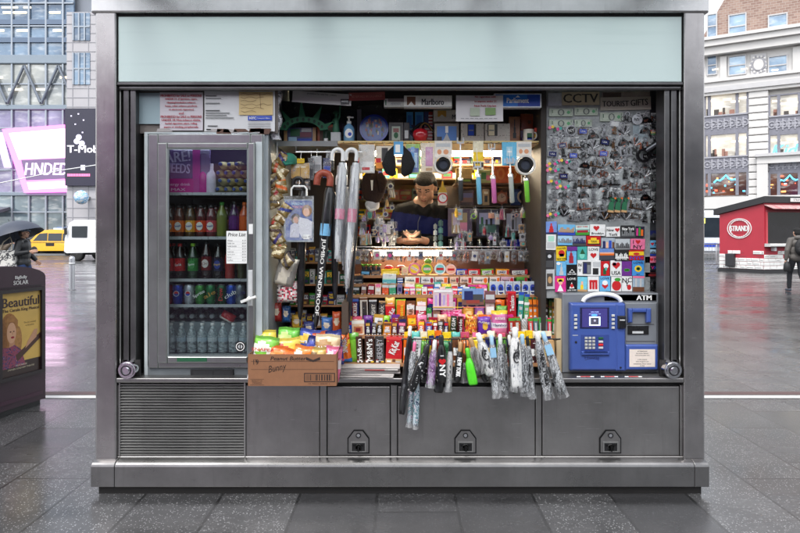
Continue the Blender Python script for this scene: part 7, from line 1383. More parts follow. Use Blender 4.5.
# ---------------------------------------------------------------- hanging goods between the fridge and the sweets
R = random.Random(6)
CHIP = [((206,170,90),(60,50,110)),((214,180,100),(200,90,50)),((190,150,80),(236,220,180)),((220,190,130),(70,60,60)),((200,160,80),(230,110,50)),((190,160,100),(150,40,40)),((210,170,90),(90,80,70)),((226,190,110),(60,70,140)),((196,150,70),(240,220,190)),((216,190,140),(200,70,60)),((200,170,100),(80,60,50))]
for i, (c, c2) in enumerate((CHIP*2)[:15]):
    y0 = 151+i*7.2; px = 278+3*math.sin(i*1.9)
    bag('snack_bag', f'golden snack bag clipped on the hanging strip beside the fridge, {ORD[i]} from the top', 'bag', (px-6,y0,px+6.5,y0+14), .19-.005*i, (lambda c, c2, i: lambda u, v: c2 if abs(v-.5-.4*(u-.5)*(1 if i % 2 else -1)) < .12 or v > .9 else (c if math.sin(u*7+i*2)*math.cos(v*6+i) < .42 else (196,182,150)))(tuple(int(x*.66) for x in c), c2, i), [], .05, 'golden snack bags on the hanging strip', (R.uniform(-.3,.1), R.uniform(-.9,.9), R.uniform(-.6,.6)), i)
q = MB(); q.cyl(at(277,143,.2), at(279,262,.2), .004, 'lgrey', n=6); q.tube([at(277,143,.2), at(277,141,.28)], .004, 'lgrey', 6); q.build('clip_strip', label='plastic clip strip holding the golden snack bags', cat='strip')
bag('cloth_bag','white gathered cloth in a clear bag hanging under the snack bags','bag',(272,257,292,286),.17,lambda u,v: (214,206,190) if abs(u-.35-.3*v) < .26 else (150,146,140),[],.06,rot=(0,.25,0))
bag('sweet_bag','bag of white and pink wrapped sweets on the counter side, under the white cloth','bag',(276,281,298,303),.20,lambda u,v: [(226,214,210),(190,60,80),(236,230,226),(70,60,60),(226,170,180)][int(abs(math.sin(u*23+v*9)*math.cos(v*19-u*5))*4.99)],[],.07)
Y = .24; q = MB(); q.lathe([(.05,0),(.05,.01),(.042,.04),(.02,.055),(.003,.058)], mat((40,120,100),.8,0,.2,50), 16); q.tube([(-.03,-.04,.005),(0,-.085,0),(.03,-.04,.005)],[.006,.01,.006],mat((40,120,100),.8,0,.2,50),6); q.build('teal_cap', loc=at(289,162,Y), rot=(.3,.25,0), label='teal green cap hanging beside the golden snack bags', cat='cap')
hc = lambda name, label, cat, r, Y, c, panels=(), texts=(), f=True, t=.012, ry=0: (lambda q, L: (packet(q, L[1]*1.05, L[2], .012) if f else None, q.tube([(0,.006,L[2]),(0,.02,L[2]+.05)],.0018,CHROME,5), q.build(name, loc=L[0], rot=(0,ry,0), label=label, cat=cat)))(*(lambda L: (cartonmb(L[1],L[2],t,c,panels,texts),L))(rect(r,Y)))
hc('wallet_pack','mustard yellow wallet in a clear pack with a yellow tag','wallet',(291,163,309.5,178.5),.24,(176,136,60),[(.1,.1,.9,.9,(190,150,70)),(.48,.1,.54,.7,(140,104,44)),(.2,.7,.45,.78,'cream'),(.55,.7,.8,.78,'cream'),(.35,.9,.75,1.,'yellow')])
hc('card_pack','yellow lettered tag card above the mustard wallet','card',(297,158.5,304.5,163),.225,'yellow',[(.1,.3,.9,.6,'gold')],f=False,t=.003)
hc('pouch','black quilted pouch hanging beneath the mustard wallet','pouch',(293,179,310,190),.26,(40,38,36),[(.1,.2,.9,.4,'brown'),(.1,.6,.9,.75,'tan')])
hc('silver_pack','silver grey blister pack hanging between the wallet and the white hooks','pack',(312,156,321.5,173),.26,'silver',[(.1,.1,.9,.5,'grey'),(.2,.55,.8,.9,'lgrey')])
hc('blue_pack','dark blue pack hanging beside the silver blister pack','pack',(323,158,331,178),.28,'navy',[(.1,.3,.9,.6,'blue')])
hc('black_pouch','black phone pouch hanging left of the silver blister pack','pouch',(308,158,314,180),.25,'char',[(.2,.5,.8,.9,'black')])
hc('dark_pack','dark grey pack hanging at the back under the upper shelf','pack',(326,150,334,170),.34,'dgrey',[(.1,.2,.9,.5,'black')])
# rain poncho in a carrier pack
Y = .17; L, w, h = rect((284,196,313.5,242),Y)
t = empty('poncho_pack', L, label='clear carrier pack with a white handle showing a blue rain poncho photograph', cat='pack')
q = cartonmb(w,h,.02,(140,150,160),[(.0,.93,1,1,(60,56,50)),(.06,.04,.95,.9,(74,92,150)),(.06,.04,.6,.25,(110,124,170))],[('EMERGENCY',.48,.83,.05,'ltblue',.45,0),('PONCHO',.48,.76,.06,(214,150,170),.4,0)])
e_ = lambda cx, cz, rx, rz, c, y: q.disc(w*(cx-.5),h*cz,w*rx,y,y+.0004,c,h*rz,16)
e_(.78,.68,.17,.13,(150,110,70),-.0030); e_(.76,.65,.11,.09,(222,176,150),-.0034); e_(.40,.50,.16,.12,(60,44,40),-.0030); e_(.40,.48,.09,.08,(196,146,120),-.0034)
q.poly([(w*.12,h*.08),(w*.44,h*.08),(w*.46,h*.44),(w*.30,h*.50),(w*.02,h*.54),(-w*.06,h*.3)],-.0040,-.0036,(206,206,214)); q.poly([(-w*.3,h*.1),(w*.02,h*.1),(w*.02,h*.38),(-w*.14,h*.42),(-w*.28,h*.36)],-.0042,-.0038,(190,190,204)); q.quad(w*.16,w*.36,h*.06,h*.16,-.0045,'white'); q.text('Size M',w*.26,h*.11,.014,-.005,'grey')
packet(q,w*1.02,h,.004); q.build('pack', t)
q = MB(); q.tube([(-w*.26,.01,h),(-w*.26,.01,h+.045),(-w*.18,.01,h+.062),(w*.18,.01,h+.062),(w*.26,.01,h+.045),(w*.26,.01,h)],.0065,'white',8); q.build('handle', t); q = MB(); q.tube([(0,.012,h+.062),(0,.03,h+.10)],.002,CHROME,5); q.build('hook', t)
# side rack goods
R = random.Random(14); GC = ['dgreen','teal','lgrey','crim','navy','gold','brown','green','grey','white']
for ri, py in enumerate((262,284,305,326)):
    x = 290.; i = 0
    while x < 342:
        w_ = R.uniform(5,8.5); hh = R.uniform(9,16); c = GC[R.randrange(10)] if ri != 1 else ['dgreen','teal','dgreen','lgrey'][i % 4]
        carton('gum_box', f'{ {"lgrey":"light grey","dgreen":"dark green","crim":"crimson"}.get(c, c)} gum box, {ORD[i]} along the {ORD[ri]} side shelf behind the long umbrellas', 'gum', (x,py-hh,x+w_-.5,py), .51, c, [(.1,.5,.9,.85,R.choice(['white','lgrey','yellow'])),(.1,.1,.7,.3,R.choice(GC))], [('5' if ri == 1 else 'gum',.5,.65,.3,'dgreen' if ri == 1 else 'navy',None,0)], t=.05, group='gum boxes on the side shelf behind the umbrellas'); x += w_; i += 1
for x0, x1, y0, y1, c, lb_ in ((272,281,303,322,(176,50,44),'red box on the counter beside the fridge side wall'),(281.5,290,306,323,(40,90,150),'blue box on the counter beside the fridge side wall'),(291,302,315,329,(214,170,60),'yellow snack bag low behind the cardboard box'),(303,314,322,336,(60,70,130),'blue snack bag low behind the cardboard box'),(321,332,318,334,(70,120,190),'light blue snack bag low behind the cardboard box'),(332,341,312,333,(206,90,50),'orange snack bag low behind the cardboard box')):
    Yq = .34 if y1 > 324 else .30
    b_ = bag('snack_packet', lb_, 'bag', (x0,y0,x1,y1), Yq, blob(c,(230,214,190),.5,.55,.3,.2), [], .05)
MB().box(X(270,.3), X(344,.3), .28, .48, ZC+.001, Z(336,.34), DWOOD).build('side_ledge', ns_)
# long umbrellas
LU = 'long umbrellas hung by the fridge'
def long_umbrella(label, top, tip, Y, hook, hr, cmat, r0, hmat, txt=None, band=None, flip=1, Ytip=None, sleeve=None):
    """hook at the top, folded canopy below, tapering to a tip; top/tip in photo pixels"""
    A = at(top[0], top[1], Y); B = at(tip[0], tip[1], Ytip or Y-.02); t = empty('long_umbrella', A, label=label, cat='umbrella'); D = B-A; L = D.length
    zx = D.normalized(); xx = Vector((0,1,0)).cross(zx).normalized(); M = Matrix((( -xx.x, 0, -zx.x, 0),( -xx.y, 1, -zx.y, 0),( -xx.z, 0, -zx.z, 0),(0,0,0,1)))
    k = S(Y); r = hr*k
    q = MB(M); pts = [(0,0,-.02),(0,0,.02)]+[(flip*(-r+r*math.cos(a)),0,.02+r*math.sin(a)) for a in [math.pi*i/9 for i in range(1,10)]]+[(flip*-2*r,0,-.02)]
    q.tube(pts, hook, hmat, 10); q.build('handle', t)
    q = MB(M); n = 9; prof = [(r0*.7,-.03),(r0*.95,-.07),(r0*1.05,-L*.25),(r0*.95,-L*.5),(r0*.72,-L*.78),(r0*.4,-L*.93),(r0*.2,-L*.955)]
    rr = []
    for j, (rad, z) in enumerate(prof): rr.append([(rad*(1+.16*math.cos(4*a+j))*math.cos(a), rad*(1+.16*math.cos(4*a+j))*math.sin(a), z) for a in [2*math.pi*i/16 for i in range(16)]])
    q.rings(rr, cmat, True, True); cn_ = q.build('canopy', t)
    if txt: q = MB(M); q.text(txt[0], 0, -L*txt[1], r0*1.0, -r0*1.22, txt[2], L*txt[3], rot=-V90, fat=.04); q.build('lettering', t)
    if band: q = MB(M); q.lathe([(r0*1.12,-L*band[0]),(r0*1.12,-L*band[1])], gl(band[2]), 14); q.build('band', t)
    q = MB(M); q.lathe([(.004,-L),(.006,-L*.99),(.006,-L*.95)], CHROME, 8); q.build('tip', t)
    if sleeve:
        q = MB(M); q.lathe([(r0*1.3,-.05),(r0*1.35,-L*.3),(r0*1.2,-L*.6),(r0*.7,-L*.97)], SLEEVE, 12); q.build('sleeve', t)
BFAB = streaks('black_umbrella_cloth', [(0,(14,14,16)),(.5,(34,34,38)),(.62,(16,16,18)),(.68,(110,112,116))], 26, (1,1,.3), .3)
WFAB = streaks('white_umbrella_cloth', [(0,(180,182,186)),(.40,(150,152,158)),(.50,(206,208,210)),(.62,(126,128,134))], 24, (1,1,.07), .22)
WHH = mat((226,226,226), .25, 0, .05, 10, coat=.4); BHH = mat((24,24,26), .35)
long_umbrella('straight black umbrella hanging behind the rain poncho pack', (303,186), (300,326), .24, .012, 5, BFAB, .030, BHH)
long_umbrella('black umbrella with white upright lettering and an orange red wrapped hook', (330,183), (315,334), .16, .022, 6.5, BFAB, .030, mat((150,66,46), .4, 0, .45, 30, .6), ('JUMBO WINDPROOF', .62, BW, .50), (.27,.35,(120,180,220)))
long_umbrella('black umbrella between the lettered one and the white hooks', (335,200), (335,305), .22, .011, 4, BFAB, .026, BHH)
long_umbrella('slim black umbrella right of the white hooked ones', (356,196), (348,330), .24, .010, 4, BFAB, .024, BHH)
long_umbrella('white umbrella with a tall white hook and pink band, nearer the lettered one', (343,158), (337,262), .17, .013, 5.4, WFAB, .027, WHH, None, (.49,.59,(206,120,150)), sleeve=1)
long_umbrella('white umbrella with a tall white hook and pink band, nearer the sweets', (356.5,158), (346,292), .18, .013, 5.2, WFAB, .026, WHH, None, (.38,.48,(200,110,140)), sleeve=1)
long_umbrella('white umbrella with a lower hook behind the other two white ones', (346,182), (343,270), .24, .011, 4.5, WFAB, .022, WHH)
q = MB(); q.cyl(at(296,152,.2), at(362,152,.2), .005, CHROME, n=8); q.tube([at(296,152,.2), at(296,146,.3)], .004, CHROME, 6); q.tube([at(360,152,.2), at(360,144,.3)], .004, CHROME, 6); q.build('umbrella_rail', ns_)
# ---------------------------------------------------------------- cardboard box of snacks on the counter edge
YX = -.19; kx = S(YX); x0, x1 = X(248,YX), X(336.5,YX); hb_ = .18; dep = .37
KR = mat((134,92,64), .75, 0, .14, 30); KRD = mat((108,74,50), .8, 0, .14, 30); INK = mat((44,28,22), .7)
t = empty('cardboard_box', ((x0+x1)/2, YX, ZC), label='open brown cardboard box of snack bags jutting over the counter edge', cat='box'); w = x1-x0
q = MB(); b_ = .005
q.box(-w/2,w/2,0,b_,0,hb_,KR); q.box(-w/2,w/2,dep-b_,dep,0,hb_,KR); q.box(-w/2,-w/2+b_,b_,dep-b_,0,hb_,KRD); q.box(w/2-b_,w/2,b_,dep-b_,0,hb_,KR); q.box(-w/2+b_,w/2-b_,b_,dep-b_,0,b_,KRD); q.build('carton', t)
q = MB(); q.add([(w/2,.02,hb_),(w/2,dep-.02,hb_),(w/2+.03,dep-.04,hb_+.075),(w/2+.03,.03,hb_+.07)],[(0,1,2,3)],KR); q.add([(w/2+.002,.02,hb_),(w/2+.032,.03,hb_+.07),(w/2+.032,dep-.04,hb_+.075),(w/2+.002,dep-.02,hb_)],[(0,1,2,3)],KRD)
q.build('flap', t)
q = MB(); U = lambda px: (px-292.2)*kx; V = lambda py: (387-py)*kx
q.text('Peanut Butter',U(288),V(359.5),.022,-.001,INK,.2,shear=.25,fat=.03); q.poly([(U(306),V(358)),(U(313),V(361)),(U(320),V(358)),(U(320),V(361)),(U(313),V(363)),(U(306),V(361))],-.001,-.0002,INK)
for py in (362.5,370.5): q.box(U(251),U(334),-.0006,-.0001,V(py)-.0008,V(py)+.0008,INK)
q.tube([(U(255)+.03*math.sin(i*.9)*.3+.014*i*.2,-.001,V(362)-.004*i*.3+.01*math.cos(i*1.7)) for i in range(6)],.0012,INK,4)
q.text('Bunny',U(276),V(370),.05,-.0012,INK,.1,rot=.2,shear=.3); q.text('19',U(256),V(363),.03,-.0012,INK,.03)
q.box(U(304),U(335),-.0006,-.0001,V(383.2),V(374),INK); q.box(U(305),U(334),-.0009,-.0006,V(382.2),V(375),KR)
R = random.Random(2); xx = U(306)
while xx < U(332): ww = R.choice([.002,.003,.006,.009]); q.box(xx,xx+ww,-.0012,-.0009,V(381.6),V(375.6),INK); xx += ww+R.choice([.003,.004,.007])
q.text('10 70221 00645 1',U(319),V(384.8),.008,-.0008,INK,.12); q.para(['PRODUCT OF','CANADA'],U(257),V(382),.009,.012,-.0008,INK,.06); q.box(U(250),U(264),-.0005,-.0001,V(380.4),V(380.1),INK); q.box(U(250),U(264),-.0005,-.0001,V(386),V(385.7),INK); q.build('print', t)
SB = [(250,273,335,(120,190,60),(236,240,220),'green snack bag with a white band at the left of the cardboard box','SNAPEAS',.05,.12,0),(246,262,350,(230,230,230),(200,200,210),'white snack bag lying over the left corner of the cardboard box','CRISPS',.04,.2,.0),(271,300,337,(236,206,80),(230,80,50),'yellow and red snack bag in the cardboard box','CORN',.10,-.1,.0),(262,289,345,(236,110,40),(240,150,80),'orange snack bag leaning at the front of the cardboard box','PUFFS',.03,.25,.1),(287,306,344,(240,130,50),(236,230,220),'orange and white snack bag at the middle front of the cardboard box','BITES',.035,.15,-.2),(298,312,334,(30,40,110),(70,80,170),'navy snack bag standing in the cardboard box','BUGLES',.12,.3,0),(306,324,346,(200,170,90),(120,90,40),'gold snack bag with dark lettering at the front of the cardboard box','COOKIES',.03,.05,0),(314,337,333,(230,210,170),(180,140,90),'cream snack bag standing at the right of the cardboard box','SALTINES',.09,.05,0),(322,338,345,(232,110,150),(240,220,220),'pink snack bag at the right front of the cardboard box','WAFERS',.04,.1,0),(328,343,329,(34,44,120),(90,100,190),'navy blue bag behind the cream one in the cardboard box','CHIPS',.16,-.1,0),(276,296,326,(110,190,70),(200,220,140),'lime snack bag at the back of the cardboard box','PEAS',.22,.05,0),(254,276,329,(226,200,70),(90,150,60),'yellow green snack bag at the back left of the cardboard box','CHIPS',.20,-.08,0),(296,318,328,(60,76,160),(226,190,80),'royal blue bag at the back middle of the cardboard box','MIX',.21,.12,0),(312,330,330,(206,90,50),(240,200,120),'rust orange bag at the back right of the cardboard box','NUTS',.2,-.06,0)]
for i, (a, b2_, top, c, c2, lb_, tx, dy, ry, rz) in enumerate(SB):
    Yb = YX+.03+dy; L, ww, hh = rect((a,top,b2_,387),Yb); zb = ZC+.008; hh = Z(top,Yb)-zb-.01
    hh2 = min(hh, .21); zb2 = zb+hh-hh2
    bagmb(ww*1.08,hh2,.07,(lambda c, c2: lambda u, v: c2 if abs(v-.62-.12*math.sin(5*u)) < .13 else (tuple(int(x*.75) for x in c) if v > .9 else c))(c,c2),[(tx,.5,.64,.12,'red' if sum(c2) > 500 else 'white',.7,.05)],i).build('snack_bag', loc=(L[0],Yb,zb2), rot=(-.12,ry,rz), label=lb_, cat='bag')
# newspapers under the rack
R = random.Random(4)
for i in range(6):
    q = MB(); ww, dd, th = .36, .13, .010; q.cbox(-ww/2,ww/2,0,dd,0,th,mat((196,190,186),.7,0,.12,14),.003)
    for k in range(3): q.box(-ww/2+.01,ww/2-.01*R.uniform(1,9),-.0006,0,.0022+.0025*k,.0030+.0025*k,mat((90,88,90),.7))
    if i == 4: q.box(-.02,.1,-.001,0,.002,.009,mat((150,40,40),.6))
    q.build('newspaper', loc=(X(366,.0)+R.uniform(-.025,.03),-.005+R.uniform(0,.02),ZC+.001+i*.0105), rot=(0,0,R.uniform(-.05,.05)), label='folded newspaper in the pile on the counter under the sweet rack', cat='newspaper', group='newspapers piled under the sweet rack')
# ---------------------------------------------------------------- folded umbrellas hung on the bar
PZ = lambda x, y: (390+x/4.444, 325+y/4.444)
FU = {
 'blk': streaks('folded_black_cloth',[(0,(14,14,16)),(.52,(30,30,34)),(.66,(90,92,96))],34,(1,1,.3),.28),
 'wrap': streaks('black_and_white_in_sleeve',[(0,(18,20,24)),(.42,(190,194,198)),(.455,(30,34,40)),(.52,(206,210,214)),(.55,(44,48,56)),(.61,(226,228,230)),(.65,(24,26,30))],36,(1,1,.17),.14),
 'white': streaks('white_print_in_sleeve',[(0,(30,32,36)),(.425,(216,216,214)),(.56,(150,154,160)),(.6,(226,226,224))],32,(1,1,.26),.14),
 'pat': streaks('heart_dotted_black_cloth',[(0,(16,16,18)),(.56,(20,20,22)),(.60,(214,214,214)),(.68,(170,30,40))],44,(1,1,1),.26),
 'purple': streaks('purple_print_in_sleeve',[(0,(60,20,66)),(.42,(150,110,160)),(.5,(90,34,98)),(.58,(214,200,216)),(.66,(80,30,90))],30,(1,1,.4),.16),
 'multi': streaks('city_print_in_sleeve',[(0,(40,60,90)),(.40,(180,196,206)),(.47,(70,120,130)),(.54,(206,196,206)),(.60,(120,90,150)),(.66,(220,226,230))],34,(1,1,.5),.14),
 'grey': streaks('grey_brown_cloth',[(0,(44,40,38)),(.5,(84,78,72)),(.62,(150,146,140))],30,(1,1,.3),.24),
 'green': mat((84,214,40),.3,0,.10,24,.3,.3),
}
FUL = [
 ((88,30),(54,395),30,'blk','white','black folded umbrella with a white cap hanging lowest beside the door latch panel',0,None),
 ((100,230),(86,440),26,'multi','char','city print umbrella in a clear sleeve dangling below the rest, left one of two',.03,None),
 ((122,235),(112,448),26,'multi','char','city print umbrella in a clear sleeve dangling below the rest, right one of two',.02,None),
 ((108,100),(92,250),30,'wrap','pink','sleeved umbrella with a reddish cap beside the white capped black one',-.02,None),
 ((160,110),(90,292),40,'pat','char','black umbrella dotted with white and red hearts, hanging askew',-.06,None),
 ((165,120),(146,255),30,'pat','char','dotted black umbrella hanging straight behind the askew one',.02,None),
 ((198,92),(180,266),36,'purple','white','purple print umbrella in a clear sleeve',-.04,None),
 ((228,70),(234,254),40,'blk','char','black umbrella lettered with I heart NY down its side',-.06,'iny'),
 ((224,200),(214,298),40,'blk','char','stubby black umbrella end hanging behind the lettered one',.01,None),
 ((268,100),(258,284),28,'white','char','slim white and black sleeved umbrella right of the lettered one',-.02,None),
 ((312,100),(298,252),34,'blk','tan','black umbrella with white New York lettering and a tan cord',-.04,'ny'),
 ((332,150),(330,250),26,'grey','brown','brown grey umbrella stub behind the bright green one',.02,None),
 ((348,128),(372,264),40,'green','lime','bright lime green folded umbrella',-.05,None),
 ((364,80),(402,208),36,'grey','tan','grey brown sleeved umbrella tied with a tan cord above the green one',-.07,None),
 ((402,200),(430,248),34,'blk','char','short black umbrella end under the white curled print one',.01,None),
 ((398,60),(452,222),46,'white','white','white umbrella with a black curled print and white cap',-.07,'c'),
 ((452,70),(472,308),34,'wrap','ltblue','black and white sleeved umbrella with a blue tag, left of its pair',-.03,'blue'),
 ((490,66),(500,302),34,'wrap','white','black and white sleeved umbrella with a white cap, right of its pair',-.04,None),
 ((510,110),(516,310),24,'wrap','char','thin black and white sleeved umbrella tucked behind its pair',.01,None),
 ((532,70),(556,300),30,'blk','white','black umbrella with a white cap behind the white printed one',.01,None),
 ((556,36),(562,278),48,'white','white','broad white printed umbrella with a black curl, tallest of the row',-.08,'c2'),
 ((588,66),(602,300),36,'wrap','ltblue','sleeved umbrella with a pale blue tint beside the tallest white one',-.04,None),
 ((612,76),(632,312),28,'wrap','char','slim sleeved umbrella third from the end',-.01,None),
 ((656,54),(704,312),40,'wrap','white','sleeved umbrella second from the end, leaning with a white cap',-.05,'ny2'),
 ((686,54),(766,304),40,'wrap','ltblue','last sleeved umbrella of the row, leaning most, with a blue tag',-.04,'blue'),
]
for i, (a, b2_, wd, mk, capc, lb_, dY, deco) in enumerate(FUL):
    Yu = YU-.025+dY; A = at(*PZ(*a), Yu); B = at(*PZ(*b2_), Yu+.02*(i % 2)); D = B-A; L = D.length; k = S(Yu); r0 = wd/4.444*k*.5
    t = empty('folded_umbrella', A, label=lb_, cat='umbrella')
    zx = D.normalized(); xx = Vector((0,1,0)).cross(zx).normalized(); M = Matrix(((-xx.x,0,-zx.x,0),(-xx.y,1,-zx.y,0),(-xx.z,0,-zx.z,0),(0,0,0,1)))
    R2 = random.Random(i*3+1); ph = R2.uniform(0,6)
    q = MB(M); rr = []
    for rad, z in ((.45,-.02),(.78,-.045),(.92,-L*.3),(1.0,-L*.55),(1.02,-L*.8),(1.0,-L*.94),(.86,-L),(.3,-L*1.005)):
        rr.append([(r0*rad*(1+.13*math.cos(3*an+ph+z*9))*math.cos(an), r0*.9*rad*(1+.13*math.cos(3*an+ph+z*9))*math.sin(an), z) for an in [2*math.pi*j/16 for j in range(16)]])
    q.rings(rr, FU[mk], True, True); q.build('canopy', t)
    q = MB(M); hc_ = mat(capc if mk != 'green' else (90,200,50), .35, 0, .1, 20); q.lathe([(.3*r0,-.03),(.55*r0,-.02),(.55*r0,.025),(.4*r0,.034),(.002,.036)], hc_, 12); q.build('handle_cap', t)
    q = MB(); bar = Vector((0, YU-Yu, Z(339,YU)-A.z)) if a[1] < 140 else Vector((0,.02,.12)); q.tube([Vector((0,0,.02)), Vector((.012,-.01,.05))*.6+bar*.5, bar+Vector((0,-.008,.006)), bar+Vector((-.004,.01,.0)), Vector((-.01,.004,.02))], .0022, mat('tan' if 'tan' in lb_ else 'char',.6), 5); q.build('strap', t)
    if mk in ('wrap','white','multi','purple','grey'):
        q = MB(M); q.rings([[(r0*e*(1+.1*math.cos(5*an+ph))*math.cos(an), r0*e*(1+.1*math.cos(5*an+ph))*math.sin(an), z) for an in [2*math.pi*j/14 for j in range(14)]] for e, z in ((.75,-.02),(1.12,-L*.3),(1.16,-L*.7),(1.14,-L*.97),(1.3,-L*1.06))], SLEEVE, True, False); q.build('sleeve', t)
    fy = -r0*1.12
    if deco == 'iny': q = MB(M); q.text('I',0,-L*.34,.02,fy,'white',rot=-V90,fat=.06); q.heart(0,-L*.48,.022,fy-.002,fy+.006,'red'); q.text('NY',0,-L*.7,.034,fy,'white',.07,rot=-V90,fat=.06); q.build('lettering', t)
    elif deco in ('ny','ny2'): q = MB(M); q.text('NEW YORK',0,-L*.55,.026,fy,'white' if deco == 'ny' else 'black',L*.55,rot=-V90,fat=.05); q.build('lettering', t)
    elif deco in ('c','c2'): q = MB(M); q.tube([(r0*.55*math.cos(an),fy-.0,-L*.42+r0*1.0*math.sin(an)) for an in [.7+.42*j for j in range(12)]],.0042,'black',6); q.tube([(r0*.2*math.cos(an),fy,-L*.42+r0*.4*math.sin(an)) for an in [.2+.5*j for j in range(9)]],.003,'black',5); q.build('print', t)
    elif deco == 'blue': q = MB(M); q.add([(-r0*.8,fy*.95,-L*.30),(r0*.8,fy*.95,-L*.30),(r0*.75,fy*.9,-L*.12),(-r0*.75,fy*.9,-L*.12)],[(0,1,2,3)],(140,184,214)); q.build('tag', t)
# ---------------------------------------------------------------- people: one continuous remeshed body each, clothing and hair as parts
class Flesh(MB):
    def ball(s, c, r, rot=None):
        rx, ry, rz = r if isinstance(r, (tuple, list)) else (r, r, r); n, m = 14, 9; c = Vector(c); rr = []
        for j in range(1, m):
            th = math.pi*j/m; rr.append([c+((rot or Matrix.Identity(3)) @ Vector((rx*math.sin(th)*math.cos(2*math.pi*i/n), ry*math.sin(th)*math.sin(2*math.pi*i/n), -rz*math.cos(th)))) for i in range(n)])
        return s.rings(rr, 'grey', True, True)
    def limb(s, pts, rad):
        for i in range(len(pts)-1): s.tube([pts[i], pts[i+1]], [rad[i], rad[i+1]], 'grey', 12)
        for p, r in zip(pts, rad): s.ball(p, r)
        return s
def remeshed(fl, name, voxel, mats, pick, parent=None, loc=None, smooth=4, inv=None):
    """union of the shapes as one surface; pick(co)->material index"""
    o = fl.build('shape', loc=(0,0,0)); md = o.modifiers.new('r', 'REMESH'); md.mode = 'VOXEL'; md.voxel_size = voxel
    sm = o.modifiers.new('s', 'SMOOTH'); sm.factor = .5; sm.iterations = smooth
    dg = bpy.context.evaluated_depsgraph_get(); me = bpy.data.meshes.new_from_object(o.evaluated_get(dg)); bpy.data.objects.remove(o)
    me.name = name; me.materials.clear()
    for m in mats: me.materials.append(m)
    if inv is not None: me.transform(inv)
    me.polygons.foreach_set('use_smooth', [True]*len(me.polygons)); me.polygons.foreach_set('material_index', [pick(p.center) for p in me.polygons]); me.update()
    n = bpy.data.objects.new(name, me); COLL.objects.link(n)
    if parent: n.parent = parent
    if loc is not None: n.location = loc
    return n
def skin_mat(name, c):
    m, n, l, b = newmat(name); ns = noise(n, l, 30, detail=4); l.new(mixc(n, l, ns, tuple(x*.82 for x in C(c)), C(c)), b.inputs['Base Color']); b.inputs['Roughness'].default_value = .45; sock(b, 'Subsurface Weight', .08); return m
SKIN = skin_mat('skin', (204,160,136)); LIP = skin_mat('lip_skin', (168,100,88)); BROW = mat((30,24,22), .7); HAIR = mat((11,10,10), .8, 0, .3, 120, .5)
def head_shapes(f, M, s=1.):
    """head centred at the origin of M, looking along -Y"""
    P = lambda x, y, z: M @ Vector((x*s, y*s, z*s)); R3 = M.to_3x3()
    f.ball(P(0,.012,.032), (.075*s,.092*s,.086*s), R3); f.ball(P(0,-.016,-.03), (.064*s,.072*s,.084*s), R3); f.ball(P(0,-.052,-.088), (.032*s,.03*s,.024*s), R3)
    for e in (-1, 1):
        f.ball(P(e*.040,-.044,-.018), (.024*s,.026*s,.026*s), R3); f.ball(P(e*.076,.012,-.008), (.010*s,.020*s,.032*s), R3); f.limb([P(e*.012,-.084,.022), P(e*.044,-.066,.024)], [.009*s,.008*s]); f.ball(P(e*.043,-.012,-.066), (.02*s,.03*s,.03*s), R3); f.ball(P(e*.014,-.094,-.030), (.010*s,.012*s,.009*s), R3)
    f.limb([P(0,-.084,.014), P(0,-.100,-.012), P(0,-.108,-.026)], [.009*s,.011*s,.013*s]); f.limb([P(-.02,-.082,-.058), P(0,-.089,-.056), P(.02,-.082,-.058)], [.006*s,.008*s,.006*s]); f.limb([P(-.017,-.080,-.069), P(0,-.086,-.070), P(.017,-.080,-.069)], [.006*s,.009*s,.006*s])
def face_pick(Mi, s=1.):
    def pk(c):
        q = Mi @ c; x, y, z = abs(q.x)/s, q.y/s, q.z/s
        if y < -.05:
            if .014 < x < .046 and .026 < z-.10*(.03-x)*.5 < .032: return 1
            if .016 < x < .044 and .002 < z < .009: return 1
            if x < .019 and -.071 < z < -.056 and y < -.07: return 2
        return 0
    return pk
def hand_shapes(f, wrist, dirv, normal, side, curl, s=1.):
    """palm, four fingers of different length that bend towards normal, thumb off the side of the palm"""
    d = Vector(dirv).normalized(); n = Vector(normal); n = (n-d*n.dot(d)).normalized(); b = d.cross(n)*side
    W0 = Vector(wrist); f.limb([W0, W0+d*.03*s], [.024*s,.026*s])
    for k in (-1.5,-.5,.5,1.5): f.limb([W0+d*.015*s+b*k*.012*s, W0+d*.085*s+b*k*.0195*s], [.014*s,.0115*s])
    for k, ln in ((-1.5,.80),(-.5,.97),(.5,1.),(1.5,.92)):
        p = W0+d*.085*s+b*k*.0205*s; dd = d.copy(); pts = [p]; 
        for sg, l_ in enumerate((.042,.027,.022)):
            an = curl*(.75 if sg == 0 else 1.); dd = (dd*math.cos(an)+(n if sg == 0 else nn)*math.sin(an)).normalized(); nn = (n-dd*n.dot(dd)).normalized() if abs(n.dot(dd)) < .99 else -d; p = p+dd*l_*ln*s; pts.append(p)
        f.limb(pts, [.0098*s,.0092*s,.0084*s,.0074*s])
    t0 = W0+d*.028*s+b*.026*s; t1 = t0+(d*.55+b*.6+n*.35).normalized()*.042*s; t2 = t1+(d*.8+b*.05+n*.5).normalized()*.032*s; t3 = t2+(d*.85-b*.25+n*.3).normalized()*.026*s
    f.limb([t0,t1,t2,t3], [.015*s,.0115*s,.0105*s,.0085*s])
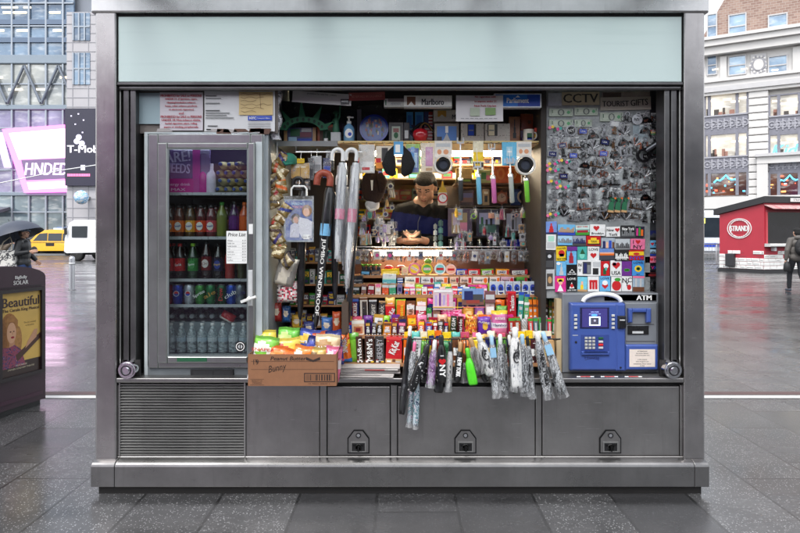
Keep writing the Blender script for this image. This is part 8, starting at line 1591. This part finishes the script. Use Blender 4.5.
# ---- the vendor
YV_ = .98
hc0 = at(425.5,187.5,.95); MH = Matrix.Translation(hc0) @ Matrix.Rotation(math.radians(-16),4,'Z') @ Matrix.Rotation(math.radians(35),4,'X') @ Matrix.Rotation(math.radians(5),4,'Y')
shL, shR = at(402,213,1.02), at(443,213,1.04); elL, elR = at(393.5,243,.95), at(444,246,.97); wrL, wrR = at(400.5,240.5,.79), at(422,240,.79); neck = at(423,206,1.04); hipc = Vector((.12,1.1,1.02))
root = empty('person', (.12,1.08,.16), label='vendor in a black and blue fleece looking down at a phone behind the sweet rack', cat='person'); RI = Matrix.Translation(-root.location)
f = Flesh(); head_shapes(f, MH); f.limb([MH @ Vector((0,.03,-.06)), neck], [.055,.06])
f.limb([neck, (neck+hipc)/2, hipc], [.09,.12,.12]); f.limb([shL, elL, wrL], [.05,.038,.026]); f.limb([shR, elR, wrR], [.05,.038,.026]); f.limb([shL, neck, shR], [.05,.06,.05])
for e in (-1, 1): f.limb([hipc+Vector((e*.09,0,-.03)), Vector((.12+e*.1,1.08,.62)), Vector((.12+e*.1,1.1,.24))], [.085,.06,.042]); f.limb([Vector((.12+e*.1,1.1,.205)), Vector((.12+e*.1,.98,.20))], [.04,.032])
hand_shapes(f, wrL, (1,-.55,.12), (.15,.8,.7), -1, .55); hand_shapes(f, wrR, (-1,-.55,.12), (-.15,.8,.7), 1, .55)
remeshed(f, 'body', .0048, [SKIN, BROW, LIP], face_pick(MH.inverted()), root, None, 5, None); bd = root.children[0]; bd.location = -root.location
f = Flesh(); R3 = MH.to_3x3(); f.ball(MH @ Vector((0,.022,.048)), (.079,.092,.080), R3); f.ball(MH @ Vector((0,.05,.0)), (.076,.062,.075), R3); f.ball(MH @ Vector((0,-.012,.068)), (.068,.066,.05), R3); [f.limb([MH @ Vector((e*.072,.0,.05)), MH @ Vector((e*.076,.03,-.01))], [.018,.014]) for e in (-1,1)]
o = remeshed(f, 'hair', .006, [HAIR], lambda c: 0, root, -root.location, 2)
FLB = mat((12,12,15), .9, 0, .35, 60, .3); FLU = mat((20,32,96), .9, 0, .25, 60, .3); TRO = mat((30,32,40), .8, 0, .2, 40, .2)
f = Flesh(); f.limb([shL, (shL+elL)/2, elL, (elL*.35+wrL*.65)], [.076,.072,.064,.05]); f.limb([shR, (shR+elR)/2, elR, (elR*.35+wrR*.65)], [.076,.072,.064,.05]); cz = lambda z, x=.135: Vector((x,1.06,z))
f.ball(cz(1.62), (.20,.135,.16)); f.ball(cz(1.42), (.205,.14,.2)); f.ball(cz(1.2,.125), (.2,.14,.2)); f.ball(cz(1.05,.12), (.195,.14,.12)); f.limb([shL, neck+Vector((0,.02,-.01)), shR], [.074,.075,.074]); f.limb([neck+Vector((0,.01,-.04)), neck+Vector((.002,.004,.015))], [.085,.076]); f.limb([neck+Vector((-.075,.0,.015)), neck+Vector((-.04,-.07,-.02)), neck+Vector((0,-.09,-.07)), neck+Vector((.04,-.07,-.02)), neck+Vector((.075,.0,.015))], [.03,.032,.034,.032,.03])
zb0, zb1 = Z(233,.95), Z(215,.95)
o = remeshed(f, 'fleece_jacket', .009, [FLB, FLU], lambda c: 1 if zb0+.10*(c.x-.13)*-1 < c.z < zb1-.16*(c.x-.13) and c.x > -.2 else 0, root, -root.location, 5)
q = MB(); q.tube([neck+Vector((.0,-.095,-.02)), Vector((.135,.925,1.64)), Vector((.13,.918,1.45))], .0035, mat((120,122,130),.3,.8), 5); o = q.build('zip', root); o.location = -root.location
f = Flesh(); f.ball(hipc, (.18,.13,.12))
for e in (-1, 1): f.limb([hipc+Vector((e*.09,0,-.03)), Vector((.12+e*.1,1.07,.62)), Vector((.12+e*.1,1.1,.26))], [.105,.08,.065])
remeshed(f, 'trousers', .012, [TRO], lambda c: 0, root, -root.location, 4)
f = Flesh()
for e in (-1, 1): f.limb([Vector((.12+e*.1,1.11,.21)), Vector((.12+e*.1,.97,.20))], [.05,.04])
remeshed(f, 'shoes', .01, [BHH], lambda c: 0, root, -root.location, 2)
ph = (wrL+wrR)/2+Vector((0,-.035,.045)); q = MB(); q.cbox(-.07,.07,-.005,.005,-.036,.036,mat((20,20,23),.2),.003); q.quad(-.062,.062,-.031,.031,.0055,emission('phone_screen',(200,214,240),.8)); q.build('phone', loc=ph, rot=(-.75,.0,.0), label='dark phone held in both hands by the vendor', cat='phone')
MB().box(X(372,.7), X(447,.7), .72, .84, Z(248.5,.7)-.02, Z(248.5,.7), WOOD).build('vendor_ledge', ns_)
# ---- passers-by
def passer(label, loc, rz, h, jac, tro, hairc, skin=SKIN, arms=None, stride=0., pad=1.0, hood=None, cap=None, shoe=None, group=None):
    k = h/1.75; root = empty('person', loc, rz, label=label, cat='person', group=group); V = lambda x, y, z: Vector((x*k, y*k, z*k))
    MHd = Matrix.Translation(V(0,-.01,1.62)); A = arms or {-1:((-.25,.02,1.14),(-.25,-.10,.90)), 1:((.25,.02,1.14),(.25,-.10,.90))}
    f = Flesh(); head_shapes(f, MHd, k); f.limb([V(0,.02,1.55), V(0,.02,1.45)], [.05*k,.058*k]); f.limb([V(0,.02,1.4), V(0,0,1.15), V(0,0,.95)], [.09*k,.11*k,.11*k])
    leg = {e: (V(e*.09,0,.92), V(e*.095,-.06-stride*e*.5,.50), V(e*.095,.02-stride*e,.09+(.05*abs(stride)*4 if e*stride < 0 else 0))) for e in (-1, 1)}
    for e in (-1, 1):
        el, wr = V(*A[e][0]), V(*A[e][1]); f.limb([V(e*.17,.02,1.41), el, wr], [.045*k,.036*k,.024*k]); dv = (wr-el).normalized(); hand_shapes(f, wr, dv, Vector((-e*.9,-.3,0)), e, .45, k); f.limb(list(leg[e]), [.075*k,.052*k,.038*k]); f.limb([leg[e][2]+V(0,.02,-.045), leg[e][2]+V(0,-.13,-.05)], [.034*k,.028*k])
    remeshed(f, 'body', .0075, [skin, BROW, LIP], face_pick(MHd.inverted(), k), root, None, 3)
    f = Flesh(); f.ball(V(0,.012,1.67), (.083*k,.098*k,.082*k)); f.ball(V(0,.045,1.61), (.076*k,.07*k,.09*k)); remeshed(f, 'hair', .008, [hairc], lambda c: 0, root, None, 2)
    f = Flesh(); f.ball(V(0,.01,1.32), (.19*k*pad,.125*k*pad,.15*k)); f.ball(V(0,.01,1.12), (.185*k*pad,.125*k*pad,.2*k)); f.ball(V(0,.01,.95), (.19*k*pad,.13*k*pad,.14*k)); f.limb([V(-.17,.02,1.41), V(0,.03,1.45), V(.17,.02,1.41)], [.07*k,.075*k,.07*k])
    for e in (-1, 1): el, wr = V(*A[e][0]), V(*A[e][1]); f.limb([V(e*.17,.02,1.41), el, el*.15+wr*.85], [.074*k*pad,.062*k*pad,.046*k*pad])
    if hood: f.ball(V(0,.09,1.48), (.11*k,.07*k,.07*k))
    remeshed(f, 'jacket', .011, [jac], lambda c: 0, root, None, 4)
    f = Flesh(); f.ball(V(0,0,.92), (.165*k,.115*k,.11*k)); [f.limb(list(leg[e][:2])+[leg[e][2]+V(0,0,.03)], [.095*k,.068*k,.055*k]) for e in (-1, 1)]; remeshed(f, 'trousers', .011, [tro], lambda c: 0, root, None, 4)
    f = Flesh(); [f.limb([leg[e][2]+V(0,.03,-.04), leg[e][2]+V(0,-.14,-.05)], [.044*k,.036*k]) for e in (-1, 1)]; remeshed(f, 'shoes', .009, [shoe or BHH], lambda c: 0, root, None, 2)
    if cap:
        f = Flesh(); f.ball(V(0,.008,1.69), (.092*k,.104*k,.074*k)); f.limb([V(-.05,-.09,1.675), V(0,-.125,1.67), V(.05,-.09,1.675)], [.018*k,.02*k,.018*k]); remeshed(f, 'cap', .008, [cap], lambda c: 0, root, None, 2)
    return root
YL_ = 10.0; g1 = at(24,300,YL_); g1.z = 0
PUF = mat((30,32,36), .45, 0, .3, 9, .6); JEAN = mat((44,66,110), .8, 0, .25, 30); CAPB = mat((112,126,146), .7, 0, .15, 12)
passer('pedestrian in black padded jacket and grey blue cap with a white tote', g1, math.radians(95), 1.70, PUF, JEAN, mat((70,56,48), .6), arms={-1:((-.26,.05,1.16),(-.20,-.22,1.2)), 1:((.27,.02,1.14),(.24,-.16,.98))}, stride=.16, pad=1.08, cap=CAPB)
tb = empty('tote_bag', g1+Vector((-.22,-.30,.80)), .1, label='white tote bag with black pattern hanging from the capped pedestrian shoulder', cat='bag'); q = MB(); q.cbox(-.2,.2,-.05,.05,-.02,.40,streaks('tote_print',[(0,(214,212,206)),(.5,(60,60,64)),(.58,(226,224,220))],9,(1,1,1),.7),.02); q.build('bag', tb); q = MB(); q.tube([(-.12,0,.40),(-.08,.08,.58),(.02,.16,.68),(.10,.08,.56),(.12,0,.40)],.014,mat((200,190,170),.7),6); q.build('strap', tb)
g2 = at(3,300,YL_+.6); g2.z = 0
passer('pedestrian in a brown jacket under the dark umbrella at the edge of the news box', g2, math.radians(110), 1.66, mat((92,80,68), .7, 0, .2, 12), JEAN, mat((60,46,38), .6), arms={-1:((-.26,-.02,1.2),(-.10,-.18,1.40)), 1:((.26,.02,1.14),(.24,-.10,.92))}, pad=1.05)
uc = at(15,237,YL_); t = empty('open_umbrella', uc, label='open dark grey umbrella held over the pedestrians behind the news box', cat='umbrella'); UM = mat((52,58,72), .4, 0, .15, 3); q = MB(); n = 8; Rr = .60; rr = []
for j in range(6):
    th = j/5*1.12; rr.append([(Rr*math.sin(th)/math.sin(1.12)*(1-.05*(1-math.cos(8*a))*j/5*.5)*math.cos(a), Rr*math.sin(th)/math.sin(1.12)*math.sin(a), .34*(math.cos(th)-math.cos(1.12))/(1-math.cos(1.12))) for a in [2*math.pi*i/32 for i in range(32)]])
rr[0] = [(p[0]+.003*math.cos(i*.196), p[1]+.003*math.sin(i*.196), p[2]) for i, p in enumerate(rr[0])]
q.rings(rr, UM, True, False); t.rotation_euler = (0, -.36, 0); q.build('canopy', t)
q = MB(); q.cyl((0,0,.36),(0,0,-.55),.008,CHROME,n=8); q.cyl((0,0,.33),(0,0,.42),.006,'black',n=8); q.build('shaft', t); q = MB()
for i in range(8): a = math.pi*i/4; q.tube([(0,0,.30),(Rr*.96*math.cos(a),Rr*.96*math.sin(a),-.015)],.004,'grey',5)
q.build('ribs', t); q = MB(); q.tube([(0,0,-.53),(0,0,-.64),(.02,0,-.67),(.05,0,-.66)],.013,'black',8); q.build('handle', t)
g3 = ground(796.5,292)
passer('walker in grey brown jacket with a black backpack by the red kiosk', g3, math.radians(176), 1.72, mat((86,82,78), .6, 0, .25, 14, .3), mat((28,30,36), .8, 0, .2, 30), HAIR, stride=.2, pad=1.1, hood=1, shoe=mat((60,64,76), .6), arms={-1:((-.27,.04,1.14),(-.26,-.06,.88)), 1:((.27,.06,1.14),(.29,.02,.86))})
bp_ = empty('backpack', g3+Vector((0,-.14,1.02)), math.radians(-4), label='black backpack with tan webbing on the walker by the red kiosk', cat='backpack'); BPM = mat((26,26,28), .7, 0, .25, 30, .4)
f = Flesh(); f.ball((0,-.06,.18), (.16,.10,.23)); f.ball((0,-.13,.10), (.12,.06,.12)); remeshed(f, 'bag', .01, [BPM], lambda c: 0, bp_, None, 4); q = MB()
for s in (-1, 1): q.tube([(s*.06,-.165,.36),(s*.07,-.20,.2),(s*.06,-.20,.0)],.009,mat((150,110,60),.7),6)
q.tube([(-.03,-.05,.40),(0,-.07,.45),(.03,-.05,.40)],.01,BPM,6); q.build('webbing', bp_)
MB().lathe([(.06,0),(.085,.03),(.075,.2),(.02,.27),(.01,.3)], mat((26,26,28),.6), 14).build('hand_bag', loc=g3+Vector((-.27,-.02,.55)), label='small dark bag carried in the hand of the walker by the red kiosk', cat='bag')
